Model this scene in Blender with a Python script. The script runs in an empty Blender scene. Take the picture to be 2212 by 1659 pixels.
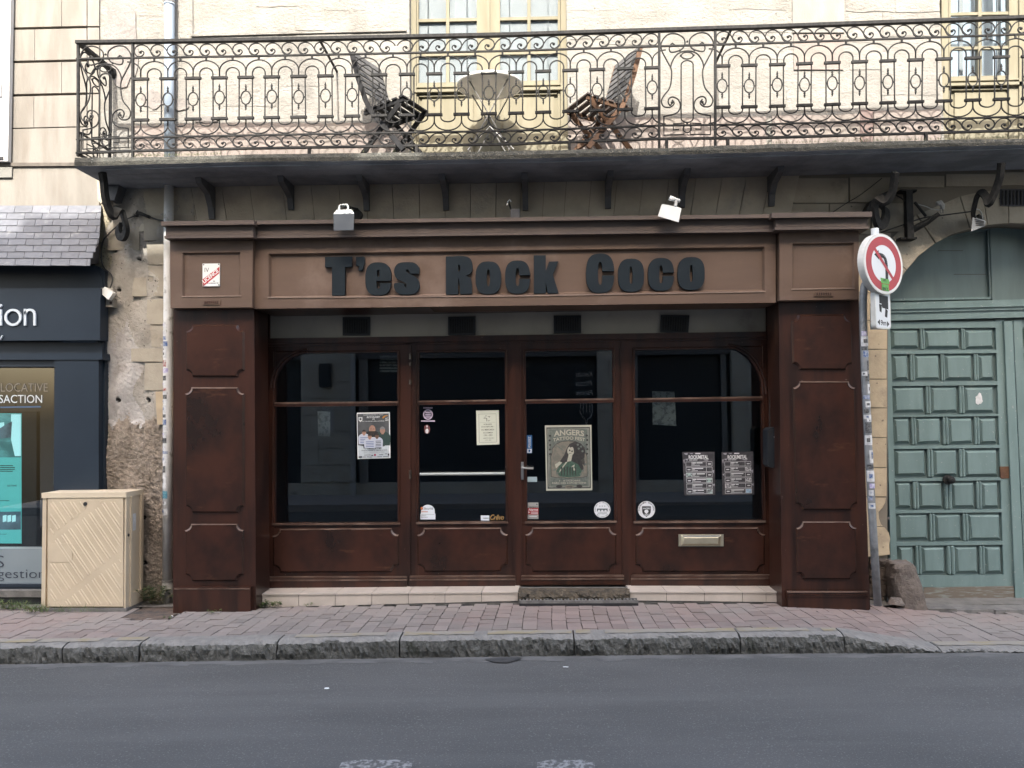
import bpy, bmesh, math, random
from mathutils import Vector, Matrix
random.seed(11)
sc = bpy.context.scene
COL = sc.collection

# ------------------------------------------------------------------ camera, sky, sun, exposure
FPX, PW, PH = 1661.0, 2212.0, 1659.0          # focal length and frame in the measuring unit
CAM = Vector((0.0, -7.0, 1.68))
PSI, THE, RHO = 0.035, math.radians(2.37), 0.0115
fwd = Vector((-math.sin(PSI) * math.cos(THE), math.cos(PSI) * math.cos(THE), math.sin(THE)))
r0 = Vector((math.cos(PSI), math.sin(PSI), 0.0))
u0 = r0.cross(fwd)
rgt = r0 * math.cos(RHO) - u0 * math.sin(RHO)
upv = r0 * math.sin(RHO) + u0 * math.cos(RHO)
cam = bpy.data.cameras.new('camera')
cam.sensor_width = 36.0
cam.lens = FPX / PW * 36.0
cam.clip_start, cam.clip_end = 0.05, 400.0
camo = bpy.data.objects.new('camera', cam)
camo.matrix_world = Matrix(((rgt.x, upv.x, -fwd.x, CAM.x), (rgt.y, upv.y, -fwd.y, CAM.y), (rgt.z, upv.z, -fwd.z, CAM.z), (0, 0, 0, 1)))
COL.objects.link(camo)
sc.camera = camo

ELEV, AZ = math.radians(42.5), math.radians(1.5)      # sun high over the houses behind the camera
w = bpy.data.worlds.new('World')
sc.world = w
w.use_nodes = True
nt = w.node_tree
sky = nt.nodes.new('ShaderNodeTexSky')
sky.sky_type = 'NISHITA'
sky.sun_disc = False
sky.sun_elevation = ELEV
sky.sun_rotation = math.radians(180.0) + AZ
sky.air_density, sky.dust_density, sky.ozone_density = 1.3, 6.0, 1.0
bg = nt.nodes['Background']
bg.inputs['Strength'].default_value = 0.15
nt.links.new(sky.outputs['Color'], bg.inputs['Color'])
sl = bpy.data.lights.new('sun', 'SUN')
sl.energy = 2.0
sl.angle = math.radians(0.53)
sl.color = (1.0, 0.955, 0.88)
so = bpy.data.objects.new('sun', sl)
to_sun = Vector((-math.sin(AZ) * math.cos(ELEV), -math.cos(AZ) * math.cos(ELEV), math.sin(ELEV)))
so.rotation_euler = to_sun.to_track_quat('Z', 'Y').to_euler()
so.location = (0, -4, 14)
COL.objects.link(so)
sc.view_settings.view_transform = 'Standard'
sc.view_settings.look = 'None'
sc.view_settings.gamma = 1.0
sc.view_settings.use_curve_mapping = False
sc.view_settings.exposure = 2.5
sc.render.engine = 'CYCLES'
sc.cycles.max_bounces = 8
sc.cycles.diffuse_bounces = 5
sc.cycles.transparent_max_bounces = 12
sc.cycles.caustics_reflective = False
sc.cycles.caustics_refractive = False


# ------------------------------------------------------------------ measuring helpers
def W(px, py, Y=0.0):
    """measured photo position -> point on the plane parallel to the facade at depth Y"""
    d = rgt * ((px - PW / 2) / FPX) - upv * ((py - PH / 2) / FPX) + fwd
    t = (Y - CAM.y) / d.y
    return CAM + d * t


def PX(p):
    v = Vector(p) - CAM
    z = v.dot(fwd)
    return (PW / 2 + FPX * v.dot(rgt) / z, PH / 2 - FPX * v.dot(upv) / z)


def lerp(a, b, t):
    return a + (b - a) * t


def poly(xs, x):
    """piecewise linear"""
    if x <= xs[0][0]:
        return xs[0][1]
    for (a, b), (c, d) in zip(xs, xs[1:]):
        if x <= c:
            return b + (d - b) * (x - a) / (c - a)
    return xs[-1][1]


# ------------------------------------------------------------------ materials
MATS = {}


def mat(name, c1, c2=None, scale=6.0, rough=0.7, bump=0.0, bscale=40.0, metal=0.0, stretch=(1, 1, 1), lo=0.35, hi=0.65,
        stain=None, sscale=1.3, slo=0.5, shi=0.7, sstretch=(1, 1, 1), rand=0.0, spec=0.5, coat=0.0, emit=0.0, bdist=0.01, bdetail=6.0, speck=None, spscale=120, splo=.62, sphi=.66):
    if name in MATS:
        return MATS[name]
    m = bpy.data.materials.new(name)
    m.use_nodes = True
    n, l = m.node_tree.nodes, m.node_tree.links
    b = n['Principled BSDF']
    geo = n.new('ShaderNodeNewGeometry')

    def noise(sc_, st, det=5.0, ro=0.6):
        mp = n.new('ShaderNodeMapping')
        mp.inputs['Scale'].default_value = st
        l.new(geo.outputs['Position'], mp.inputs['Vector'])
        nz = n.new('ShaderNodeTexNoise')
        nz.inputs['Scale'].default_value = sc_
        nz.inputs['Detail'].default_value = det
        nz.inputs['Roughness'].default_value = ro
        l.new(mp.outputs['Vector'], nz.inputs['Vector'])
        return nz.outputs['Fac']

    def ramp(s, a, c):
        r = n.new('ShaderNodeMapRange')
        r.interpolation_type = 'SMOOTHSTEP'
        r.inputs['From Min'].default_value = a
        r.inputs['From Max'].default_value = c
        l.new(s, r.inputs['Value'])
        return r.outputs['Result']

    def mix(fac, a, c):
        x = n.new('ShaderNodeMix')
        x.data_type = 'RGBA'
        l.new(fac, x.inputs['Factor'])
        for s, k in ((a, 'A'), (c, 'B')):
            if isinstance(s, tuple):
                [i for i in x.inputs if i.name == k and i.type == 'RGBA'][0].default_value = s + (1,)
            else:
                l.new(s, [i for i in x.inputs if i.name == k and i.type == 'RGBA'][0])
        return [o for o in x.outputs if o.type == 'RGBA'][0]
    colr = None
    if c2:
        colr = mix(ramp(noise(scale, stretch), lo, hi), c1, c2)
    if stain:
        colr = mix(ramp(noise(sscale, sstretch, 6.0, 0.65), slo, shi), colr or c1, stain)
    if speck:
        colr = mix(ramp(noise(spscale, (1, 1, 1), 2.0), splo, sphi), colr or c1, speck)
    if rand:
        oi = n.new('ShaderNodeObjectInfo')
        hs = n.new('ShaderNodeHueSaturation')
        mr = n.new('ShaderNodeMapRange')
        mr.inputs['To Min'].default_value = 1 - rand
        mr.inputs['To Max'].default_value = 1 + rand
        l.new(oi.outputs['Random'], mr.inputs['Value'])
        l.new(mr.outputs['Result'], hs.inputs['Value'])
        if colr:
            l.new(colr, hs.inputs['Color'])
        else:
            hs.inputs['Color'].default_value = c1 + (1,)
        colr = hs.outputs['Color']
    if colr:
        l.new(colr, b.inputs['Base Color'])
    else:
        b.inputs['Base Color'].default_value = c1 + (1,)
    b.inputs['Roughness'].default_value = rough
    b.inputs['Metallic'].default_value = metal
    b.inputs['Specular IOR Level'].default_value = spec
    b.inputs['Coat Weight'].default_value = coat
    b.inputs['Coat Roughness'].default_value = 0.2
    if emit:
        b.inputs['Emission Color'].default_value = c1 + (1,)
        if colr:
            l.new(colr, b.inputs['Emission Color'])
        b.inputs['Emission Strength'].default_value = emit
    if bump:
        bp = n.new('ShaderNodeBump')
        bp.inputs['Strength'].default_value = bump
        bp.inputs['Distance'].default_value = bdist
        l.new(noise(bscale, stretch, bdetail, 0.65), bp.inputs['Height'])
        l.new(bp.outputs['Normal'], b.inputs['Normal'])
    MATS[name] = m
    return m


def glass_mat(name, tint=(0.75, 0.8, 0.82), ior=1.68, rough=0.0):
    m = bpy.data.materials.new(name)
    m.use_nodes = True
    n, l = m.node_tree.nodes, m.node_tree.links
    n.remove(n['Principled BSDF'])
    t = n.new('ShaderNodeBsdfTransparent')
    t.inputs['Color'].default_value = tint + (1,)
    g = n.new('ShaderNodeBsdfGlossy')
    g.inputs['Roughness'].default_value = rough
    f = n.new('ShaderNodeFresnel')
    ge = n.new('ShaderNodeNewGeometry')
    mr = n.new('ShaderNodeMapRange')
    mr.inputs['To Min'].default_value = ior
    mr.inputs['To Max'].default_value = 1.0 / ior
    l.new(ge.outputs['Backfacing'], mr.inputs['Value'])
    l.new(mr.outputs['Result'], f.inputs['IOR'])
    mx = n.new('ShaderNodeMixShader')
    l.new(f.outputs['Fac'], mx.inputs['Fac'])
    l.new(t.outputs['BSDF'], mx.inputs[1])
    l.new(g.outputs['BSDF'], mx.inputs[2])
    l.new(mx.outputs['Shader'], n['Material Output'].inputs['Surface'])
    return m


# ------------------------------------------------------------------ mesh helpers
class B:
    def __init__(self):
        self.bm = bmesh.new()

    def face(self, pts):
        vs = [self.bm.verts.new(p) for p in pts]
        return self.bm.faces.new(vs)

    def box(self, x0, x1, y0, y1, z0, z1, j=0.0):
        q = [Vector((x, y, z)) + Vector((random.uniform(-j, j), random.uniform(-j, j), random.uniform(-j, j))) for x in (x0, x1) for y in (y0, y1) for z in (z0, z1)]
        v = [self.bm.verts.new(p) for p in q]
        for f in ((0, 1, 3, 2), (4, 6, 7, 5), (0, 4, 5, 1), (2, 3, 7, 6), (0, 2, 6, 4), (1, 5, 7, 3)):
            self.bm.faces.new([v[i] for i in f])
        return self

    def loft(self, front, back):
        """front and back rings of points: two caps and the sides"""
        a = [self.bm.verts.new(p) for p in front]
        b = [self.bm.verts.new(p) for p in back]
        n = len(a)
        self.bm.faces.new(a)
        self.bm.faces.new(b[::-1])
        for i in range(n):
            self.bm.faces.new((a[i], b[i], b[(i + 1) % n], a[(i + 1) % n]))
        return self

    def prism(self, pts, yf, yb):
        """outline measured at its front plane yf, run straight back to yb"""
        f = [W(x, y, yf) for x, y in pts]
        return self.loft(f, [Vector((p.x, yb, p.z)) for p in f])

    def rect(self, x0, y0, x1, y1, yf, yb):
        return self.prism([(x0, y0), (x1, y0), (x1, y1), (x0, y1)], yf, yb)

    def raised(self, outer, inner, yb, yf):
        """field raised from yb to yf with a sloping edge; both outlines measured on yf"""
        a = [W(x, y, yf) for x, y in outer]
        return self.loft([W(x, y, yf) for x, y in inner], [Vector((p.x, yb, p.z)) for p in a])

    def tube(self, pts, r, n=6, cap=True, closed=False, sq=None):
        pts = [Vector(p) for p in pts]
        m = len(pts)
        rings = []
        prev = None
        for i, p in enumerate(pts):
            if closed:
                t = (pts[(i + 1) % m] - pts[i - 1])
            else:
                t = pts[min(i + 1, m - 1)] - pts[max(i - 1, 0)]
            if t.length < 1e-9:
                t = Vector((0, 0, 1))
            t.normalize()
            if prev is None:
                a = Vector((0, 1, 0)) if abs(t.y) < 0.9 else Vector((1, 0, 0))
                u = (a - t * a.dot(t)).normalized()
            else:
                u = (prev - t * prev.dot(t))
                u = u.normalized() if u.length > 1e-6 else Vector((0, 1, 0))
            prev = u
            v = t.cross(u)
            rr = r[i] if isinstance(r, (list, tuple)) else r
            if sq:
                ring = [self.bm.verts.new(p + u * (sq[0] * su) + v * (sq[1] * sv)) for su, sv in ((1, 1), (-1, 1), (-1, -1), (1, -1))]
            else:
                ring = [self.bm.verts.new(p + u * (rr * math.cos(2 * math.pi * k / n)) + v * (rr * math.sin(2 * math.pi * k / n))) for k in range(n)]
            rings.append(ring)
        n = len(rings[0])
        for i in range(m if closed else m - 1):
            a, b = rings[i], rings[(i + 1) % m]
            for k in range(n):
                self.bm.faces.new((a[k], a[(k + 1) % n], b[(k + 1) % n], b[k]))
        if cap and not closed:
            self.bm.faces.new(rings[0][::-1])
            self.bm.faces.new(rings[-1])
        return self

    def ball(self, c, r, seg=8, rings=6, sz=1.0):
        bmesh.ops.create_uvsphere(self.bm, u_segments=seg, v_segments=rings, radius=r, matrix=Matrix.Translation(Vector(c)) @ Matrix.Diagonal((1, 1, sz, 1)))
        return self

    def disc(self, c, axis, r, h, n=24, r2=None):
        """short cylinder from c along axis"""
        ax = Vector(axis).normalized()
        a = Vector((0, 0, 1)) if abs(ax.z) < 0.9 else Vector((1, 0, 0))
        u = (a - ax * a.dot(ax)).normalized()
        v = ax.cross(u)
        r2 = r if r2 is None else r2
        f = [Vector(c) + u * (r * math.cos(2 * math.pi * k / n)) + v * (r * math.sin(2 * math.pi * k / n)) for k in range(n)]
        k2 = [Vector(c) + ax * h + u * (r2 * math.cos(2 * math.pi * k / n)) + v * (r2 * math.sin(2 * math.pi * k / n)) for k in range(n)]
        return self.loft(k2, f)

    def bevel(self, off, seg=1):
        es = [e for e in self.bm.edges if len(e.link_faces) == 2 and e.calc_face_angle(0) > 0.5]
        bmesh.ops.bevel(self.bm, geom=es, offset=off, segments=seg, affect='EDGES', profile=0.6, clamp_overlap=True)
        return self

    def jitter(self, a):
        for v in self.bm.verts:
            v.co += Vector((random.uniform(-a, a), random.uniform(-a, a), random.uniform(-a, a)))
        return self

    def rough(self, cuts, a, smooth=2):
        """cut every edge and shake the surface: broken stone"""
        bmesh.ops.subdivide_edges(self.bm, edges=self.bm.edges[:], cuts=cuts, use_grid_fill=True)
        for v in self.bm.verts:
            v.co += Vector((random.gauss(0, a), random.gauss(0, a), random.gauss(0, a)))
        return self


def base_of(o):
    v = Vector((0, 0, 0))
    while o:
        v += o.location
        o = o.parent
    return v


def mesh_of(name, b, m, off=Vector((0, 0, 0)), smooth=False):
    bm = b.bm
    bmesh.ops.recalc_face_normals(bm, faces=bm.faces[:])
    if off.length > 0:
        bmesh.ops.translate(bm, verts=bm.verts[:], vec=-off)
    me = bpy.data.meshes.new(name)
    bm.to_mesh(me)
    bm.free()
    for k in (m if isinstance(m, (list, tuple)) else [m]):
        me.materials.append(k)
    if smooth:
        for p in me.polygons:
            p.use_smooth = True
    return me


def obj(name, b, m, parent=None, smooth=False, kind=None, label=None):
    me = mesh_of(name, b, m, base_of(parent) if parent else Vector((0, 0, 0)), smooth)
    o = bpy.data.objects.new(name, me)
    COL.objects.link(o)
    if parent:
        o.parent = parent
    if kind:
        o['kind'] = kind
    if label:
        o['label'] = label
    return o


def thing(name, label, cat, loc=(0, 0, 0), group=None):
    o = bpy.data.objects.new(name, None)
    COL.objects.link(o)
    o.location = loc
    o.empty_display_size = 0.1
    o['label'] = label
    o['category'] = cat
    if group:
        o['group'] = group
    return o


def tag(o, label, cat, group=None):
    o['label'] = label
    o['category'] = cat
    if group:
        o['group'] = group
    return o


def place(name, me, parent, loc, rot=(0, 0, 0), scl=(1, 1, 1)):
    """one more piece from a shared mesh"""
    o = bpy.data.objects.new(name, me)
    COL.objects.link(o)
    o.parent = parent
    o.location = Vector(loc) - base_of(parent)
    o.rotation_euler = rot
    o.scale = scl
    return o


# ------------------------------------------------------------------ lettering
_TXT = {}


def text_geo(s, bold=0.0, shear=0.0):
    k = (s, bold, shear)
    if k in _TXT:
        return _TXT[k]
    cu = bpy.data.curves.new('lettering', 'FONT')
    cu.body = s
    cu.size = 1.0
    cu.offset = bold
    cu.shear = shear
    cu.resolution_u = 3
    o = bpy.data.objects.new('lettering', cu)
    COL.objects.link(o)
    dg = bpy.context.evaluated_depsgraph_get()
    me = bpy.data.meshes.new_from_object(o.evaluated_get(dg))
    vs = [tuple(v.co) for v in me.vertices]
    fs = [tuple(p.vertices) for p in me.polygons]
    bpy.data.objects.remove(o)
    bpy.data.curves.remove(cu)
    bpy.data.meshes.remove(me)
    x0, x1 = min(v[0] for v in vs), max(v[0] for v in vs)
    y0, y1 = min(v[1] for v in vs), max(v[1] for v in vs)
    vs = [((v[0] - x0) / (x1 - x0 or 1), (y1 - v[1]) / (y1 - y0 or 1)) for v in vs]
    _TXT[k] = (vs, fs)
    return _TXT[k]


def add_text(b, s, fn, bold=0.0, shear=0.0):
    """text stretched over the unit square, put in place by fn(u, v)"""
    vs, fs = text_geo(s, bold, shear)
    vv = [b.bm.verts.new(fn(u, v)) for u, v in vs]
    for f in fs:
        try:
            b.bm.faces.new([vv[i] for i in f])
        except ValueError:
            pass
    return b


def px_text(b, s, x0, y0, x1, y1, Y, bold=0.0, shear=0.0, slope=0.0):
    return add_text(b, s, lambda u, v: W(lerp(x0, x1, u), lerp(y0, y1, v) + slope * u, Y), bold, shear)


def flat(b, pts, Y):
    f = b.face([W(x, y, Y) for x, y in pts])
    return b


def solid_outline(loops, yf, yb):
    """filled outline with holes (measured on yf), given thickness"""
    cu = bpy.data.curves.new('outline', 'CURVE')
    cu.dimensions = '2D'
    cu.fill_mode = 'BOTH'
    cu.extrude = abs(yb - yf) / 2
    for lp in loops:
        pts = [W(x, y, yf) for x, y in lp]
        sp = cu.splines.new('POLY')
        sp.points.add(len(pts) - 1)
        for q, p in zip(sp.points, pts):
            q.co = (p.x, p.z, 0, 1)
        sp.use_cyclic_u = True
    o = bpy.data.objects.new('outline', cu)
    COL.objects.link(o)
    dg = bpy.context.evaluated_depsgraph_get()
    me = bpy.data.meshes.new_from_object(o.evaluated_get(dg))
    b = B()
    b.bm.from_mesh(me)
    ym = (yf + yb) / 2
    for v in b.bm.verts:
        x, z, d = v.co
        v.co = (x, ym + d, z)
    bmesh.ops.remove_doubles(b.bm, verts=b.bm.verts[:], dist=1e-5)
    bpy.data.objects.remove(o)
    bpy.data.curves.remove(cu)
    bpy.data.meshes.remove(me)
    return b


def smooth_path(pts, n=6):
    """Catmull-Rom through the points (2D or 3D tuples)"""
    out = []
    P = [Vector(p) for p in pts]
    for i in range(len(P) - 1):
        p0, p1, p2, p3 = P[max(i - 1, 0)], P[i], P[i + 1], P[min(i + 2, len(P) - 1)]
        for k in range(n):
            t = k / n
            out.append(0.5 * ((2 * p1) + (p2 - p0) * t + (2 * p0 - 5 * p1 + 4 * p2 - p3) * t * t + (3 * p1 - p0 - 3 * p2 + p3) * t ** 3))
    out.append(P[-1])
    return out
# ------------------------------------------------------------------ palette
M_lime = mat('pale_limestone', (0.235, 0.227, 0.208), (0.195, 0.187, 0.168), scale=4.0, rough=0.9, bump=0.8, bscale=30, stretch=(0.8, 1, 1.25), stain=(0.138, 0.131, 0.12), sscale=1.3, sstretch=(1.5, 1, .7), slo=.50, shi=.75, rand=.07, bdist=0.02, speck=(0.13, 0.12, 0.105), spscale=42, splo=.64, sphi=.72)
M_limeb = mat('streaked_limestone', (0.205, 0.192, 0.170), (0.158, 0.145, 0.126), scale=2.2, rough=0.9, bump=0.35, bscale=45, stretch=(2.2, 1, 0.5), stain=(0.155, 0.135, 0.115), sscale=1.6, sstretch=(3, 1, .35), slo=.5, shi=.72, rand=0.06, bdist=0.008)
M_joint_shade = mat('dark_joint_and_shade', (0.045, 0.040, 0.035), rough=0.95)  # serves real joints and the painted shadow strip by the shutter
M_pink = mat('pink_washed_stone', (0.235, 0.198, 0.178), (0.195, 0.166, 0.149), scale=7, rough=0.92, bump=0.5, bscale=60, stain=(0.20, 0.178, 0.155), sscale=2.0)
M_greystone = mat('grey_stone', (0.33, 0.315, 0.27), (0.25, 0.235, 0.20), scale=4, rough=0.9, bump=0.5, bscale=30, stain=(0.17, 0.155, 0.135), sscale=2.2, slo=.52, shi=.72, rand=0.07, bdist=.012, speck=(.1, .09, .08), spscale=26, splo=.69, sphi=.73)
M_tan = mat('tan_jamb_stone', (0.50, 0.405, 0.275), (0.42, 0.335, 0.23), scale=5, rough=0.85, bump=0.3, bscale=50, stain=(0.32, 0.26, 0.19), sscale=3, rand=0.05, speck=(.2, .16, .12), spscale=24, splo=.69, sphi=.72)
M_slab = mat('mossy_slab_edge', (0.075, 0.073, 0.062), (0.042, 0.042, 0.036), scale=18, rough=0.95, bump=1.0, bscale=70, stain=(0.16, 0.16, 0.145), sscale=30, slo=.62, shi=.7, bdist=.012)
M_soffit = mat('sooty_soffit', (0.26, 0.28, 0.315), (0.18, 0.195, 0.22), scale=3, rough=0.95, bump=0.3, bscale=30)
M_iron = mat('weathered_black_iron', (0.020, 0.0205, 0.021), (0.036, 0.035, 0.034), scale=30, rough=0.7, bump=0.15, bscale=200, spec=0.12)
M_zinc = mat('pale_blue_grey_pipe', (0.26, 0.315, 0.385), (0.22, 0.27, 0.335), scale=6, rough=0.5, bump=0.03, stretch=(3, 3, .5))
M_pipew = mat('dull_white_pipe', (0.66, 0.66, 0.66), (0.56, 0.56, 0.55), scale=9, rough=0.55, stain=(.25, .24, .22), sscale=6, slo=.6)
M_cream = mat('cream_joinery', (0.198, 0.184, 0.137), (0.172, 0.159, 0.115), scale=4, rough=0.75, bump=0.04, stretch=(3, 1, .5), spec=.12)
M_curt = mat('white_inner_shutter', (0.33, 0.33, 0.322), rough=0.8, spec=.1)
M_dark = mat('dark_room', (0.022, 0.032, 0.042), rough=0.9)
M_glass = glass_mat('shop_glass', (0.75, 0.79, 0.81))
M_wglass = glass_mat('window_glass', (0.9, 0.93, 0.95))
M_asph = mat('worn_asphalt', (0.083, 0.082, 0.081), (0.068, 0.068, 0.067), scale=1.4, rough=0.85, bump=0.55, bscale=190, stretch=(0.5, 1.2, 1), stain=(0.098, 0.097, 0.096), sscale=0.8, sstretch=(.15, 1.9, 1), slo=.42, shi=.7, bdist=.006, bdetail=3, speck=(0.145, 0.145, 0.142), spscale=95, splo=.57, sphi=.70)
M_gran = mat('rough_granite', (0.165, 0.162, 0.148), (0.085, 0.083, 0.074), scale=14, rough=0.9, bump=1.0, bscale=38, stain=(0.05, 0.052, 0.038), sscale=5, slo=.58, shi=.68, bdist=.03, speck=(.21, .205, .19), spscale=60, splo=.62, sphi=.70, rand=.12)
M_mortar = mat('sandy_joint', (0.15, 0.13, 0.113), (0.10, 0.088, 0.076), scale=20, rough=0.95, bump=0.3, bscale=150)
M_brickp = mat('mauve_paving_brick', (0.212, 0.182, 0.166), (0.19, 0.17, 0.157), scale=2.0, rough=0.85, bump=0.25, bscale=170, stain=(0.215, 0.165, 0.149), sscale=.55, slo=.45, shi=.62, rand=0.13, bdist=.004, speck=(0.163, 0.144, 0.13), spscale=50, splo=.60, sphi=.72)
M_yell = mat('worn_yellow_paint', (0.245, 0.205, 0.125), (0.235, 0.215, 0.185), scale=13, lo=.36, hi=.52, rough=0.8, stretch=(.35, 1, 1), bump=.2, bscale=120, bdist=.004)
M_tile = mat('pale_step_tile', (0.50, 0.435, 0.38), (0.44, 0.385, 0.335), scale=7, rough=0.45, bump=0.03, stain=(.30, .26, .22), sscale=9, slo=.62, shi=.78, rand=.03)
M_wht = mat('white_paint', (0.74, 0.74, 0.72), (0.66, 0.66, 0.64), scale=3, rough=0.5)
M_blk = mat('black_print', (0.015, 0.015, 0.017), rough=0.6)
M_paper = mat('white_paper', (0.78, 0.79, 0.79), rough=0.6)


def gz(x):
    """height of the pavement along the house fronts"""
    return poly([(-5, .02), (-2.5, .025), (0, .045), (2.2, .04), (2.9, .018), (3.5, -.035), (4.3, -.055)], x)


KERB_TOP = [(0, 1396), (150, 1394), (300, 1391), (600, 1386), (860, 1380), (1106, 1377), (1400, 1374), (1659, 1371), (1831, 1371), (2030, 1402), (2212, 1401)]
KERB_BOT = [(0, 1434), (553, 1425), (1106, 1417), (1659, 1411), (2030, 1409), (2212, 1407)]
YK = -1.36                                        # road side of the kerb stones
KB = 0.17                                         # kerb stone width


def kz(px, top=True):
    return W(px, poly(KERB_TOP if top else KERB_BOT, px), YK).z


# ------------------------------------------------------------------ road and pavement
b = B()
xs = [-60, -12, -8] + [W(p, 1420, YK).x for p in range(0, 2213, 150)] + [9, 12, 60]


def road_z(x):
    if x < -5:
        return kz(0, False) - 0.004
    if x > 5:
        return kz(2212, False) - 0.004
    return kz(poly([(W(p, 1420, YK).x, p) for p in range(0, 2213, 150)], x), False) - 0.004


ys = [-1.30, -2.5, -4.2, -6.0, -7.5]
grid = [[b.bm.verts.new((x, y, road_z(x) + 0.0)) for y in ys] for x in xs]
for i in range(len(xs) - 1):
    for k in range(len(ys) - 1):
        b.bm.faces.new((grid[i][k], grid[i + 1][k], grid[i + 1][k + 1], grid[i][k + 1]))
obj('road', b, M_asph, kind='structure')
# pale gutter strip of cement against the kerb
b = B()
gx = [W(p, 1420, YK).x for p in range(-60, 2300, 40)]
for i in range(len(gx) - 1):
    w0, w1 = [0.10 + 0.02 * math.sin(k * 1.9) + random.uniform(-.012, .012) for k in (i, i + 1)]
    b.face([(gx[i], YK - .0, road_z(gx[i]) + .0018), (gx[i + 1], YK - .0, road_z(gx[i + 1]) + .0018), (gx[i + 1], YK - w0, road_z(gx[i + 1]) + .0018), (gx[i], YK - w0, road_z(gx[i]) + .0018)])
M_gut = mat('pale_gutter_cement', (0.125, 0.123, 0.12), (0.085, 0.084, 0.083), scale=9, rough=.9, bump=.3, bscale=90, stretch=(.5, 2, 1))
obj('gutter_strip', b, M_gut, kind='structure')
b = B()
ring_ = [(1046, 1424), (1058, 1421.5), (1080, 1420.5), (1104, 1420), (1128, 1420.5), (1122, 1425), (1106, 1429), (1094, 1432), (1072, 1431), (1060, 1428)]
pts_ = []
for x_, y_ in ring_:
    d_ = rgt * ((x_ - PW / 2) / FPX) - upv * ((y_ - PH / 2) / FPX) + fwd
    g_ = CAM + d_ * ((road_z(-.2) + .006 - CAM.z) / d_.z)
    pts_.append((g_.x, g_.y, road_z(g_.x) + .008))
b.face(pts_)
obj('damp_patch', b, mat('damp_dark_asphalt', (.04, .04, .041), (.055, .055, .056), scale=14, rough=.6, bump=.4, bscale=120), kind='structure')
# remains of white paint at the lower edge of the picture
M_oldw = mat('worn_white_marking', (0.083, 0.082, 0.081), (0.26, 0.26, 0.26), scale=34, lo=.44, hi=.62, rough=.8, bump=.4, bscale=160, bdist=.005)
for x0, x1 in ((738, 892), (1160, 1284)):
    b = B()
    pts = []
    ct, cb = [], []
    for k in range(9):
        u = k / 8
        wob = -4 + .8 * math.sin(k * 1.7) + 6 * (2 * u - 1) ** 4
        p = W(lerp(x0, x1, u), 1645 + wob, -3)
        d = rgt * ((lerp(x0, x1, u) - PW / 2) / FPX) - upv * ((1645 + wob - PH / 2) / FPX) + fwd
        t = (road_z(p.x) + .006 - CAM.z) / d.z
        g = CAM + d * t
        ct.append(Vector((g.x, g.y, road_z(g.x) + .006)))
        cb.append(Vector((g.x, g.y - .55, road_z(g.x) + .006)))
    b.face(ct + cb[::-1])
    obj('road_marking', b, M_oldw, kind='structure')

pav = B()
yb, yf = 0.6, YK + KB - .005
px_list = [-300] + list(range(0, 2213, 30)) + [2212, 2600]
top = []
for p in px_list:
    x = W(p, 1300, -.3).x
    kx = min(max(PX((x, YK, 0.04))[0], 0), 2212)
    top.append((x, gz(x), kz(kx)))
vv = [[pav.bm.verts.new((x, yb, a - .028)), pav.bm.verts.new((x, -.25, a - .028)), pav.bm.verts.new((x, yf, c - .028)), pav.bm.verts.new((x, yf, c - .3))] for x, a, c in top]
for i in range(len(vv) - 1):
    for k in range(3):
        pav.bm.faces.new((vv[i][k], vv[i + 1][k], vv[i + 1][k + 1], vv[i][k + 1]))
pavement = obj('pavement', pav, M_mortar, kind='structure')


def pav_z(x, y):
    a = poly([(t[0], t[1]) for t in top], x)
    c = poly([(t[0], t[2]) for t in top], x)
    t = min(max((y + .25) / (yf + .25), 0), 1)
    return lerp(a, c, t)


# small square paving bricks in columns that run to the kerb, each one a piece of its own near the camera
CW, CL = 0.1135, 0.136
vari = []
for k in range(6):
    q = B().box(-CW / 2 + .0025, CW / 2 - .0025, -CL / 2 + .0025, CL / 2 - .0025, -.028, 0, j=0.0016)
    q.bevel(.004)
    vari.append(mesh_of('brick', q, M_brickp))
cells = []
x = -5.3
ci = 0
while x < 5.2:
    bow = 0.02 * math.sin(x * 1.3)
    y = -0.262 - (CL / 2 if ci % 2 else 0) + bow * .4
    while y + CL / 2 > yf + .03:
        lo_, hi_ = max(y - CL / 2, yf + .002), min(y + CL / 2, -.205)
        cells.append((x + random.uniform(-.0015, .0015) + 0.016 * math.sin((y + .3) * 2.2) * math.cos(x * .7), (lo_ + hi_) / 2, ci, (hi_ - lo_) / CL))
        y -= CL
    if ci % 2:
        pass
    x += CW
    ci += 1


def in_view(c):
    p = PX((c[0], c[1], pav_z(c[0], c[1])))
    return -10 < p[0] < PW + 10


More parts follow.
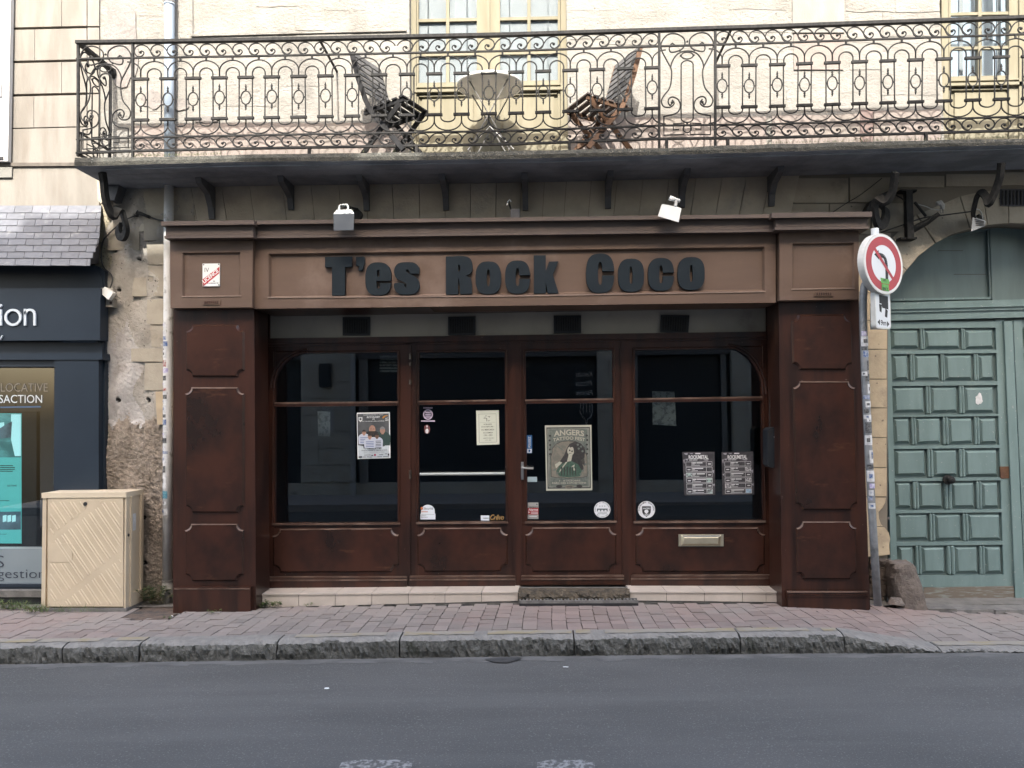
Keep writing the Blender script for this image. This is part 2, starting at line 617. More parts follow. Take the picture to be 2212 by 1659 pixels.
BLOCKED = []                                         # (x0, x1, y0, y1) places where something else lies in the paving
cover_c = W(352, 1313, -.35)
BLOCKED.append((cover_c.x - .26, cover_c.x + .2, -.66, -.2))
cells = [c for c in cells if not any(q[0] < c[0] < q[1] and q[2] < c[1] < q[3] for q in BLOCKED)]
cells.sort(key=lambda c: (not in_view(c), (c[0] * .75) ** 2 + (c[1] + 7) ** 2))
rest = B()
for k, c in enumerate(cells):
    z = pav_z(c[0], c[1]) + random.uniform(-.0035, .002)
    sl_ = (pav_z(c[0], c[1] - .05) - pav_z(c[0], c[1] + .05)) / .1
    if k < 300:
        place('brick', random.choice(vari), pavement, (c[0], c[1], z), (-sl_ + random.uniform(-.012, .012), (pav_z(c[0] - .06, c[1]) - pav_z(c[0] + .06, c[1])) / .12 + random.uniform(-.012, .012), random.uniform(-.012, .012)), (1, c[3], 1))
    else:
        j = random.uniform(-.004, .004)
        sx_ = (pav_z(c[0] + .06, c[1]) - pav_z(c[0] - .06, c[1])) / .12
        n0 = len(rest.bm.verts)
        rest.box(c[0] - CW / 2 + .0025, c[0] + CW / 2 - .0025, c[1] - CL * c[3] / 2 + .003, c[1] + CL * c[3] / 2 - .003, z - .03, z + j * .3, j=.0018)
        rest.bm.verts.ensure_lookup_table()
        for v_ in rest.bm.verts[n0:]:
            v_.co.z += (v_.co.x - c[0]) * sx_ - (v_.co.y - c[1]) * sl_
rest.bevel(.0035)
o = obj('paving_bricks', rest, M_brickp, pavement, kind='stuff')
# cement band between the bricks and the house fronts
b = B()
for i in range(len(top) - 1):
    (x0, a0, _), (x1, a1, _) = top[i], top[i + 1]
    b.face([(x0, .3, a0 + .001), (x1, .3, a1 + .001), (x1, -.215 + random.uniform(-.012, .012), a1 - .001), (x0, -.215 + random.uniform(-.012, .012), a0 - .001)])
M_cem = mat('grey_cement', (0.17, 0.16, 0.15), (0.12, 0.115, 0.105), scale=8, rough=.95, bump=.5, bscale=60)
obj('cement_band', b, M_cem, pavement)

# kerb: granite stones of different lengths, broken faces
kerb = obj('kerb', B().box(-12, 12, YK + .02, YK + KB, -.4, -.06), M_mortar, kind='structure')
KJ = [-420, -160, 0 - 40, 137, 301, 599, 863, 1240, 1598, 1824, 2032, 2330, 2700]
for a, c in zip(KJ, KJ[1:]):
    n = max(6, int((c - a) / 5))
    kb = B()
    rows = []
    for i in range(n + 1):
        p = lerp(a + 1.6, c - 1.6, i / n)
        pc = min(max(p, 0), 2212)
        x = W(p, 1400, YK).x
        zt = kz(pc)
        zb = kz(pc, False) - .03
        hgt = zt - zb
        e = 0.0 if i in (0, n) else 1.0
        g = lambda s: random.gauss(0, s)
        big = .012 * math.sin(x * 9 + a) * math.sin(x * 3.1 + 1)
        rows.append([kb.bm.verts.new(q) for q in (
            (x, YK + KB - .003, zt + .004), (x, YK + .05, zt + .003 + g(.0015)), (x, YK + .012 + abs(g(.006)), zt - .002 - abs(g(.005))),
            (x, YK - .004 + g(.0045) + big, zt - .016 + g(.003)), (x, YK - .012 + g(.006) + big, zt - .30 * hgt + g(.004)), (x, YK - .012 + g(.006) + big, zt - .52 * hgt + g(.004)), (x, YK - .006 + g(.005), zt - .74 * hgt + g(.006)),
            (x, YK - .002 + g(.005), zb))])
    for i in range(n):
        for k in range(7):
            kb.bm.faces.new((rows[i][k], rows[i + 1][k], rows[i + 1][k + 1], rows[i][k + 1]))
    kb.bm.faces.new(rows[0])
    kb.bm.faces.new(rows[-1][::-1])
    o = obj('kerb_stone', kb, [M_gran, mat('pale_kerb_top', (0.215, 0.205, 0.19), (0.165, 0.157, 0.147), scale=12, rough=.9, bump=.5, bscale=90, bdist=.008)], kerb)
    for pp in o.data.polygons:
        if pp.normal.z > .75:
            pp.material_index = 1
# worn yellow line on top of the kerb
b = B()
for a, c, w0 in ((-120, 60, .10), (66, 300, .09), (628, 862, .09), (868, 1236, .10), (1246, 1596, .10), (1602, 1820, .09), (2035, 2330, .10)):
    n = max(3, int((c - a) / 30))
    for i in range(n):
        if random.random() < .12:
            continue
        q = []
        for p, ww in ((lerp(a, c, i / n), random.uniform(.75, 1)), (lerp(a, c, (i + 1) / n), random.uniform(.75, 1))):
            pc = min(max(p, 0), 2212)
            x = W(p, 1400, YK).x
            q += [((x, YK + .155, kz(pc) + .0085), (x, YK + .155 - w0 * ww, kz(pc) + .0075))]
        b.face([q[0][0], q[1][0], q[1][1], q[0][1]])
obj('yellow_line', b, M_yell, kerb)

# ------------------------------------------------------------------ the house opposite, behind the camera (it shades the street and shows in the panes)
YO = -9.3
M_opp = mat('opposite_limestone', (0.52, 0.50, 0.445), (0.45, 0.43, 0.38), scale=3, rough=.9, bump=.3, bscale=30)
M_oppd = mat('opposite_shop_dark', (0.035, 0.042, 0.05), rough=.35)
oh = thing('opposite_house', 'four storey limestone house across the street, mirrored dimly in the shop panes', 'house', (0, YO, 0))
TOPZ = 11.3
for x0, x1 in ((-10.5, -9.5), (-7.2, -6.2), (-5.15, -4.05), (1.25, 1.95), (4.1, 4.95), (8.2, 10.5)):
    pr_ = obj('pier', B().box(x0, x1, YO - .35, YO - .02, -.1, 3.3), M_opp, oh)
    zz = .3
    while zz < 3.25:
        z1 = min(zz + .36, 3.3)
        xm = lerp(x0, x1, .35 if int(zz * 3) % 2 else .62)
        for a, c in ((x0, xm), (xm, x1)):
            obj('pier_stone', B().box(a + .006, c - .006, YO - .03, YO + .01, zz + .006, z1 - .006), M_opp, pr_)
        zz = z1
obj('wall', B().box(-10.5, -1.2, YO - .4, YO - .01, 3.3, TOPZ), M_opp, oh)
obj('wall', B().box(-1.2, 10.5, YO - .4, YO - .012, 3.3, TOPZ + .55), M_opp, oh)  # this half made taller to keep sun off the wall under the balcony
b = B()
for i in range(9):
    for k in range(3):
        xx = -9.0 + i * 2.25
        b.box(xx - .5, xx + .5, YO - .012, YO + .012, 4.1 + k * 3.0, 6.0 + k * 3.0)
obj('window', b, M_oppd, oh)
obj('shopfront', B().box(-10.5, 10.5, YO - .3, YO - .2, .25, 3.3), M_oppd, oh)
obj('drainpipe', B().tube([(-4.0, YO + .06, -.05), (-4.0, YO + .06, 5)], .055, 10), mat('opposite_zinc', (.45, .46, .47), rough=.5), oh)
for x0, x1 in ((-4.32, -4.2), (-3.9, -3.72), (-6.1, -6.0), (2.0, 2.12), (3.9, 4.0)):
    obj('door_frame', B().box(x0, x1, YO - .2, YO - .1, .25, 3.2), mat('opposite_grey_frame', (.26, .26, .255), rough=.5), oh)
obj('wall_box', B().box(-4.72, -4.48, YO, YO + .12, 2.35, 2.85), M_oppd, oh)
obj('notice_board', B().box(-4.7, -4.42, YO, YO + .03, 1.35, 1.9), mat('opposite_notice', (.5, .5, .49), rough=.6), oh)
obj('head_board', B().box(-10.5, 10.5, YO - .2, YO - .06, 2.95, 3.3), mat('opposite_fascia', (.12, .12, .125), rough=.5), oh)
obj('plinth', B().box(-10.5, 10.5, YO - .28, YO - .12, -.1, .27), M_opp, oh)
obj('cornice', B().box(-10.6, -1.21, YO - .4, YO + .28, TOPZ, TOPZ + .22), M_opp, oh)
obj('cornice', B().box(-1.2, 10.6, YO - .4, YO + .28, TOPZ + .55, TOPZ + .77), M_opp, oh)  # raised with the taller half to block the sun
b = B()
for s, zz in (('Kebabs', 2.62), ('Pizza', 2.42), ('Paninis', 2.22), ('Burgers', 2.02)):
    add_text(b, s, lambda u, v: Vector((1.16 - .36 * u, YO - .19, zz - .11 * v)), shear=.25)
obj('menu_lettering', b, M_paper, oh)
b = B()
for k in range(3):
    b.tube([(1.09 - k * .07, YO - .19, 1.93), (1.09 - k * .07, YO - .19, 1.72)], .006, 4)
b.tube([(1.14, YO - .19, 1.93), (1.15, YO - .19, 1.74), (1.1, YO - .19, 1.63), (1.03, YO - .19, 1.58), (1.02, YO - .19, 1.45)], .008, 4)
b.tube([(.9, YO - .19, 1.93), (.88, YO - .19, 1.74), (.94, YO - .19, 1.63), (.99, YO - .19, 1.58), (1.0, YO - .19, 1.45)], .008, 4)
obj('fork_emblem', b, M_paper, oh)
obj('opposite_pavement', B().box(-10.5, 10.5, YO - .1, -7.5, -.3, .02), mat('opposite_paving', (0.3, 0.28, 0.27), rough=.9), kind='structure')
# ------------------------------------------------------------------ the old stone house above and beside the shopfront
house = thing('stone_house', 'old pale limestone house with a long iron balcony above a brown shopfront', 'house', (0, 0, 0))
SLAB_T = [(0, 340), (160, 339), (415, 334.5), (553, 330), (1106, 324), (1425, 317), (1659, 309), (2212, 296), (2900, 279)]
SLAB_B = [(0, 362), (160, 362), (415, 355), (553, 352), (1106, 346), (1659, 331), (2212, 315), (2900, 297)]
YS = -0.62


def slab_top(px):
    return poly(SLAB_T, px)


def XZ(px, py, Y=0.0):
    p = W(px, py, Y)
    return p.x, p.z


zs = W(1106, 345, 0).z                                # wall foot behind the balcony slab
ZT = 10.0
wx = [W(p, 170, 0).x for p in (206, 885, 1226, 2035, 2378, 3300)]
TW = .32
for i in (0, 2, 4):
    zb = zs - .55
    n = max(2, int((wx[i + 1] - wx[i]) / .3))
    q = B()
    q.box(wx[i], wx[i + 1], 0.0, TW, zs - .08, ZT)
    obj('wall', q, M_lime, house)
for i in (1, 3):
    obj('wall', B().box(wx[i] + .001, wx[i + 1] - .001, 0.0, TW, zs + 2.75, ZT), M_lime, house)
    obj('wall', B().box(wx[i] + .001, wx[i + 1] - .001, 0.0, TW, zs - .16, zs - .08), M_lime, house)

# dressed stones and patches that stand out a little from the upper wall, with thin open joints
blocks = [  # outline measured on the wall
    (388, -140, 409, 84), (411, 86, 470, 140), (555, -60, 640, 14), (640, 18, 700, 66), (700, -40, 790, 22), (792, 8, 882, 70), (560, 20, 636, 74), (640, 70, 760, 118), (800, 74, 882, 128),
    (1230, -60, 1330, 22), (1332, -30, 1440, 40), (1232, 26, 1300, 84), (1302, 44, 1412, 96), (1445, 5, 1540, 58), (1545, 20, 1572, 90), (1575, -40, 1700, 20), (1600, 24, 1702, 70),
    (1828, -30, 1930, 25), (1832, 29, 1905, 92), (1908, 30, 2032, 78), (1935, -40, 2030, 26), (1835, 96, 1930, 150), (1640, 75, 1702, 128), (1560, 130, 1640, 190), (1700, 195, 1800, 240), (1900, 150, 2030, 205),
    (230, -20, 350, 35), (380, 100, 470, 160), (600, 125, 700, 185), (480, 165, 596, 230), (300, 180, 352, 240)]
for (x0, y0, x1, y1) in blocks:
    q = B()
    m_ = 5
    ring = []
    for (ax, ay, bx, by) in ((x0, y0, x1, y0), (x1, y0, x1, y1), (x1, y1, x0, y1), (x0, y1, x0, y0)):
        for k in range(m_):
            ring.append((lerp(ax, bx, k / m_) + random.uniform(-1.6, 1.6), lerp(ay, by, k / m_) + random.uniform(-1.6, 1.6)))
    q.prism(ring, -random.uniform(.0015, .005), .02)
    obj('wall_stone', q, M_lime, house)
# shallow sunk panel left of the window and grey cement pilaster right of it
q = B()
q.prism([(412, 74), (878, 63), (878, 66.5), (412, 78)], -.016, .01)
q.prism([(412, -200), (416, -200), (416, 74), (412, 74)], -.016, .01)
obj('panel_moulding', q, M_lime, house)
obj('cement_pilaster', B().rect(1712, -300, 1824, 70, -.014, .02), mat('grey_render', (0.225, 0.218, 0.20), (0.185, 0.18, 0.165), scale=3, rough=.9, bump=.3, bscale=60, stretch=(2, 1, .6), stain=(.15, .145, .135), sscale=2), house)
obj('cement_pilaster', B().rect(1715, 74, 1822, 150, -.012, .02), M_pink, house)
# loose render: a ragged edged thin coat left of the pipe and broken patches
for cx, cy, rx, ry in ((262, 90, 40, 120), (330, 215, 26, 22), (390, 226, 22, 14), (445, 258, 28, 8), (1795, 262, 60, 14)):
    ring = [(cx + rx * math.cos(a * .26) * random.uniform(.72, 1.1), cy + ry * math.sin(a * .26) * random.uniform(.72, 1.1)) for a in range(24)]
    obj('render_patch', B().prism(ring, -.012, .02), mat('grey_lilac_render', (0.215, 0.20, 0.19), (0.175, 0.162, 0.152), scale=5, rough=.95, bump=.8, bscale=35, bdist=.015), house)
# pink washed plinth course above the balcony floor
for x0, x1, y0, y1 in ((285, 355, 273, 360), (379, 884, 268, 355), (1228, 1655, 256, 345), (1668, 1858, 250, 345), (1888, 2033, 240, 330)):
    obj('plinth_course', B().prism([(x0, y0), (lerp(x0, x1, .3), y0 - 2.5), (lerp(x0, x1, .6), y0 - 1), (x1, y0 - 4.5), (x1, y1), (x0, y1)], -.014, .03), M_pink, house)
obj('plinth_course', B().rect(1859, 237, 1886, 330, -.026, .03), mat('dark_pink_stone', (.19, .14, .125), (.15, .11, .10), rough=.9, scale=9, bump=.3), house)


# ---- tall cream windows, one behind the table and one cut by the right edge of the picture
def tall_window(dx, dy, label, lit):
    YF = 0.11

    def r(b, x0, y0, x1, y1, yf, yb):
        s = -.020
        f = [(x0 + dx, y0 + dy + s * (x0 - 1055)), (x1 + dx, y0 + dy + s * (x1 - 1055)), (x1 + dx, y1 + dy + s * (x1 - 1055)), (x0 + dx, y1 + dy + s * (x0 - 1055))]
        return b.prism(f, yf, yb)
    wn = obj('window', r(r(r(B(), 884, -420, 899, 345, .09, .22), 1211, -420, 1227, 345, .09, .22), 899, -420, 1211, -400, .09, .22), M_cream, house, label=label)
    top, bot = -395, 176
    for x0, x1 in ((900, 1052), (1058, 1210)):
        lx0, lx1 = (x0 + 4, x1 - 22) if x0 < 1000 else (x0 + 22, x1 - 5)
        b = B()
        r(b, x0, top, lx0, 345, YF, .17)
        r(b, lx1, top, x1, 345, YF, .17)
        r(b, lx0, bot, lx1, bot + 7, YF, .17)
        mx = (lx0 + lx1) / 2
        for yy in (-250, -105, 38, 112):
            r(b, lx0, yy, lx1, yy + 6.5, YF + .012, .1485)
        r(b, mx - 3.5, top, mx + 3.5, bot, YF + .004, .168)
        r(b, lx0, bot + 7, lx1, 345, YF + .025, .165)
        obj('casement', b, M_cream, wn)
        b = B()
        r(b, x0 - 4, bot + 7, x1 + 4, bot + 10, YF - .015, YF + .02)
        r(b, x0 - 6, bot + 14, x1 + 6, bot + 20, YF - .032, YF + .02)
        r(b, lx0 + 2, bot + 27, lx1 - 2, bot + 30, YF - .004, YF + .02)
        r(b, lx0 + 8, bot + 36, lx1 - 8, 345, YF + .008, YF + .024)
        obj('rail_moulding', b, M_cream, wn)
        ys = [top, -250, -105, 38, 112, bot]
        for a, c in zip(ys, ys[1:]):
            for u0, u1 in ((lx0, mx - 3.5), (mx + 3.5, lx1)):
                obj('pane', r(B(), u0, a, u1, c, .142, .146), M_wglass, wn)
        if lit:
            for u0, u1 in ((lx0, lx0 + 20), (lx0 + 22, mx - 2), (mx + 2, lx1 - 22), (lx1 - 20, lx1)):
                obj('inner_shutter', r(B(), u0, top, u1, bot, .150, .16), M_curt, wn)
        else:
            for u0, u1 in ((lx0 + 18, lx0 + 26), (lx1 - 26, lx1 - 18)):
                obj('inner_shutter', r(B(), u0, top, u1, bot, .30, .32), M_curt, wn)
    b = B()
    r(b, 1052, top, 1058, 345, YF - .02, .17)
    obj('meeting_bead', b, M_cream, wn)
    if lit:
        obj('inner_shutter', r(B(), 890, -420, 1222, 350, .225, .24), M_curt, wn)
    else:
        b = B()
        r(b, 890, -420, 1222, 350, .8, .82)
        obj('room_back', b, mat('pale_room', (0.45, 0.5, 0.55), rough=.9), wn)
    return wn


tall_window(0, 0, 'cream window with white inner shutters behind the round table', True)
tall_window(1150, -14, 'cream window with bluish panes at the right end', False)

# ---- balcony slab, ragged underside edge, brackets
pxs = [160, 220, 290, 360, 420] + list(range(480, 2900, 60))
b = B()
rows = []
for p in pxs:
    jt = random.uniform(-.004, .004)
    t, bo = W(p, poly(SLAB_T, p), YS), W(p, poly(SLAB_B, p) + random.uniform(-.6, .6), YS)
    tm = lerp(t.z, bo.z, .5)
    rows.append([b.bm.verts.new(q) for q in ((t.x, .02, t.z + .01), (t.x, YS + .05, t.z + .006 + jt), (t.x, YS + .012, t.z - .006 + jt), (t.x, YS + random.uniform(-.004, .004), tm), (t.x, YS + .006, bo.z + .012), (t.x, YS + .03, bo.z), (t.x, .02, bo.z))])
for a, c in zip(rows, rows[1:]):
    for k in range(6):
        b.bm.faces.new((a[k], c[k], c[k + 1], a[k + 1]))
b.bm.faces.new(rows[0][::-1])
b.bm.faces.new(rows[-1])
slab = obj('balcony_slab', b, [M_slab, M_soffit, mat('pale_balcony_floor', (.36, .345, .31), (.29, .275, .25), scale=6, rough=.9, bump=.3, bscale=60)], house)
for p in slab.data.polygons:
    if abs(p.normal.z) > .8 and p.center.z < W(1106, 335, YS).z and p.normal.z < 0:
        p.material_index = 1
    elif p.normal.z > .8 and p.center.y > YS + .06:
        p.material_index = 2
# sooty planks of the soffit
zsof = lambda x: poly([(W(p, poly(SLAB_B, p), YS).x, W(p, poly(SLAB_B, p), YS).z) for p in pxs], x)
for k in range(4):
    y0, y1 = YS + .045 + k * .14, YS + .178 + k * .14
    b = B()
    for a, c in zip(pxs[1:-1:4], pxs[5::4]):
        xa, xc = W(a, 340, YS).x, W(c, 340, YS).x
        b.loft([(xa, y0, zsof(xa) - .012), (xc, y0, zsof(xc) - .012), (xc, y1, zsof(xc) - .012), (xa, y1, zsof(xa) - .012)], [(xa, y0, zsof(xa) + .01), (xc, y0, zsof(xc) + .01), (xc, y1, zsof(xc) + .01), (xa, y1, zsof(xa) + .01)])
    obj('soffit_board', b, M_soffit, house)
M_brk = mat('dark_bracket_stone', (0.11, 0.115, 0.125), (0.08, 0.084, 0.092), scale=8, rough=.9, bump=.3)
for px, py in ((456, 472), (627, 452), (791, 454), (963, 453), (1135, 453), (1314, 449), (1474, 447), (1668, 444)):
    p = W(px, py, -.04)
    zt = zsof(p.x) - .012
    prof = [(.06, p.z), (-.03, p.z), (-.045, p.z + .05), (-.06, p.z + .10), (-.13, zt - .10), (-.30, zt - .05), (-.32, zt), (.06, zt)]
    b = B()
    b.loft([(p.x - .026, y, z) for y, z in prof], [(p.x + .026, y, z) for y, z in prof])
    obj('balcony_bracket', b, M_brk, house)


def strap(path, w_, t_, name, parent, m):
    """flat iron strap following a path in the measured plane, y runs along"""
    return obj(name, B().tube(path, 0, sq=(w_, t_)), m, parent)


def s_bracket(pts, y0, y1):
    pp = smooth_path([(x, y, lerp(y0, y1, i / (len(pts) - 1))) for i, (x, y) in enumerate(pts)], 5)
    return [W(q[0], q[1], q[2]) for q in pp]


sb = [(221, 372), (224, 392), (227, 423), (234, 450), (244, 467), (251, 456), (257, 452), (264, 458), (271, 482), (273, 497), (268, 511), (260, 511), (256, 497), (259, 486)]
strap(s_bracket(sb, -.5, -.06), .035, .018, 'scroll_bracket', house, M_iron)
obj('scroll_bracket_wedge', B().prism([(232, 385), (258, 385), (256, 402), (247, 432), (236, 432)], -.12, .02), M_brk, house)
sb = [(2163, 352), (2160, 380), (2155, 398), (2147, 419), (2136, 440), (2129, 424), (2120, 416), (2111, 424), (2105, 445), (2102, 462), (2106, 478), (2113, 480), (2117, 468)]
strap(s_bracket(sb, -.5, -.06), .03, .017, 'scroll_bracket', house, M_iron)
sb = [(1934, 372), (1931, 396), (1925, 420), (1912, 436), (1896, 428), (1890, 440), (1890, 462), (1896, 483), (1906, 486), (1913, 470), (1912, 452), (1903, 447)]
strap(s_bracket(sb, -.5, -.06), .04, .018, 'scroll_bracket', house, M_iron)
strap([W(x, y, -.08) for x, y in ((1868, 462), (1880, 440), (1905, 424), (1926, 416), (1932, 396))], .05, .02, 'scroll_bracket', house, M_iron)

# ---- wall between balcony and shopfront: backing and a flat arch of leaning stones
obj('wall', B().prism([(205, 380), (1720, 345), (1720, 512), (205, 512)], .025, .3), mat('lintel_mortar', (.20, .178, .145), rough=.95), house)
M_lint = mat('shaded_lintel_stone', (0.44, 0.395, 0.32), (0.37, 0.33, 0.265), scale=3, rough=.9, bump=.4, bscale=40, stain=(.26, .25, .23), sscale=2.0, slo=.52, shi=.75, rand=.05)
joints = [378, 430, 494, 553, 622, 682, 740, 796, 852, 908, 962, 1016, 1070, 1122, 1170, 1216, 1268, 1322, 1376, 1430, 1486, 1540, 1590, 1640, 1700]
for a, c in zip(joints, joints[1:]):
    la, lc = (a - 1000) * .045, (c - 1000) * .045
    g1, g2 = .55, .55
    obj('lintel_stone', B().prism([(a + la + g1, 362), (c + lc - g2, 360), (c - g2, 500), (a + g1, 500)], random.uniform(-.006, .004), .04).bevel(.006), M_lint, house)
obj('lintel_stone', B().prism([(300, 375), (376, 372), (372, 500), (300, 500)], -.003, .04), M_lint, house)

# ---- narrow strip of old wall left of the shopfront: patched plaster over stone
M_pl = mat('patched_grey_plaster', (0.36, 0.335, 0.30), (0.26, 0.238, 0.207), scale=4, rough=.95, bump=.8, bscale=30, stain=(.43, .40, .36), sscale=3.2, slo=.5, shi=.68, bdist=.015, speck=(.09, .08, .07), spscale=34, splo=.67, sphi=.71)
M_pl2 = mat('pale_grey_plaster', (0.42, 0.40, 0.385), (0.34, 0.32, 0.305), scale=6, rough=.95, bump=.7, bscale=45, stain=(.27, .25, .23), sscale=4, slo=.55, shi=.7, bdist=.012)
M_rc = mat('brown_roughcast', (0.34, 0.285, 0.235), (0.235, 0.195, 0.158), scale=16, rough=.95, bump=1.0, bscale=70, stain=(.40, .35, .295), sscale=30, slo=.6, shi=.7, bdist=.02)
M_rub = mat('yellowish_rubble', (0.36, 0.32, 0.23), (0.25, 0.225, 0.17), scale=20, rough=.95, bump=1.0, bscale=40, bdist=.02, speck=(.12, .11, .08), spscale=45, splo=.6, sphi=.66)
HOLES = ((295, 466, 5), (342, 535, 8), (327, 604, 5), (245, 540, 4), (258, 626, 4), (311, 1118, 5), (256, 864, 5), (322, 865, 5), (256, 1243, 5), (314, 1215, 5), (300, 560, 3), (276, 520, 3))
b = B()
nx, ny = 76, 330
gridv = []
for k in range(ny + 1):
    row = []
    for i in range(nx + 1):
        px, py = lerp(206, 420, i / nx), lerp(384, 1325, k / ny)
        d = 0.010 * math.sin(px * .09 + py * .021) + .008 * math.sin(py * .05 + 1.3 * math.sin(px * .05)) + random.gauss(0, .0022)
        if py > 915 + 8 * math.sin(px * .1):
            d += -.012 + random.gauss(0, .004)
        for hx, hy, hr in HOLES:
            if (px - hx) ** 2 + (py - hy) ** 2 < hr * hr:
                d += .035
        p = W(px, py, 0)
        row.append(b.bm.verts.new((p.x, d, p.z)))
    gridv.append(row)
for k in range(ny):
    for i in range(nx):
        f = b.bm.faces.new((gridv[k][i], gridv[k][i + 1], gridv[k + 1][i + 1], gridv[k + 1][i]))
        px, py = lerp(206, 420, (i + .5) / nx), lerp(384, 1325, (k + .5) / ny)
        wob = 9 * math.sin(px * .11) + 5 * math.sin(px * .31 + 1) + random.gauss(0, 3)
        if any((px - hx) ** 2 + (py - hy) ** 2 < hr * hr * .8 for hx, hy, hr in HOLES):
            f.material_index = 4
        elif py > 912 + wob:
            f.material_index = 2
        elif py > 720 + 2 * wob and px < 300 + 12 * math.sin(py * .05):
            f.material_index = 1
        elif px < 232 + 8 * math.sin(py * .07) and 440 < py < 590:
            f.material_index = 3
wl = obj('wall', b, [M_pl, M_pl2, M_rc, M_rub, M_joint_shade], house, smooth=True)
M_ash = mat('worn_ashlar', (0.36, 0.325, 0.265), (0.29, 0.258, 0.21), scale=4, rough=.9, bump=.4, bscale=45, stain=(.15, .13, .11), sscale=4, slo=.56, shi=.72, rand=.07)
for x0, y0, x1, y1, yy in ((313, 466, 420, 519, -.012), (318, 523, 420, 571, -.014), (322, 575, 420, 640, -.010), (318, 647, 420, 700, -.006), (326, 704, 420, 749, -.006), (282, 753, 420, 781, -.014), (312, 784, 420, 843, -.018), (337, 846, 420, 917, -.04), (236, 470, 300, 540, -.004), (288, 600, 316, 640, -.012)):
    q = B().prism([(x0 + random.uniform(-3, 3), y0), (x1, y0 - 1), (x1, y1), (x0 + random.uniform(-4, 4), y1)], yy, .03)
    q.bevel(.006)
    obj('ashlar_stone', q, M_ash if yy > -.03 else M_tan, house)
obj('quoin_stone', B().prism([(209, 388), (222, 388), (223, 432), (218, 440), (211, 432)], -.16, .02), M_ash, house)
# ---- right of the shopfront: arch of the carriage door
ARCH = [(1917, 1300), (1917, 1010), (1918, 760), (1919, 648), (1926, 631), (1934, 618), (1946, 600), (1959, 583), (1984, 553), (2021, 525), (2059, 505), (2096, 494), (2134, 486), (2179, 482), (2224, 484), (2262, 490), (2300, 500), (2340, 520), (2375, 545), (2400, 575), (2425, 605), (2440, 640), (2442, 760), (2444, 1300)]
wall_r = solid_outline([[(1700, 350), (3000, 325), (3000, 1300)] + ARCH[::-1] + [(1850, 1300), (1850, 520), (1700, 520)]], .012, .19)
M_archw = mat('shaded_arch_stone', (0.36, 0.32, 0.255), (0.295, 0.26, 0.205), scale=3, rough=.9, bump=.5, bscale=34, stain=(.21, .19, .155), sscale=3, slo=.54, shi=.7, rand=.08, speck=(.09, .08, .065), spscale=16, splo=.69, sphi=.74)
obj('wall', wall_r, mat('arch_mortar', (.20, .175, .14), rough=.95, bump=.3), house)
cx_, cy_ = 2180, 760
arc = ARCH[3:-3]
idx = [0, 2, 4, 6, 8, 9, 10, 11, 12, 13, 14, 15, 16, 17]
outer = []
for i in idx:
    x, y = arc[i]
    dx_, dy_ = x - cx_, (y - cy_) * 1.0
    L = math.hypot(dx_, dy_)
    outer.append((x + dx_ / L * 74, y + dy_ / L * 74))
for a in range(len(idx) - 1):
    inner = arc[idx[a]:idx[a + 1] + 1]
    g = 1.1
    pts = [(x, y) for x, y in inner] + [outer[a + 1], outer[a]]
    mx_, my_ = sum(p[0] for p in pts) / len(pts), sum(p[1] for p in pts) / len(pts)
    pts = [(x + (mx_ - x) * .035, y + (my_ - y) * .02) for x, y in pts]
    obj('arch_stone', B().prism(pts, random.uniform(-.006, .0), .03), M_archw, house)
# wall stones left of the arch ring and over it
for x0, y0, x1, y1 in ((1700, 385, 1832, 438), (1836, 383, 1925, 436), (1700, 441, 1790, 500), (1793, 441, 1880, 505), (1884, 439, 1950, 500), (1884, 503, 1925, 560), (1929, 380, 2040, 405), (2044, 376, 2160, 402), (2164, 372, 2290, 400)):
    obj('wall_stone', B().rect(x0, y0, x1, y1, random.uniform(-.004, .002), .03).bevel(.005), M_archw, house)
# jamb stones, broken away at the foot
jy = [563, 632, 692, 754.5, 819, 881, 945, 1010, 1073]
for a, c in zip(jy, jy[1:]):
    obj('jamb_stone', B().prism([(1850, a + 1), (1915.5 + random.uniform(-1, .6), a + 1), (1915.5 + random.uniform(-1.2, .6), c - .8), (1850, c - .8)], -.006, .16).bevel(.005), M_tan, house)
q = B().prism([(1852, 1075), (1915, 1075), (1913, 1085), (1905, 1096), (1898, 1106), (1899, 1120), (1902, 1132), (1908, 1138), (1852, 1138)], -.01, .14)
q.jitter(.006)
obj('jamb_stone', q, M_tan, house)
q = B().prism([(1852, 1140), (1910, 1139), (1920, 1150), (1922, 1164), (1920, 1180), (1921, 1198), (1900, 1202), (1852, 1204)], -.016, .14)
q.jitter(.006)
obj('jamb_stone', q, M_tan, house)
M_rubb = mat('dark_foot_rubble', (0.15, 0.115, 0.09), (0.09, 0.072, 0.06), scale=12, rough=.95, bump=.8, bscale=50, rand=.2)
for x0, y0, x1, y1 in ((1880, 1206, 1917, 1222), (1880, 1225, 1914, 1244), (1880, 1247, 1916, 1260), (1880, 1262, 1922, 1288), (1880, 1290, 1908, 1303)):
    q = B().rect(x0, y0, x1, y1, -.012, .14)
    q.rough(2, .006)
    obj('foot_stone', q, M_rubb, house)
# black grating in the wall over the arch, cut by the picture edge
b = B()
b.rect(2161, 408, 2300, 445, -.012, .03)
gr = obj('wall_grating', b, mat('dark_grating', (.05, .05, .06), rough=.7), house)
for k in range(16):
    obj('grating_bar', B().rect(2165 + k * 8, 411, 2168 + k * 8, 442, -.02, -.011), M_iron, gr)

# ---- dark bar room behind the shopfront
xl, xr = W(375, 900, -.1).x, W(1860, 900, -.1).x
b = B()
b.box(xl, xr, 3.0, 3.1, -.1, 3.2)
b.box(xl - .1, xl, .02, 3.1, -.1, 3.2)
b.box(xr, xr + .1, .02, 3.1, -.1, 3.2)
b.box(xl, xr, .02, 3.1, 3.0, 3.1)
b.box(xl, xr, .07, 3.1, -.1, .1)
obj('bar_room', b, M_dark, house)
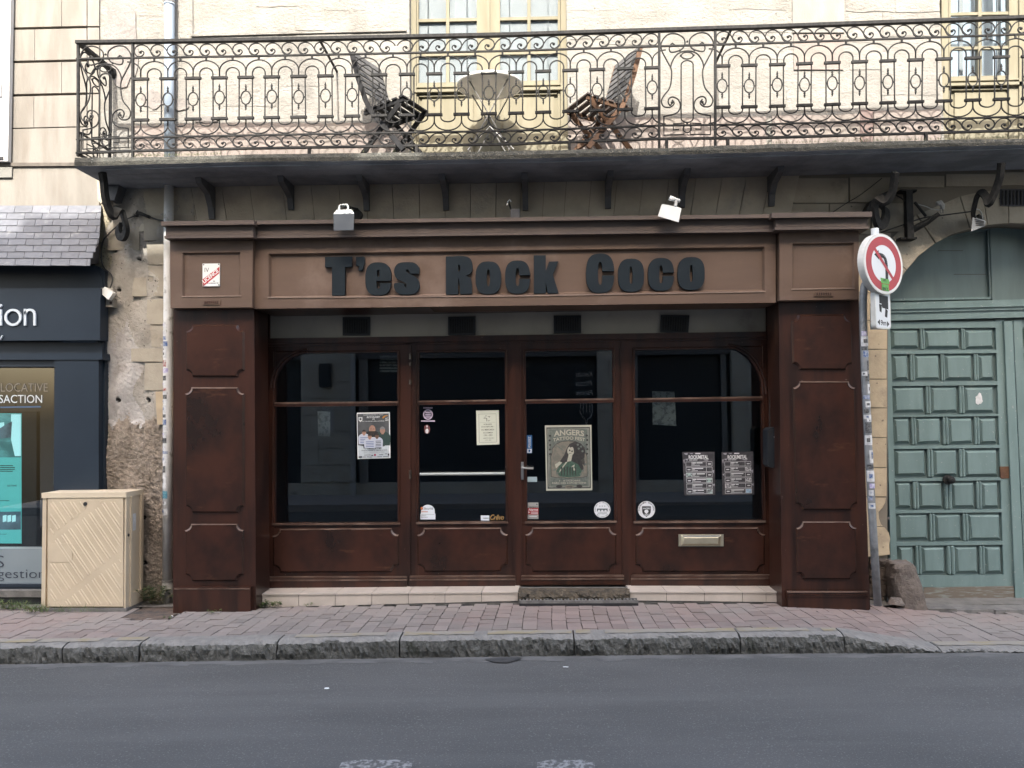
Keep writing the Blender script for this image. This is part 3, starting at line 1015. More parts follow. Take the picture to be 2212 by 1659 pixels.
# ------------------------------------------------------------------ house on the left: ashlar courses over a slate canopy and an estate agency
lh = thing('ashlar_house', 'neighbouring house of streaked pale ashlar at the left edge, above the slate canopy', 'house', (-5, 0, 0))
obj('wall', B().prism([(-700, -900), (214, -900), (214, 470), (-700, 470)], .05, .3), M_joint_shade, lh)
obj('wall', B().prism([(-700, 470), (206, 470), (206, 640), (-700, 640)], .1, .3), M_joint_shade, lh)
jx = [[-60, 133, 187.5], [-40, 75, 187.5], [-60, 133, 187.5], [-40, 73, 187.5], [-60, 187.5]]
rows = [(-12, 57.5), (63, 129.5), (135, 201.5), (207, 274.5), (277, 353.5)]
for r_i in range(-8, 5):
    if r_i < 0:
        y0, y1 = -12 + r_i * 74, -12 + r_i * 74 + 70.5
        xsj = jx[r_i % 4]
    else:
        y0, y1 = rows[r_i]
        xsj = jx[r_i]
    sl = lambda x, y: y - (x - 100) * .024
    for a, c in zip([-330] + xsj[:-1], xsj):
        obj('ashlar_block', B().prism([(a + .5, sl(a, y0)), (c - .5, sl(c, y0)), (c - .5, sl(c, y1)), (a + .5, sl(a, y1))], random.uniform(-.026, -.022), .06).bevel(.004), M_limeb, lh)
    obj('ashlar_block', B().prism([(189, sl(200, y0 - 1)), (214, sl(200, y0 - 1)), (214, sl(200, y1 + 1)), (189, sl(200, y1 + 1))], -.020, .06), M_limeb, lh)
obj('band_course', B().prism([(-330, 358), (214, 355), (214, 470), (-330, 470)], -.030, .02), M_limeb, lh)
obj('string_moulding', B().prism([(-330, 352), (187, 351), (187, 358), (-330, 361)], -.05, .02), mat('dark_string_stone', (.115, .10, .085), (.08, .07, .06), scale=9, rough=.9), lh)
obj('shutter_shadow', B().prism([(28, -200), (33, -200), (25, 351), (17, 351)], -.027, .0), M_joint_shade, lh)  # dark strip painted as the shutter's shadow on the wall
obj('shutter_foot_shadow', B().prism([(-120, 361), (26, 361), (25, 383), (-120, 384)], -.05, .02).bevel(.008), mat('shutter_shadow_grey', (.17, .165, .15), rough=.9, bump=.3, bscale=40), lh)  # grey block stands in for the shadow below the shutter
# white shutter folded back against the wall
sh = obj('shutter', B().prism([(-240, -300), (29, -300), (17, 348), (-240, 350)], -.09, -.045).bevel(.004), mat('shutter_white', (.42, .42, .42), rough=.5), lh, label='white folded back shutter')
obj('shutter_hinge', B().prism([(-4, 182), (3, 182), (3, 209), (-4, 209)], -.10, -.088), mat('grey_metal', (.22, .22, .22), rough=.5, metal=.6), sh)
obj('shutter_hinge', B().prism([(-4, 338), (6, 338), (6, 344), (-4, 344)], -.10, -.088), M_blk, sh)

# ---- the agency below
M_navy = mat('slate_blue_paint', (0.0155, 0.0255, 0.040), (0.0135, 0.0225, 0.036), scale=2, rough=.5, bump=.02, bscale=200, spec=.25)
M_navyd = mat('dark_blue_paint', (0.022, 0.031, 0.044), (0.018, 0.026, 0.038), scale=2, rough=.5, spec=.25)
ag = thing('estate_agency_shopfront', 'dark blue estate agency shopfront with a lit screen at the left edge', 'shopfront', (-5, -.1, 0))
# slate canopy
cn = obj('slate_roof', B().loft([W(-330, 447, -.02), W(219, 444, -.02), W(214, 523, -.20), W(191, 570, -.29), W(-330, 577, -.29)], [W(-330, 447, .02), W(219, 444, .02), W(214, 527, .02), W(214, 570, .02), W(-330, 577, .02)]), mat('roof_boarding', (.04, .04, .045), rough=.9), ag)
M_slate = mat('blue_grey_slate', (0.098, 0.103, 0.118), (0.074, 0.079, 0.092), scale=14, rough=.5, bump=.3, bscale=90, stretch=(1, 1, 2), rand=.14, bdist=.004, stain=(.2, .2, .205), sscale=6, slo=.58, shi=.75)
ry = [445, 459.5, 473, 487, 501, 515, 529, 543.5, 557.5, 573.5]
for k in range(9):
    ya, yb_ = ry[k], ry[k + 1]
    da, db = lerp(-.025, -.292, k / 9) - .006, lerp(-.025, -.292, (k + 1) / 9) - .016
    off = (0 if k % 2 else 19) + random.uniform(-2, 2)
    xr_ = lerp(219, 215, k / 5) if k <= 5 else lerp(213, 190, (k - 5) / 4)
    x = -60 - off
    lean = -10
    while x < xr_ - 4:
        x1 = x + 38.5 + random.uniform(-1.5, 1.5)
        e = min(x1, xr_)
        a_ = [(x + .5, ya - 1), (e - .4, ya - 1), (e - .4 + (lean if e == x1 else -4) * .35, yb_ + random.uniform(-.8, .6)), (x + .5 + lean * .35, yb_ + random.uniform(-.8, .6))]
        f = [W(a_[0][0], a_[0][1], da), W(a_[1][0], a_[1][1], da), W(a_[2][0], a_[2][1], db), W(a_[3][0], a_[3][1], db)]
        obj('slate', B().loft(f, [q + Vector((0, .012, -.004)) for q in f]), M_slate, cn)
        x = x1
obj('eave_board', B().prism([(-330, 577), (207, 574), (221, 600), (221, 627), (-330, 627)], -.06, .06), M_navyd, ag)
# sign board
sb_ = obj('sign_board', B().prism([(-330, 624), (217, 622), (216, 735), (-330, 737)], -.16, -.03).bevel(.006), M_navy, ag)
obj('cornice_band', B().prism([(-330, 741), (221, 739), (221, 764), (-330, 766)], -.08, .08), M_navyd, ag)
obj('lintel_beam', B().prism([(-330, 765), (221, 763), (221, 777), (-330, 778)], -.13, .08), M_navy, ag)
obj('side_board', B().prism([(211, 575), (226, 585), (227, 1075), (228, 1300), (213, 1300)], -.05, .08), M_navyd, ag)
obj('pilaster', B().prism([(118, 777), (213, 776), (213, 1300), (114, 1300)], -.12, .08).bevel(.004), M_navy, ag)
M_silver = mat('brushed_lettering', (.52, .58, .64), rough=.45)
YSB = -.175


def stroke(b, pts, w, Y, Y2):
    """flat stroke of even width along a measured line, given a little depth"""
    pts = [Vector((p[0], p[1])) for p in pts]
    L, R = [], []
    for i, p in enumerate(pts):
        t = (pts[min(i + 1, len(pts) - 1)] - pts[max(i - 1, 0)]).normalized()
        nrm = Vector((-t.y, t.x)) * w / 2
        L.append(p + nrm)
        R.append(p - nrm)
    for i in range(len(pts) - 1):
        b.prism([tuple(L[i]), tuple(L[i + 1]), tuple(R[i + 1]), tuple(R[i])], Y, Y2)
    return b


def arcpts(cx, cy, rx, ry, a0, a1, n=14):
    return [(cx + rx * math.cos(math.radians(lerp(a0, a1, k / n))), cy + ry * math.sin(math.radians(lerp(a0, a1, k / n)))) for k in range(n + 1)]


b = B()
stroke(b, [(0.5, 668), (0.5, 703)], 5.5, YSB, -.155)
obj('letter', b, M_silver, sb_)
b = B()
stroke(b, arcpts(27.5, 685.5, 16, 16, 0, 360, 28), 5, YSB, -.155)
obj('letter', b, M_silver, sb_)
b = B()
stroke(b, [(53.5, 667), (53.5, 703)], 5, YSB, -.155)
stroke(b, arcpts(63.8, 680, 10.4, 11, 180, 360, 12) + [(74.2, 703)], 5, YSB, -.155)
obj('letter', b, M_silver, sb_)
obj('letter', B().disc(W(0.5, 660, YSB), (0, 1, 0), .014, .02, 14), M_silver, sb_)
b = B()
stroke(b, [(4.5, 725), (-.5, 737 - 4)], 2, YSB, -.155)
obj('letter', b, M_silver, sb_)
# window with things behind it
wn = obj('shop_window', B().rect(-330, 778, 118, 792, -.10, .08), M_navyd, ag)
obj('pane', B().rect(-330, 790, 117, 1186, .0, .006), M_glass, wn)
M_in = mat('warm_grey_interior', (0.115, 0.118, 0.13), (0.095, 0.098, 0.108), scale=.8, rough=.9)
b = B()
p0, p1 = W(-500, 770, .1), W(119, 1200, .1)
b.box(p0.x - 3, p1.x, 1.8, 1.9, -.1, 3)
b.box(p1.x - .02, p1.x + .05, .09, 1.9, -.1, 3)
b.box(p0.x - 3, p1.x, .09, 1.9, 2.55, 2.65)
b.box(p0.x - 3, p1.x, .09, 1.9, -.1, .02)
obj('interior', b, M_in, ag)
obj('picture_frame', B().rect(-20, 838, 32, 880, 1.1, 1.13), mat('dark_frame', (.06, .055, .05), rough=.6), ag)
# lit screen
scn = thing('display_screen', 'lit cyan display screen standing inside the estate agency window', 'screen', W(10, 1180, .15))
obj('bezel', B().rect(-200, 889, 79, 1180, .14, .19), M_blk, scn)
M_cy = mat('cyan_screen', (.10, .50, .47), rough=.4, emit=.17)
M_cyd = mat('dim_screen_photo', (.035, .16, .165), (.11, .38, .38), scale=2.6, rough=.4, emit=.16, stretch=(1.5, 1, 3))
M_cyb = mat('bright_screen_window', (.45, .85, .85), rough=.4, emit=.2)
M_cyx = mat('dark_screen_photo', (.03, .06, .08), (.10, .18, .22), scale=6, rough=.4, emit=.14)
obj('screen', B().rect(-200, 893, 46, 1174, .135, .1395), M_cy, scn)
obj('screen_picture', flat(B(), [(-200, 894), (45.5, 894), (45.5, 988), (-200, 988)], .134), M_cyd, scn)
b = B()
flat(b, [(-5, 914), (9, 912), (9, 932), (-5, 934)], .1335)
flat(b, [(24, 895), (45, 895), (45, 985), (32, 985), (24, 950)], .1337)
obj('screen_picture', b, M_cyb, scn)
b = B()
flat(b, [(-20, 936), (26, 910), (24, 945), (-20, 950)], .1334)
obj('screen_picture', b, M_cyx, scn)
obj('screen_picture', flat(B(), [(-200, 1108), (45, 1105), (45, 1144), (-200, 1146)], .134), M_cyx, scn)
b = B()
for x in (6, 16, 26):
    flat(b, [(x, 1114), (x + 8, 1112), (x + 8, 1126), (x, 1128)], .1335)
obj('screen_picture', b, M_cyb, scn)
b = B()
for yy, xx in ((1005, 28), (1009, 32), (1013, 32), (1017, 28)):
    flat(b, [(-30, yy), (xx, yy), (xx, yy + 1.6), (-30, yy + 1.6)], .133)
px_text(b, '125 754 €', 16, 1047, 36, 1051, .133, .01)
px_text(b, 'Contact', 0, 1152, 14, 1155, .133)
flat(b, [(-20, 1081), (20, 1081), (20, 1082.2), (-20, 1082.2)], .133)
obj('screen_lettering', b, M_blk, scn)
M_faint = mat('faint_window_lettering', (.20, .19, .175), rough=.6)
b = B()
px_text(b, 'LOCATIVE', 2, 828, 103, 846, -.004, -.01)
obj('window_lettering', b, M_faint, ag)
b = B()
px_text(b, 'SACTION', -2, 853, 91, 870.5, -.004)
obj('window_lettering', b, M_silver, ag)
b = B()
flat(b, [(-40, 879), (88, 877), (88, 880), (-40, 882)], -.004)
obj('window_stripe', b, mat('blue_stripe', (.05, .10, .19), rough=.6), ag)
obj('glass_panel', B().rect(-330, 1185, 117, 1262, -.06, .05), mat('pale_blue_panel', (.21, .25, .275), (.19, .23, .255), scale=2, rough=.35), ag)
b = B()
px_text(b, 'gestion', -6, 1230.5, 97, 1255, -.064, -.012)
px_text(b, 'S', -12, 1200, 9, 1226, -.064, -.012)
obj('panel_lettering', b, mat('navy_lettering', (.022, .03, .05), rough=.5), ag)
obj('sill', B().rect(-330, 1262, 117, 1275, -.085, .05), M_navyd, ag)
obj('sill_bead', B().rect(-330, 1266, 117, 1268, -.092, -.08), M_navy, ag)
obj('step', B().rect(-330, 1276, 113, 1290, -.15, .05), M_cem, ag)
obj('base', B().rect(-330, 1290, 117, 1320, -.10, .05), mat('dark_base', (.025, .027, .03), rough=.7), ag)
M_int = mat('dark_wicker', (.03, .028, .026), rough=.9)
obj('waste_basket', B().rect(68, 1140, 100, 1186, .4, .6), M_int, ag)
# ------------------------------------------------------------------ brown bar shopfront
sf = thing('bar_shopfront', 'long brown wooden bar shopfront with dark lettering on its fascia, under the balcony', 'shopfront', W(1106, 1290, -.3))
M_fas = mat('faded_brown_paint', (0.104, 0.063, 0.042), (0.086, 0.051, 0.034), scale=1.8, rough=.62, bump=.05, bscale=120, stretch=(.5, 1, 2), stain=(.155, .105, .08), sscale=1.1, slo=.5, shi=.72)
M_var = mat('dark_varnished_wood', (0.046, 0.0175, 0.0112), (0.019, 0.0092, 0.0072), scale=2.2, rough=.30, bump=.06, bscale=60, stretch=(3.5, 1, .45), lo=.38, hi=.66, stain=(.056, .026, .0165), sscale=2.6, sstretch=(2.5, 1, .5), slo=.56, shi=.76, spec=.45, speck=(.12, .09, .075), spscale=30, splo=.745, sphi=.765)
M_varp = mat('dark_varnished_panel', (0.047, 0.0175, 0.0108), (0.0155, 0.0085, 0.0070), scale=2.2, rough=.27, bump=.06, bscale=60, stretch=(1.3, 1, 1.0), lo=.28, hi=.75, stain=(.085, .036, .019), sscale=4.2, sstretch=(.6, 1, 2.4), slo=.60, shi=.76, spec=.45)
M_edge = mat('lit_moulding_edge', (0.16, 0.11, 0.085), (0.075, 0.045, 0.033), scale=9, rough=.35, stretch=(.6, 1, 1), lo=.35, hi=.6)  # light caught by upper edges, put into a paler brown
M_let = mat('dark_slate_letters', (0.013, 0.0195, 0.025), (0.0105, 0.016, 0.021), scale=6, rough=.8, spec=.2)
M_trans = mat('grey_beige_board', (0.42, 0.395, 0.345), (0.35, 0.328, 0.285), scale=1.6, rough=.7, stretch=(1, 1, .5), stain=(.28, .262, .228), sscale=2.2, slo=.58, shi=.75)
YD = 0.05                                            # face of the doors
YP = -0.36                                           # face of the pilasters
YC = -0.40                                           # face of the fascia


def bil(q, u, v):
    (ax, ay), (bx, by), (cx, cy), (dx, dy) = q
    return (lerp(lerp(ax, bx, u), lerp(dx, cx, u), v), lerp(lerp(ay, by, u), lerp(dy, cy, u), v))


def notched(x0, y0, x1, y1, r, ins=0.0, n=5, dxb=0.0, dy=0.0):
    """rectangle with hollow quarter-round corners; dxb shears the foot, dy drops the right end"""
    x0, y0, x1, y1 = x0 + ins, y0 + ins, x1 - ins, y1 - ins
    o = []
    for cx, cy, a0 in ((x0, y0, 90), (x1, y0, 180), (x1, y1, 270), (x0, y1, 0)):
        for k in range(n + 1):
            a = math.radians(a0 - 90 * k / n)
            o.append((cx + r * math.cos(a), cy + r * math.sin(a)))
    return [(x + dxb * (y - y0) / (y1 - y0), y + dy * (x - x0) / (x1 - x0)) for x, y in o]


def field(parent, x0, y0, x1, y1, r, yb, h, ins, m=M_varp, dxb=0.0, dy=0.0):
    b = B()
    b.raised(notched(x0, y0, x1, y1, r, 0, 5, dxb, dy), notched(x0, y0, x1, y1, r, ins, 5, dxb, dy), yb, yb - h)
    p = obj('panel', b, m, parent)
    return p


def beads(parent, x0, y0, x1, y1, r, yb, h, dxb=0.0, dy=0.0, w=2.2):
    """pale strip painting top light on the upper edge of a panel"""
    b = B()
    o = notched(x0, y0, x1, y1, r, -.5, 5, dxb, dy)
    i = notched(x0, y0, x1, y1, r, w, 5, dxb, dy)
    top_o, top_i = o[:12], i[:12]
    for k in range(11):
        b.loft([W(*top_i[k], yb - h - .001), W(*top_i[k + 1], yb - h - .001), W(*top_o[k + 1], yb - .004), W(*top_o[k], yb - .004)],
               [W(*top_i[k], yb - h + .004), W(*top_i[k + 1], yb - h + .004), W(*top_o[k + 1], yb + .004), W(*top_o[k], yb + .004)])
    return obj('bead', b, M_edge, parent)


def sunk(name, outer, inner, yf, depth, bev, m, parent, yb):
    """board with a sunk field: frame, sloped edge and field"""
    b = B()
    inn2 = [(inner[0][0] + bev, inner[0][1] + bev), (inner[1][0] - bev, inner[1][1] + bev), (inner[2][0] - bev, inner[2][1] - bev), (inner[3][0] + bev, inner[3][1] - bev)]
    O, I, J = [W(x, y, yf) for x, y in outer], [W(x, y, yf) for x, y in inner], [W(x, y, yf) + Vector((0, depth, 0)) for x, y in inn2]
    Bk = [Vector((p.x, yb, p.z)) for p in O]
    for k in range(4):
        n = (k + 1) % 4
        b.face([O[k], O[n], I[n], I[k]])
        b.face([O[n], O[k], Bk[k], Bk[n]])
    b.face(Bk[::-1])
    bd = obj(name, b, m, parent)
    q = B()
    for k in range(4):
        n = (k + 1) % 4
        q.face([I[k], I[n], J[n], J[k]])
    q.face(J)
    return bd, obj('panel', q, m, bd)


# fascia with its cornice
fo = [(550, 519), (1106, 513), (1676, 499), (1676, 653.5), (1106, 662.5), (550, 665.5)]
fas, fpan = sunk('fascia', [(550, 518), (1676, 499), (1676, 653.5), (550, 667)], [(580, 548), (1652, 533), (1652, 628), (580, 643)], YC, .028, 4, M_fas, sf, -.05)
obj('fascia_bead', B().prism([(578, 641), (1106, 638), (1654, 628.5), (1654, 631), (1106, 640.8), (578, 644)], YC - .006, YC + .02), mat('lit_brown_edge', (.22, .155, .12), (.16, .11, .085), scale=5, rough=.6), fas)  # light on the lower slope of the sunk field, painted as a pale strip
obj('soffit', B().box(W(552, 660, YC).x, W(1672, 660, YC).x, YC + .03, YD + .12, W(1106, 664, YC).z + .018, W(1106, 664, YC).z + .05), M_var, sf)


def mouldings(parent, x0, x1, top, name):
    """stack of cornice strips; each (dy0, dy1, depth)"""
    for dy0, dy1, yy, m in top:
        b = B()
        s = -.0125
        yl, yr = 478 + s * (x0 - 360), 478 + s * (x1 - 360)
        b.prism([(x0, yl + dy0), (x1, yr + dy0), (x1, yr + dy1), (x0, yl + dy1)], yy, -.02)
        b.bevel(.006)
        obj(name, b, m, parent)


M_fasd = mat('cornice_shade_brown', (0.078, 0.056, 0.046), (0.062, 0.045, 0.038), scale=2.2, rough=.7, bump=.05, bscale=120, stretch=(.4, 1, 2), stain=(.10, .07, .055), sscale=1.6, slo=.55, shi=.75)  # fascia brown darkened: balcony shade on the cornice put into the colour
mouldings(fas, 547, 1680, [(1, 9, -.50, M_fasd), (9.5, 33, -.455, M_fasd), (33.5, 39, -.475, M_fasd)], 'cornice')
# end blocks
cl = obj('end_block', B().rect(369, 514, 545, 520, YC - .05, -.05), M_fas, sf)
lb, lp = sunk('end_board', [(367, 516), (546, 514), (545, 664), (368, 665.5)], [(394, 546), (519, 544.5), (519, 640), (394, 641.5)], YC - .05, .02, 3, M_fas, sf, -.05)
obj('board_bead', B().prism([(392, 639.5), (521, 638), (521, 640.5), (392, 642)], YC - .055, YC - .03), mat('lit_brown_edge', (.22, .155, .12)), lb)  # pale strip paints the lit lower bevel of the left board
rb, rp = sunk('end_board', [(1684, 497), (1855, 495), (1855, 646.5), (1684, 649)], [(1712, 526), (1845, 524.5), (1845, 623.5), (1712, 625)], YC - .05, .02, 3, M_fas, sf, -.05)
obj('board_bead', B().prism([(1710, 623.5), (1847, 621.5), (1847, 624), (1710, 626)], YC - .055, YC - .03), mat('lit_brown_edge', (.22, .155, .12)), rb)  # pale strip paints the lit lower bevel of the right board
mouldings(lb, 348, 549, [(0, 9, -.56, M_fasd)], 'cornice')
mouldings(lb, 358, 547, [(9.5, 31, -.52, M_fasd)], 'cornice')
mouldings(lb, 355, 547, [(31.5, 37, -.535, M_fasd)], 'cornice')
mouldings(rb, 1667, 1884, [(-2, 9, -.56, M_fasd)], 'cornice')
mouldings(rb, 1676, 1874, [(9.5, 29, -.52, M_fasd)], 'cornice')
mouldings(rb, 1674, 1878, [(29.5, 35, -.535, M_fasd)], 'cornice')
for bd, x0, y0, x1, y1 in ((lb, 437, 648.5, 475, 658), (rb, 1759, 630, 1800, 640)):
    g = obj('name_plate', B().rect(x0, y0, x1, y1, YC - .058, YC - .04), M_fas, bd)
    for k in range(7):
        xx = lerp(x0 + 5, x1 - 7, k / 6)
        obj('slot', B().rect(xx, y0 + 2, xx + 2.4, y1 - 2, YC - .0605, YC - .05), M_var, g)

# pilasters
for side, quad, pan, pl in (
        ('l', [(375, 664), (549, 662), (553, 1322), (374, 1325)], [(400, 701, 527, 814), (400, 837, 527, 1108), (399, 1132, 526, 1256)], [(376, 1271), (541, 1270), (541, 1313), (376, 1314)]),
        ('r', [(1682, 648), (1855, 645), (1880, 1318), (1689, 1314)], [(1710, 679, 1840, 799), (1713, 824, 1847, 1102), (1720, 1127, 1850, 1252)], [(1700, 1277), (1875, 1278), (1876, 1304), (1701, 1302)])):
    pz = obj('pilaster', B().prism(quad, YP, -.02).bevel(.006), M_var, sf)
    for k, (x0, y0, x1, y1) in enumerate(pan):
        dxb = 0 if side == 'l' else (3, 7, 2)[k]
        field(pz, x0, y0, x1, y1, 14, YP, .020, 3.5, dxb=dxb)
        if k:
            beads(pz, x0, y0, x1, y1, 14, YP, .020, dxb=dxb)
    if side == 'l':
        q = B().prism([(374, 1270), (541, 1269), (541, 1324), (374, 1327)], YP - .045, YP + .01).bevel(.005)
        obj('plinth', q, M_var, pz)
        obj('plinth_bead', B().prism([(376, 1271), (540, 1270.5), (540, 1273), (376, 1273.5)], YP - .05, YP - .03), M_edge, pz)
    else:
        q = B().prism([(1701, 1278), (1875, 1278), (1878, 1318), (1702, 1315)], YP - .04, YP + .01).bevel(.005)
        obj('plinth', q, M_var, pz)
        for d in (0, 5, 9):
            obj('plinth_bead', B().prism([(1701, 1278 + d), (1874, 1278 + d), (1874, 1280.5 + d), (1701, 1280.5 + d)], YP - .05, YP - .03), M_edge if d == 0 else M_var, pz)

# transom board with four dark grilles
tr = obj('transom_board', B().prism([(560, 664), (1675, 648), (1675, 724), (560, 735)], YD + .02, YD + .08), M_trans, sf)
obj('reveal_post', B().prism([(553, 668), (583, 668), (577, 1270), (560, 1270)], YD - .0, YD + .09), M_var, sf)
obj('reveal_post', B().prism([(1655, 650), (1690, 650), (1692, 1270), (1657, 1270)], YD - .0, YD + .09), M_var, sf)
M_gr = mat('black_grille', (.018, .020, .023), rough=.55)
for q4 in ([(740, 685), (799, 684.5), (799, 724.5), (740, 724.5)], [(968, 684), (1027, 683), (1027, 723.5), (968, 724)], [(1196, 681.5), (1255.5, 681), (1255.5, 719), (1196.5, 720)], [(1428, 680), (1489.5, 681), (1487, 721), (1426, 717.5)]):
    g = obj('vent_grille', B().prism(q4, YD + .0, YD + .03).bevel(.003), M_gr, tr)
    for k in range(10):
        u0, u1 = (k + .9) / 11.6, (k + 1.4) / 11.6
        obj('slat', B().prism([bil(q4, u0, .12), bil(q4, u1, .12), bil(q4, u1, .88), bil(q4, u0, .88)], YD - .007, YD + .004), M_iron, g)
for k, (d0, d1, yy) in enumerate(((-6, -1, .035), (-1, 6, .02), (6, 11, .038))):
    obj('head_rail', B().prism([(576, 737 + d0), (1657, 722 + d0), (1657, 722 + d1), (576, 737 + d1)], YD + yy - .06, YD + .08), M_var, sf)


# ---- glazed bays: x limits, opening, muntin, lower panel
def arc_corner(x_edge, x_top, y_top, y_edge, n=9):
    """quarter curve from the side of the opening to its head"""
    return [(lerp(x_edge, x_top, 1 - math.cos(math.radians(90 * k / n))), lerp(y_edge, y_top, math.sin(math.radians(90 * k / n)))) for k in range(n + 1)]


bays = [  # name, outer quad, opening quad, muntin y at left and right, panel, mouldings y
    ('side_window', [(575, 744), (880, 741), (880, 1271), (573, 1273)], [(595, 763.5), (858, 761), (859, 1128.5), (593, 1130)], (874, 871.5), (589, 1143, 861, 1238, -2), 'l', (1246, 1256, 1272)),
    ('door', [(886, 743), (1108, 739), (1114, 1266), (884, 1268)], [(904.5, 761.5), (1090.5, 759.5), (1092, 1126), (904, 1127.5)], (870.5, 867.5), (901, 1141, 1097, 1236, -1), None, (1244.5, 1252.5, 1267)),
    ('door', [(1121, 740), (1344, 736), (1349, 1264), (1125, 1265)], [(1135, 759.5), (1323, 756), (1327.5, 1124.5), (1139, 1126)], (867.5, 865), (1135, 1140, 1332, 1236, -1), None, (1243.5, 1252, 1264)),
    ('side_window', [(1354, 737), (1662, 731), (1668, 1266), (1362, 1264)], [(1371, 756), (1643, 752), (1649, 1124), (1374, 1125.5)], (865, 861), (1373, 1140, 1653, 1236, 0), 'r', (1242.5, 1252, 1266))]
bay_objs = []
M_pane = M_glass
for name, O, I, mu, pn, arcs, mo in bays:
    b = B()
    # frame as one ring of four boards
    yf, yb = YD - .01, YD + .05
    fr = [bil(O, 0, 0), bil(O, 1, 0), bil(O, 1, 1), bil(O, 0, 1)]
    br = (I[3][1] + I[2][1]) / 2 + 3
    b.prism([O[0], (I[0][0], O[0][1]), (I[3][0], br), (I[3][0], O[3][1]), O[3]], yf, yb)
    b.prism([(I[1][0], O[1][1]), O[1], O[2], (I[2][0], O[2][1]), (I[2][0], br)], yf, yb)
    b.prism([(I[0][0], O[0][1]), (I[1][0], O[1][1]), I[1], I[0]], yf + .002, yb)
    b.prism([I[3], I[2], (I[2][0], O[2][1]), (I[3][0], O[3][1])], yf + .002, yb)
    fobj = obj(name, b, M_var, sf)
    bay_objs.append(fobj)
    # sloping bead round the opening
    q = B()
    bd = 5
    J = [(I[0][0] - bd, I[0][1] - bd), (I[1][0] + bd, I[1][1] - bd), (I[2][0] + bd, I[2][1] + bd), (I[3][0] - bd, I[3][1] + bd)]
    for k in range(4):
        n = (k + 1) % 4
        q.loft([W(*J[k], yf - .012), W(*J[n], yf - .012), W(*I[n], yf + .016), W(*I[k], yf + .016)], [W(*J[k], yf + .01), W(*J[n], yf + .01), W(*I[n], yf + .03), W(*I[k], yf + .03)])
    obj('glazing_bead', q, M_var, fobj)
    q = B()
    q.prism([(J[3][0], J[3][1] - 4.5), (J[2][0], J[2][1] - 4.5), J[2], J[3]], yf - .016, yf)
    obj('weather_bead', q, M_edge, fobj)
    # muntin
    ml, mr = lerp(I[0][0], I[3][0], .3), lerp(I[1][0], I[2][0], .3)
    q = B()
    q.prism([(ml - 3, mu[0] - 4.6), (mr + 3, mu[1] - 4.6), (mr + 3, mu[1] + 4.6), (ml - 3, mu[0] + 4.6)], yf - .014, yb)
    q.bevel(.008)
    obj('glazing_bar', q, M_var, fobj)
    obj('glazing_bar_edge', B().prism([(ml - 2, mu[0] - 4.8), (mr + 2, mu[1] - 4.8), (mr + 2, mu[1] - 1.2), (ml - 2, mu[0] - 1.2)], yf - .0175, yf - .01), M_edge, fobj)  # pale strip paints the light along the bar's top
    if arcs:
        if arcs == 'l':
            ac = arc_corner(593.5, 664, 763, 838)
            corner = [(I[0][0] - 3, I[0][1] - 3)]
        else:
            ac = arc_corner(1646.5, 1572, 752.5, 852)
            corner = [(I[1][0] + 3, I[1][1] - 3)]
        obj('corner_board', B().prism(ac + corner, yf + .0055, yb), M_var, fobj)
        for off in (0, 6):
            pp = [W(x + (2.5 + off) * (-1 if arcs == 'l' else 1) * math.cos(math.radians(90 * k / 9)), y - (2.5 + off) * math.sin(math.radians(90 * k / 9)), yf - .002) for k, (x, y) in enumerate(ac)]
            obj('curved_bead', B().tube(pp, .011, 6), M_var, fobj)
    # panes
    yg = YD + .028
    for (a, c) in ((0, 1), (1, 2)):
        tl, trr = (I[0], I[1]) if a == 0 else ((ml, mu[0] + 3), (mr, mu[1] + 3))
        bl, brr = ((ml, mu[0] - 3), (mr, mu[1] - 3)) if a == 0 else (I[3], I[2])
        obj('pane', B().prism([(tl[0] - 2, tl[1] - 2), (trr[0] + 2, trr[1] - 2), (brr[0] + 2, brr[1] + 2), (bl[0] - 2, bl[1] + 2)], yg, yg + .005), M_pane, fobj)
    # lower panel
    x0, y0, x1, y1, dy = pn
    field(fobj, x0, y0, x1, y1, 15, yf, .016, 3.5, dy=dy)
    beads(fobj, x0, y0, x1, y1, 15, yf, .016, dy=dy)
    xa, xb = O[3][0] + 1, O[2][0] - 1
    for d0, d1, yy, m in ((0, 3, -.022, M_edge), (3.2, 6.2, -.03, M_var), (6.4, 9.5, -.036, M_edge)):
        obj('rail_moulding', B().prism([(xa, mo[0] + d0), (xb, mo[0] + d0 - 1), (xb, mo[0] + d1 - 1), (xa, mo[0] + d1)], yf + yy, yf + .01), m, fobj)
    obj('kick_board', B().prism([(xa, mo[0] + 9.6), (xb, mo[0] + 8.6), (xb, mo[2] - 1), (xa, mo[2])], yf - .03, yf + .01).bevel(.004), M_var, fobj)
# posts between the bays
for q4 in ([(876, 741), (888, 741), (886, 1268), (876, 1269)], [(1104, 738), (1124, 738), (1128, 1265), (1109, 1266)], [(1340, 735), (1358, 735), (1366, 1265), (1345, 1265)]):
    obj('post', B().prism(q4, YD - .022, YD + .06).bevel(.005), M_var, sf)
M_hinge = mat('worn_hinge', (.10, .085, .07), (.03, .02, .015), scale=40, rough=.4, metal=.3)
for y0, y1 in ((764, 776), (783, 790), (820, 830), (1016, 1034)):
    obj('hinge', B().tube([W(886.5, y0, YD - .035), W(886.5, y1, YD - .035)], .012, 8), M_hinge, bay_objs[1])
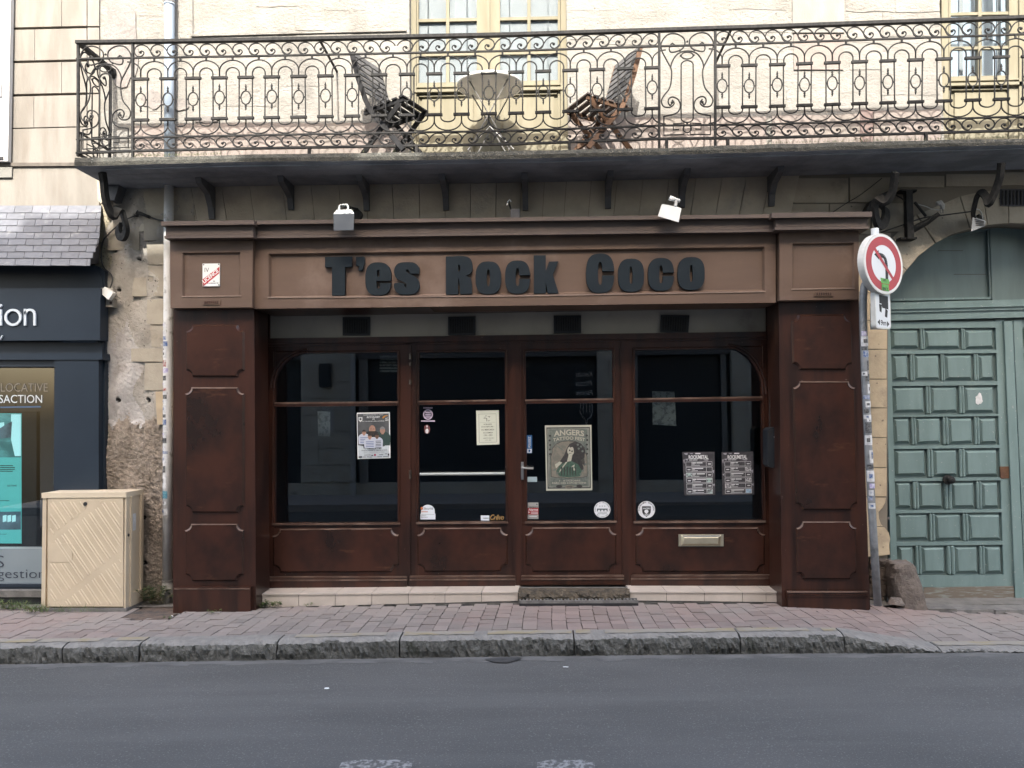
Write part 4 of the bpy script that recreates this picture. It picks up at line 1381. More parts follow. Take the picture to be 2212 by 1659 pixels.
# push bar, lever handle, brass letter flap
M_steel = mat('brushed_steel', (.55, .55, .54), rough=.3, metal=.9)
pb = obj('push_bar', B().tube([W(907, 1024.5, YD - .05), W(1090, 1023, YD - .05)], .013, 8), mat('pale_bar', (.33, .36, .36), rough=.35), bay_objs[1])
for x in (909, 1088):
    obj('bar_mount', B().tube([W(x, 1024, YD - .05), W(x, 1024, YD + .02)], .009, 6), M_steel, pb)
hd = obj('handle_plate', B().rect(1125.5, 998, 1131, 1036, YD - .025, YD - .005).bevel(.003), M_steel, bay_objs[2])
obj('lever', B().tube([W(1128, 1010, YD - .03), W(1129, 1010.5, YD - .075), W(1134, 1011, YD - .08), W(1152, 1012, YD - .078)], .0095, 8), M_steel, hd)
obj('key_plate', B().rect(1126, 1026, 1130, 1034, YD - .03, YD - .02), M_steel, hd)
M_brass = mat('pale_brass', (.62, .57, .44), (.52, .47, .35), scale=8, rough=.28, metal=.75)
lf = obj('letter_flap', B().rect(1466, 1154.5, 1563, 1180, YD - .036, YD - .02).bevel(.004), M_brass, bay_objs[3])
b = B()
b.raised([(1472, 1157), (1558, 1156.5), (1558, 1178.5), (1472, 1178.5)], [(1478, 1162), (1552, 1161.5), (1550, 1174.5), (1476, 1175)], YD - .036, YD - .052)
obj('flap', b, M_brass, lf)
obj('flap_edge', B().prism([(1474, 1156.5), (1556, 1156), (1553, 1160), (1477, 1160.5)], YD - .053, YD - .037), mat('bright_brass', (.85, .82, .72), rough=.2, metal=.7), lf)

# ---- sign letters, thick cut-out boards
YL = YC - .008


def so_(cx, cy, rx, ry, n=28, p=2.7):
    return [(cx + rx * math.copysign(abs(math.cos(2 * math.pi * k / n)) ** (2 / p), math.cos(2 * math.pi * k / n)), cy + ry * math.copysign(abs(math.sin(2 * math.pi * k / n)) ** (2 / p), math.sin(2 * math.pi * k / n))) for k in range(n)]


def letter(loops):
    b = solid_outline(loops, YL, YC + .026)
    return obj('letter', b, M_let, fas)


letter([[(702, 555), (760, 554), (760, 576), (745, 577), (745, 638), (717, 638.5), (717, 577), (702, 577.5)]])
letter([[(769, 555), (787, 554.5), (787, 570), (782, 584), (774, 584.5), (776, 574), (769, 574)]])


def let_o(x0, y0, x1, y1, hw=3.4, hh=.26):
    cx, cy = (x0 + x1) / 2, (y0 + y1) / 2
    letter([so_(cx, cy, (x1 - x0) / 2, (y1 - y0) / 2), so_(cx, cy, hw, (y1 - y0) * hh)[::-1]])


def let_c(x0, y0, x1, y1, hw=4, hh=.27, gap=.055):
    cx, cy = (x0 + x1) / 2, (y0 + y1) / 2
    h = y1 - y0
    o = so_(cx, cy, (x1 - x0) / 2, h / 2, 36)
    i_ = so_(cx, cy, hw, h * hh, 36)
    g = h * gap
    oo = [p for p in o if not (p[0] > cx and abs(p[1] - cy) < g)]
    k = max(range(len(oo)), key=lambda j: (oo[j][0] > cx and oo[j][1] > cy, -abs(oo[j][1] - cy)))
    oo = oo[k:] + oo[:k]                      # starts under the mouth, runs round to above it
    ii = [p for p in i_ if not (p[0] > cx and abs(p[1] - cy) < g)]
    k = max(range(len(ii)), key=lambda j: (ii[j][0] > cx and ii[j][1] > cy, -abs(ii[j][1] - cy)))
    ii = ii[k:] + ii[:k]
    letter([[(x1, cy + g)] + oo + [(x1, cy - g), (cx + hw, cy - g)] + ii[::-1] + [(cx + hw, cy + g)]])


# e: slot above the bar, mouth on the right below it
def let_e(x0, y0, x1, y1):
    cx, cy = (x0 + x1) / 2, (y0 + y1) / 2
    h = y1 - y0
    o = so_(cx, cy, (x1 - x0) / 2, h / 2, 36)
    ym = cy + h * .03
    oo = [p for p in o if not (p[0] > cx and ym + 1 < p[1] < ym + h * .10)]
    k = max(range(len(oo)), key=lambda j: (oo[j][0] > cx and oo[j][1] > ym, -abs(oo[j][1] - ym)))
    oo = oo[k:] + oo[:k]
    lo_ = [(cx + 4, ym + h * .10), (cx + 4, cy + h * .27), (cx, cy + h * .30), (cx - 4, cy + h * .27), (cx - 4, ym + 2), (x1 - .5, ym + 2)]
    letter([[(x1 - .3, ym + h * .10)] + oo + lo_[::-1], so_(cx, cy - h * .17, 3.2, h * .10)[::-1]])


let_e(789, 566.5, 845, 638)
s_pts = smooth_path([(905, 591), (905, 578), (896, 568), (878, 566), (860, 569), (852, 580), (852, 592), (858, 602), (872, 609), (878, 614), (877, 620), (873, 618), (872, 612), (852, 612), (852, 624), (861, 634), (879, 636.5), (897, 633), (905.5, 621), (904, 606), (894, 596), (880, 589), (877, 584), (880, 582), (884, 585), (885, 591)], 3)
letter([[(p[0], p[1]) for p in s_pts]])
letter([[(963, 554)] + [(p[0], p[1]) for p in smooth_path([(1000, 553), (1014, 557), (1020, 568), (1020, 584), (1014, 592), (1006, 594.5)], 3)] + [(1017, 601), (1019, 612), (1020, 634.5), (994, 635), (993, 611), (991, 602), (989.5, 600), (989.5, 635.5), (963, 636)],
        [(989.5, 572), (989.5, 586), (993, 585.5), (995, 580), (993.5, 572.5)]])
let_o(1027, 564.5, 1082.5, 635.5)
let_c(1091, 562.5, 1145, 634.5)
letter([[(1153, 551.5), (1179, 551), (1179, 585), (1186, 565), (1206, 564.5), (1194, 593), (1207, 633), (1183, 633.5), (1179, 611), (1179, 633.5), (1153, 634)]])
let_c(1266, 547.5, 1327, 633, 4.5, .29)
let_o(1335, 558.5, 1391.5, 630.5)
let_c(1400, 557, 1456, 628)
let_o(1464, 555, 1522.5, 626.5)

# ---- tiled step, broken at the second door, drain grate
st = thing('tiled_step', 'low step of pale tiles along the foot of the brown shopfront', 'step', W(1106, 1296, -.2))
YSF = -.215


def st_top(px):
    return poly([(540, 1283.5), (803, 1281), (1106, 1278.5), (1400, 1278), (1640, 1278.5), (1700, 1279)], px)


def st_bot(px):
    return poly([(540, 1310), (803, 1303), (1106, 1295), (1360, 1294), (1640, 1297), (1700, 1299)], px)


b = B()
b.prism([(548, st_top(548) + 2), (1106, 1280.5), (1696, 1281), (1696, 1310), (548, 1316)], YSF + .008, .12)
obj('core', b, M_cem, st)
jt = [546, 566, 645, 724, 803, 882, 961, 1040, 1119]
jt2 = [1361, 1440, 1522, 1604, 1655, 1697]
for js in (jt, jt2):
    for a, c in zip(js, js[1:]):
        obj('riser_tile', B().prism([(a + .7, st_top(a) + 1.2), (c - .7, st_top(c) + 1.2), (c - .7, st_bot(c) + 3), (a + .7, st_bot(a) + 3)], YSF, YSF + .02).bevel(.002), M_tile, st)
        q = B()
        pa, pc = W(a + .7, st_top(a), YSF - .008), W(c - .7, st_top(c), YSF - .008)
        sh_ = .015 if js is jt else -.012
        back = YD + .02
        q.loft([pa, pc, Vector((pc.x + sh_, back, pc.z)), Vector((pa.x + sh_, back, pa.z))], [p - Vector((0, 0, .012)) for p in (pa, pc, Vector((pc.x + sh_, back, pc.z)), Vector((pa.x + sh_, back, pa.z)))])
        q.bevel(.002)
        obj('tread_tile', q, M_tile, st)
M_brok = mat('broken_brown_cement', (.105, .083, .058), (.05, .042, .032), scale=22, rough=.95, bump=1, bscale=60, bdist=.02, stain=(.17, .14, .1), sscale=18, slo=.56, shi=.66)
b = B()
n = 40
ring = []
for i in range(n + 1):
    px = lerp(1121, 1360, i / n)
    r4 = []
    for k, (yy, ya) in enumerate(((YD + .02, 1268), (-.12, 1272), (-.20, 1277), (-.235, 1283), (-.25, 1289), (-.245, 1298))):
        p = W(px, ya + (random.gauss(0, 1.3) if k > 1 else 0), yy + (random.gauss(0, .010) if k > 1 else 0))
        r4.append(b.bm.verts.new(p))
    ring.append(r4)
for a, c in zip(ring, ring[1:]):
    for k in range(5):
        b.bm.faces.new((a[k], c[k], c[k + 1], a[k + 1]))
obj('broken_section', b, M_brok, st)
dg_ = thing('drain_grate', 'narrow slotted drain grate in the paving under the broken step', 'drain grate', W(1250, 1297, -.28))
p0, p1 = W(1122, 1297, -.27), W(1377, 1298, -.27)
M_gal = mat('dusty_galvanised', (.17, .165, .155), (.11, .105, .1), scale=20, rough=.7)
obj('channel', B().box(p0.x, p1.x, -.325, -.235, p0.z - .04, p0.z - .014), M_blk, dg_)
for yy in (-.322, -.245):
    obj('edge_strip', B().box(p0.x, p1.x, yy, yy + .012, p0.z - .02, p0.z + .010), M_gal, dg_)
nb = 34
for k in range(nb):
    xx = lerp(p0.x, p1.x, k / nb)
    obj('bar', B().box(xx, xx + .012, -.31, -.245, p0.z - .012, p0.z + .008), M_gal, dg_)
# ------------------------------------------------------------------ wrought iron balcony railing
YR = -0.575
RT = [(165, 94), (553, 88.5), (1106, 77), (1659, 60), (2212, 40), (2900, 15)]
RB = [(165, 331), (290, 326), (553, 320.5), (1106, 311.5), (1425, 300), (1659, 297.5), (2212, 281.5), (2900, 262)]


def R(px, v, dy=0.0):
    return W(px, lerp(poly(RT, px), poly(RB, px), v), YR + dy)


XEND = 2740
rl = thing('balcony_railing', 'long black wrought iron balcony railing with scrolls and ovals, above the shopfront', 'railing', R(1106, 1))
rng = random.Random(5)
# rails
for nm, v, hw, hd in (('handrail', -.008, .013, .022), ('upper_bar', .141, .0062, .009), ('lower_bar', .877, .0062, .009), ('bottom_rail', 1.0, .0085, .013)):
    pts = [R(p, v) for p in [165 + k * 60 for k in range(44) if 165 + k * 60 < XEND] + [XEND]]
    obj(nm, B().tube(pts, 0, sq=(hd, hw)), M_iron, rl)
for p in (169, 287, 1424, 1545, 2683):
    obj('post', B().tube([R(p, -.01), R(p, 1.02), R(p, 1.12 if p > 169 else 1.03)], 0, sq=(.011, .0095)), M_iron, rl)
for p in (445 + 553 - 330, 1440, 1572, 2000, 2420, 900, 1230):
    obj('foot', B().tube([R(p, 1.0), R(p, 1.11)], 0, sq=(.012, .012)), M_iron, rl)
TR = .0062


def curve(b, pts, r=TR, n=5, y=0.0, sm=4):
    pp = smooth_path([(p[0], p[1], 0) for p in pts], sm) if sm else [Vector((p[0], p[1], 0)) for p in pts]
    return b.tube([R(q.x, q.y, y) for q in pp], r, n)


def wob():
    return rng.uniform(-.8, .8)


cent = [304, 362.5, 417, 474, 531, 587, 645, 703, 760.5, 819, 879, 938, 997, 1056, 1115, 1173.5, 1232, 1290, 1350, 1409,
        1560, 1618.5, 1679, 1738, 1798, 1857, 1918, 1978, 2039, 2101.5, 2163, 2224, 2285, 2346, 2407, 2468, 2529, 2590, 2650]
hw = 14.3
VC, VD = .338, .716
for i, c in enumerate(cent):
    bl = thing_b = B()
    o = bpy.data.objects.new('baluster', None)
    COL.objects.link(o)
    o.parent = rl
    o.location = R(c, .5) - base_of(rl)
    o.empty_display_size = .05
    w1, w2 = wob(), wob()
    for sgn, nm in ((-1, 'bar'), (1, 'bar')):
        obj(nm, B().tube([R(c + sgn * hw + w1, VC), R(c + sgn * hw + w2, VD)], TR, 5), M_iron, o)
    for v in (VC, VD):
        obj('collar', B().tube([R(c - hw - 3.2, v), R(c + hw + 3.2, v)], 0, sq=(.012, .0105)).bevel(.003), M_iron, o)
    b = B()
    vm = .525 + rng.uniform(-.006, .006)
    b.tube([R(c + 10.6 * math.cos(a), vm + .062 * math.sin(a)) for a in [2 * math.pi * k / 20 for k in range(20)]], TR * .95, 5, closed=True)
    obj('oval', b, M_iron, o)
    for v0, v1 in ((vm - .064, vm - .125), (vm + .064, vm + .118)):
        obj('finial', B().tube([R(c, v0), R(c, lerp(v0, v1, .25)), R(c, lerp(v0, v1, .4)), R(c, lerp(v0, v1, .6)), R(c, v1)], [.006, .010, .006, .009, .003], 6), M_iron, o)
    for sgn in (-1, 1):
        obj('stud', B().tube([R(c + sgn * 10.2, vm), R(c + sgn * hw, vm)], .0075, 5), M_iron, o)


def archpair(xa, xb, half=None):
    """outer and inner arch between two balusters, above and below"""
    m = (xa + xb) / 2
    sp = (xb - xa) / 2
    for up in (1, -1):
        f = (lambda v: v) if up == 1 else (lambda v: 1.03 - v * .0 - v)
        cr, spv, colv = (.176, .275, VC) if up == 1 else (.862, .772, VD)
        b = B()
        pts = []
        n = 14
        for k in range(n + 1):
            a = math.pi * k / n
            pts.append((m - sp * math.cos(a), lerp(spv, cr, math.sin(a))))
        pts = [(xa, colv)] + pts + [(xb, colv)]
        if half == 'l':
            pts = pts[len(pts) // 2:]
        if half == 'r':
            pts = pts[:len(pts) // 2 + 1]
        b.tube([R(x, v) for x, v in pts], TR, 5)
        obj('outer_arch', b, M_iron, rl)
        if not half:
            b = B()
            s2 = sp - hw
            cr, spv = (.243, .30) if up == 1 else (.782, .742)
            pts = [(m - s2, colv)] + [(m - s2 * math.cos(math.pi * k / n), lerp(spv, cr, math.sin(math.pi * k / n))) for k in range(n + 1)] + [(m + s2, colv)]
            b.tube([R(x, v) for x, v in pts], TR, 5)
            obj('inner_arch', b, M_iron, rl)
            obj('rivet', B().tube([R(m, .141 if up == 1 else .858), R(m, .178 if up == 1 else .877)], .0095, 6), M_iron, rl)


for a, c in zip(cent, cent[1:]):
    if c - a < 100:
        archpair(a, c)
archpair(287 - 41, 304, 'l')
archpair(1409, 1409 + 58, 'r')
archpair(1560 - 58, 1560, 'l')

# running scrolls under the handrail and over the bottom rail
S_ = [(13.5, .62), (15.5, .52), (19.5, .58), (20.5, .74), (17, .90), (11, .97), (5, .90), (1.2, .72), (.3, .50), (2.5, .26), (8, .09), (15, .03), (22.5, .08), (29, .25), (33, .45), (36.5, .66), (41, .85), (46, .97)]


def scroll_run(x0, x1, n):
    mid = (x0 + x1) / 2
    p = (x1 - x0) / n
    for k in range(n):
        xa = x0 + k * p
        mirror = xa + p / 2 > mid
        for v0, v1 in ((.018, .133), (.884, .985)):
            b = B()
            last = (k == n // 2 - 1) or (k == n // 2)
            pts = []
            for (u, v) in S_:
                u = u * p / 35.0
                if (k in (n // 2 - 1, n // 2, )) and u > p - 1:
                    continue
                pts.append((xa + p - u if mirror else xa + u, lerp(v0, v1, v)))
            curve(b, pts, TR * .92, 5, 0, 3)
            q = pts[0]
            b.ball(R(q[0], q[1]), .0125, 7, 5)
            obj('scroll', b, M_iron, rl)


scroll_run(290, 1422, 32)
scroll_run(1547, 2680, 32)

# lyre panels; outline in panel units: u -1..1 between the posts, v 0..1
L1 = [(-.50, .115), (-.43, .10), (-.42, .14), (-.50, .185), (-.60, .155), (-.66, .115), (-.63, .06), (-.52, .02), (-.36, .005), (-.20, .02), (-.10, .07), (-.09, .13), (-.15, .165), (-.27, .175)]
LYRE = [
    [(-.49, .117), (-.44, .13), (-.40, .155), (-.44, .18), (-.56, .172), (-.64, .13), (-.60, .08), (-.49, .092), (-.44, .12)],
]
UP = [(-.49, .12), (-.545, .10), (-.62, .12), (-.66, .155), (-.60, .185), (-.40, .18), (-.18, .155), (-.08, .10), (-.16, .045), (-.45, .008), (-.75, .02), (-.95, .09), (-.94, .165), (-.76, .26), (-.61, .335), (-.57, .39), (-.60, .48), (-.68, .545), (-.85, .60), (-.95, .655), (-.86, .71), (-.62, .715), (-.48, .68), (-.56, .645)]
SPIR = [(-.56, .672), (-.63, .70), (-.70, .665), (-.66, .63), (-.52, .618), (-.33, .645), (-.25, .70), (-.32, .755), (-.50, .785), (-.82, .80), (-.86, .80)]
FRET = [(-.86, .80), (-.86, .985), (-.12, .98), (-.12, .872), (-.51, .878), (-.51, .935), (-.30, .93)]
ARCH2 = [(-.61, .335), (-.56, .28), (-.40, .215), (-.20, .185), (0, .178)]


def lyre(fn, parent, m):
    for sgn in (-1, 1):
        f = lambda q: fn(sgn * -1 * q[0], q[1])
        for nm, path, sm in (('lyre_curve', UP, 4), ('lyre_scroll', SPIR, 4), ('fret', FRET, 0), ('lyre_arch', ARCH2, 4)):
            pp = smooth_path([(q[0], q[1], 0) for q in path], sm) if sm else [Vector((q[0], q[1], 0)) for q in path]
            b = B().tube([f(q) for q in pp], TR * 1.05, 5)
            if nm in ('lyre_curve', 'lyre_scroll'):
                b.ball(f(path[0]), .012, 7, 5)
            obj(nm, b, m, parent)
    b = B().tube([fn(.225 * math.cos(a), (.315 if math.sin(a) < 0 else .82) + .045 * math.sin(a)) for a in [2 * math.pi * (k + .5) / 24 for k in range(24)]], TR, 5, closed=True)
    obj('long_loop', b, m, parent)
    obj('oval', B().tube([fn(.22 * math.cos(a), .222 + .033 * math.sin(a)) for a in [2 * math.pi * k / 18 for k in range(18)]], TR, 5, closed=True), m, parent)
    obj('ring', B().tube([fn(.15 * math.cos(a), .925 + .037 * math.sin(a)) for a in [2 * math.pi * k / 18 for k in range(18)]], TR, 5, closed=True), m, parent)
    for u, v in ((0, .088), (-.27, .172), (.27, .172), (-.24, .222), (.24, .222), (0, .875)):
        obj('rivet', B().ball(fn(u, v), .010, 6, 4), m, parent)


lyre(lambda u, v: R(1484.5 + 58.5 * u, .02 + .96 * v), rl, M_iron)
lyre(lambda u, v: R(228 + 57 * u, .02 + .96 * v), rl, M_iron)
# side return to the wall and stays
c0, c1 = R(169, 0), R(169, 1)
SR = lambda u, v: Vector((c0.x, lerp(YR + .01, -.03, (u + 1) / 2), lerp(c0.z, c1.z, v)))
lyre(lambda u, v: SR(u * .93 - .02, .02 + .96 * v), rl, M_iron)
for nm, v, hw_, hd in (('handrail', -.008, .013, .022), ('bottom_rail', 1.0, .0085, .013), ('upper_bar', .80, .006, .008)):
    obj(nm, B().tube([SR(-1.0, v), SR(1.05, v)], 0, sq=(hd, hw_)), M_iron, rl)
obj('post', B().tube([SR(.86, -.01), SR(.86, 1.02)], 0, sq=(.011, .0095)), M_iron, rl)
obj('wall_plate', B().tube([SR(.95, -.02), SR(1.0, .02), SR(1.08, .06)], [.03, .03, .015], 7), M_iron, rl)
for p in (690, 1580, 2470):
    q = R(p, -.0)
    obj('stay', B().tube([q, (q.x, -.25, q.z - .01), (q.x + .0, .03, q.z - .02)], 0, sq=(.009, .007)), M_iron, rl)

# ------------------------------------------------------------------ folding chairs and table on the balcony
ZB = lambda px: W(px, slab_top(px), YS).z + .012


def tilt_slab(b, c, ax, ay, az, sx, sy, sz):
    """bar of size sx, sy, sz along three axes about c"""
    q = [c + ax * (sx / 2 * i) + ay * (sy / 2 * j) + az * (sz / 2 * k) for i in (-1, 1) for j in (-1, 1) for k in (-1, 1)]
    v = [b.bm.verts.new(p) for p in q]
    for f in ((0, 1, 3, 2), (4, 6, 7, 5), (0, 4, 5, 1), (2, 3, 7, 6), (0, 2, 6, 4), (1, 5, 7, 3)):
        b.bm.faces.new([v[i] for i in f])
    return b


def chair(label, loc, rot, ms, mf, mb):
    """folding slatted chair facing +x: crossing legs, slatted seat and back"""
    t = thing('folding_chair', label, 'chair', loc, 'folding chairs on the balcony')
    Rz = Matrix.Rotation(rot, 3, 'Z')
    L = lambda x, y, z: Vector(loc) + Rz @ Vector((x, y, z))
    ex, ey, ez = Rz @ Vector((1, 0, 0)), Rz @ Vector((0, 1, 0)), Vector((0, 0, 1))
    wd = .20
    for s in (-1, 1):
        # long leg: front foot up to the top of the back
        f0, f1, f2 = (.25, 0.0), (-.12, .44), (-.29, .96)
        pts = [L(f0[0], s * wd, f0[1]), L(f1[0] + .03, s * wd, f1[1] - .04), L(f1[0] - .02, s * wd, f1[1] + .06), L(-.215, s * wd, .70), L(f2[0], s * wd, f2[1])]
        obj('back_leg', B().tube(pts, 0, sq=(.011, .021)), mf, t)
        pts = [L(-.24, s * (wd - .028), 0.0), L(.21, s * (wd - .028), .435)]
        obj('leg', B().tube(pts, 0, sq=(.011, .020)), mf, t)
        obj('seat_rail', B().tube([L(-.17, s * (wd - .026), .40), L(.24, s * (wd - .026), .445)], 0, sq=(.012, .018)), mf, t)
    for k in range(6):
        u = k / 5
        c = L(lerp(-.13, .225, u), 0, lerp(.424, .468, u))
        obj('seat_slat', tilt_slab(B(), c, (ex + ez * .11).normalized(), ey, (ez - ex * .11).normalized(), .046, .40, .014), ms, t)
    d = Vector((-.155, 0, .46)).normalized()
    for k in range(7):
        u = .20 + .80 * k / 6
        xx, zz = lerp(-.145, -.285, u), lerp(.51, .945, u)
        ax = Rz @ d
        obj('back_slat', tilt_slab(B(), L(xx + .012, 0, zz), ax, ey, ax.cross(ey), .042 if k < 6 else .05, .40, .012), mb, t)
    for x, z in ((.235, .05), (-.21, .05)):
        obj('stretcher', B().tube([L(x, -wd + .03, z), L(x, wd - .03, z)], .009, 6), mf, t)
    return t


M_cgrey = mat('dark_grey_weathered_wood', (.012, .0125, .0135), (.024, .024, .025), scale=20, rough=.8, stretch=(1, 1, .3), spec=.12)
M_cgrey2 = mat('pale_grey_weathered_wood', (.105, .104, .105), (.075, .075, .075), scale=20, rough=.8, stretch=(1, 1, .3), spec=.12)
M_cbr = mat('orange_brown_wood', (.12, .068, .042), (.07, .044, .03), scale=20, rough=.75, stretch=(1, 1, .3), spec=.15)
M_cdk = mat('dark_brown_slats', (.050, .040, .036), (.08, .062, .055), scale=20, rough=.75, spec=.15)
cl = W(848, 330, -.33)
chair('dark grey folding slatted chair left of the round table', (cl.x, -.33, ZB(838)), -.42, M_cgrey, M_cgrey, M_cgrey2)
cr = W(1300, 320, -.33)
chair('brown folding slatted chair right of the round table', (cr.x, -.31, ZB(1300)), math.pi + .45, M_cdk, M_cbr, M_cgrey2)
M_tab = mat('pale_grey_metal', (.80, .78, .73), (.74, .72, .67), scale=8, rough=.55)
tc = W(1058, 184, -.30)
M_tleg = mat('grey_table_legs', (.16, .155, .145), rough=.5)
tb = thing('bistro_table', 'round pale metal bistro table with thin folding legs between the two chairs', 'table', (tc.x, -.30, ZB(1058)))
b = B().disc((tc.x, -.30, tc.z - .008), (0, 0, 1), .283, .016, 40)
b.bevel(.004)
obj('table_top', b, M_tab, tb)
obj('rim', B().tube([(tc.x + .283 * math.cos(a), -.30 + .283 * math.sin(a), tc.z - .008) for a in [2 * math.pi * k / 36 for k in range(36)]], .010, 6, closed=True), M_tab, tb)
z0 = ZB(1058)
for s in (-1, 1):
    obj('leg', B().tube([(tc.x - .20, -.30 + s * .17, z0), (tc.x + .17, -.30 + s * .17, tc.z - .02)], .0062, 6), M_tleg, tb)
    obj('leg', B().tube([(tc.x + .20, -.30 + s * .15, z0), (tc.x - .17, -.30 + s * .15, tc.z - .02)], .0062, 6), M_tleg, tb)
for x, z in ((-.17, z0 + .05), (.17, z0 + .05), (-.15, tc.z - .03), (.15, tc.z - .03)):
    obj('crossbar', B().tube([(tc.x + x, -.47, z), (tc.x + x, -.13, z)], .007, 6), M_tab, tb)
M_wm = mat('white_tube', (.6, .6, .59), rough=.4)
obj('brace', B().tube([W(1010, 324, -.45), W(1058, 273, -.3), W(1110, 322, -.45)], .005, 6), M_wm, tb)
# grass and moss along the balcony edge
b = B()
for k in range(520):
    px = rng.choice((rng.uniform(290, 480), rng.uniform(1660, 2212), rng.uniform(480, 1660) if rng.random() < .25 else rng.uniform(1670, 2212)))
    p = W(px, slab_top(px) - .5, YS + rng.uniform(.005, .06))
    h = rng.uniform(.008, .03)
    dx_ = rng.uniform(-.012, .012)
    b.face([p + Vector((-.002, 0, -.006)), p + Vector((.002, 0, -.006)), p + Vector((dx_, rng.uniform(-.01, .01), h))])
o = obj('edge_grass', b, mat('dull_grass', (.055, .065, .03), (.10, .10, .055), scale=40, rough=.8), kind='stuff')
o['label'] = 'short grass and moss growing along the balcony edge'
# ------------------------------------------------------------------ green carriage door under the arch
M_grn = mat('faded_green_paint', (0.150, 0.217, 0.213), (0.126, 0.186, 0.183), scale=3, rough=.55, bump=.08, bscale=60, stretch=(3, 1, .5), rand=.05, stain=(.175, .24, .234), sscale=2.2, slo=.55, shi=.75, speck=(.27, .29, .275), spscale=40, splo=.675, sphi=.71)
M_grnd = mat('deep_green_paint', (0.108, 0.152, 0.149), (0.092, 0.13, 0.127), scale=3, rough=.6, bump=.05, bscale=60, stretch=(3, 1, .5))
M_grey_w = mat('bare_grey_wood', (.15, .125, .10), (.22, .235, .215), scale=14, rough=.85, stretch=(.5, 1, 4), bump=.4, bscale=60, lo=.5, hi=.62)
gd = thing('carriage_door', 'faded green panelled carriage door with an arched top, right of the brown shopfront', 'door', W(2180, 1297, .2))
YG = 0.24
TYM = [(x, y) for x, y in ARCH if y < 700]
obj('tympanum', B().prism([(1900, 700)] + [(1900, 640)] + [(x - 6 if x < 2180 else x + 6, y - 6) for x, y in TYM] + [(2460, 640), (2460, 700)], YG + .02, YG + .07), M_grnd, gd)


def rail(name, pts, y0, y1, m=None, bev=.004):
    q = B().prism(pts, y0, y1)
    if bev:
        q.bevel(bev)
    return obj(name, q, m or M_grn, gd)


# curved frame and stiles of the fanlight panels
inn = [(1926, 650), (1941, 631), (1957, 606), (1972, 587), (1992, 562), (2026, 535), (2061, 515), (2097, 504), (2138, 496)]
out = [(1916, 650), (1922, 634), (1944, 598), (1957, 581), (1982, 551), (2019, 523), (2057, 502), (2094, 491), (2138, 483)]
rail('arch_frame', out + inn[::-1], YG - .02, YG + .03, M_grnd)
rail('fan_stile', [(2138, 484), (2196, 480), (2199, 662), (2144, 662)], YG - .012, YG + .03, M_grnd)
rail('fan_stile', [(2390, 560), (2460, 640), (2460, 662), (2390, 662)], YG - .012, YG + .03, M_grnd)
obj('panel_bead', B().prism([(1926, 645), (2138, 641), (2138, 646), (1926, 650)], YG - .004, YG + .03), M_grn, gd)
obj('panel_bead', B().prism([(2133, 498), (2138, 497), (2143, 645), (2138, 646)], YG - .004, YG + .03), M_grnd, gd)
for x0, y0, x1, y1 in ((2026, 541, 2080, 542), (2060, 592, 2130, 593)):
    obj('board_joint', B().rect(x0, y0, x1, y1, YG + .0185, YG + .03), M_joint_shade, gd)
# transom
for y0, y1, yy in ((652, 660, -.03), (660, 667, -.05), (667, 674, -.035), (674, 686, -.02), (686, 691, -.04)):
    rail('transom', [(1914, y0 + 2), (2460, y0 - 12), (2460, y1 - 12), (1914, y1 + 2)], YG + yy, YG + .04)


def leafq(x0, x1, xb0, xb1):
    """leaf outline: head and foot"""
    return [(x0, 695), (x1, 691), (xb1, 1297), (xb0, 1299)]


LX = lambda x, y: x + (y - 700) * lerp(.0185, .040, (x - 1918) / 250)
leaf = obj('door_leaf', B().prism(leafq(1912, 2170, 1926, 2194), YG + .012, YG + .06), M_grnd, gd)


def part(name, parent, pts, y0, y1, m, bev=.003):
    q = B().prism(pts, y0, y1)
    if bev:
        q.bevel(bev)
    return obj(name, q, m, parent)


rowsg = [(712, 753, ((1925, 1985), (1998, 2074), (2085, 2147))),
         (767, 821, ((1928, 1963), (1976, 2030), (2041, 2101), (2114, 2148))),
         (836, 892, ((1929, 1997), (2011, 2069), (2083, 2148))),
         (903, 959, ((1930, 1966), (1979, 2033), (2049, 2102), (2116, 2154))),
         (972, 1029, ((1934, 2000), (2016, 2069), (2085, 2156))),
         (1042, 1098, ((1935, 1969), (1985, 2037), (2056, 2106), (2121, 2158))),
         (1111, 1167, ((1939, 2005), (2020, 2077), (2092, 2162))),
         (1181, 1239, ((1941, 1975), (1991, 2042), (2063, 2113), (2128, 2165)))]
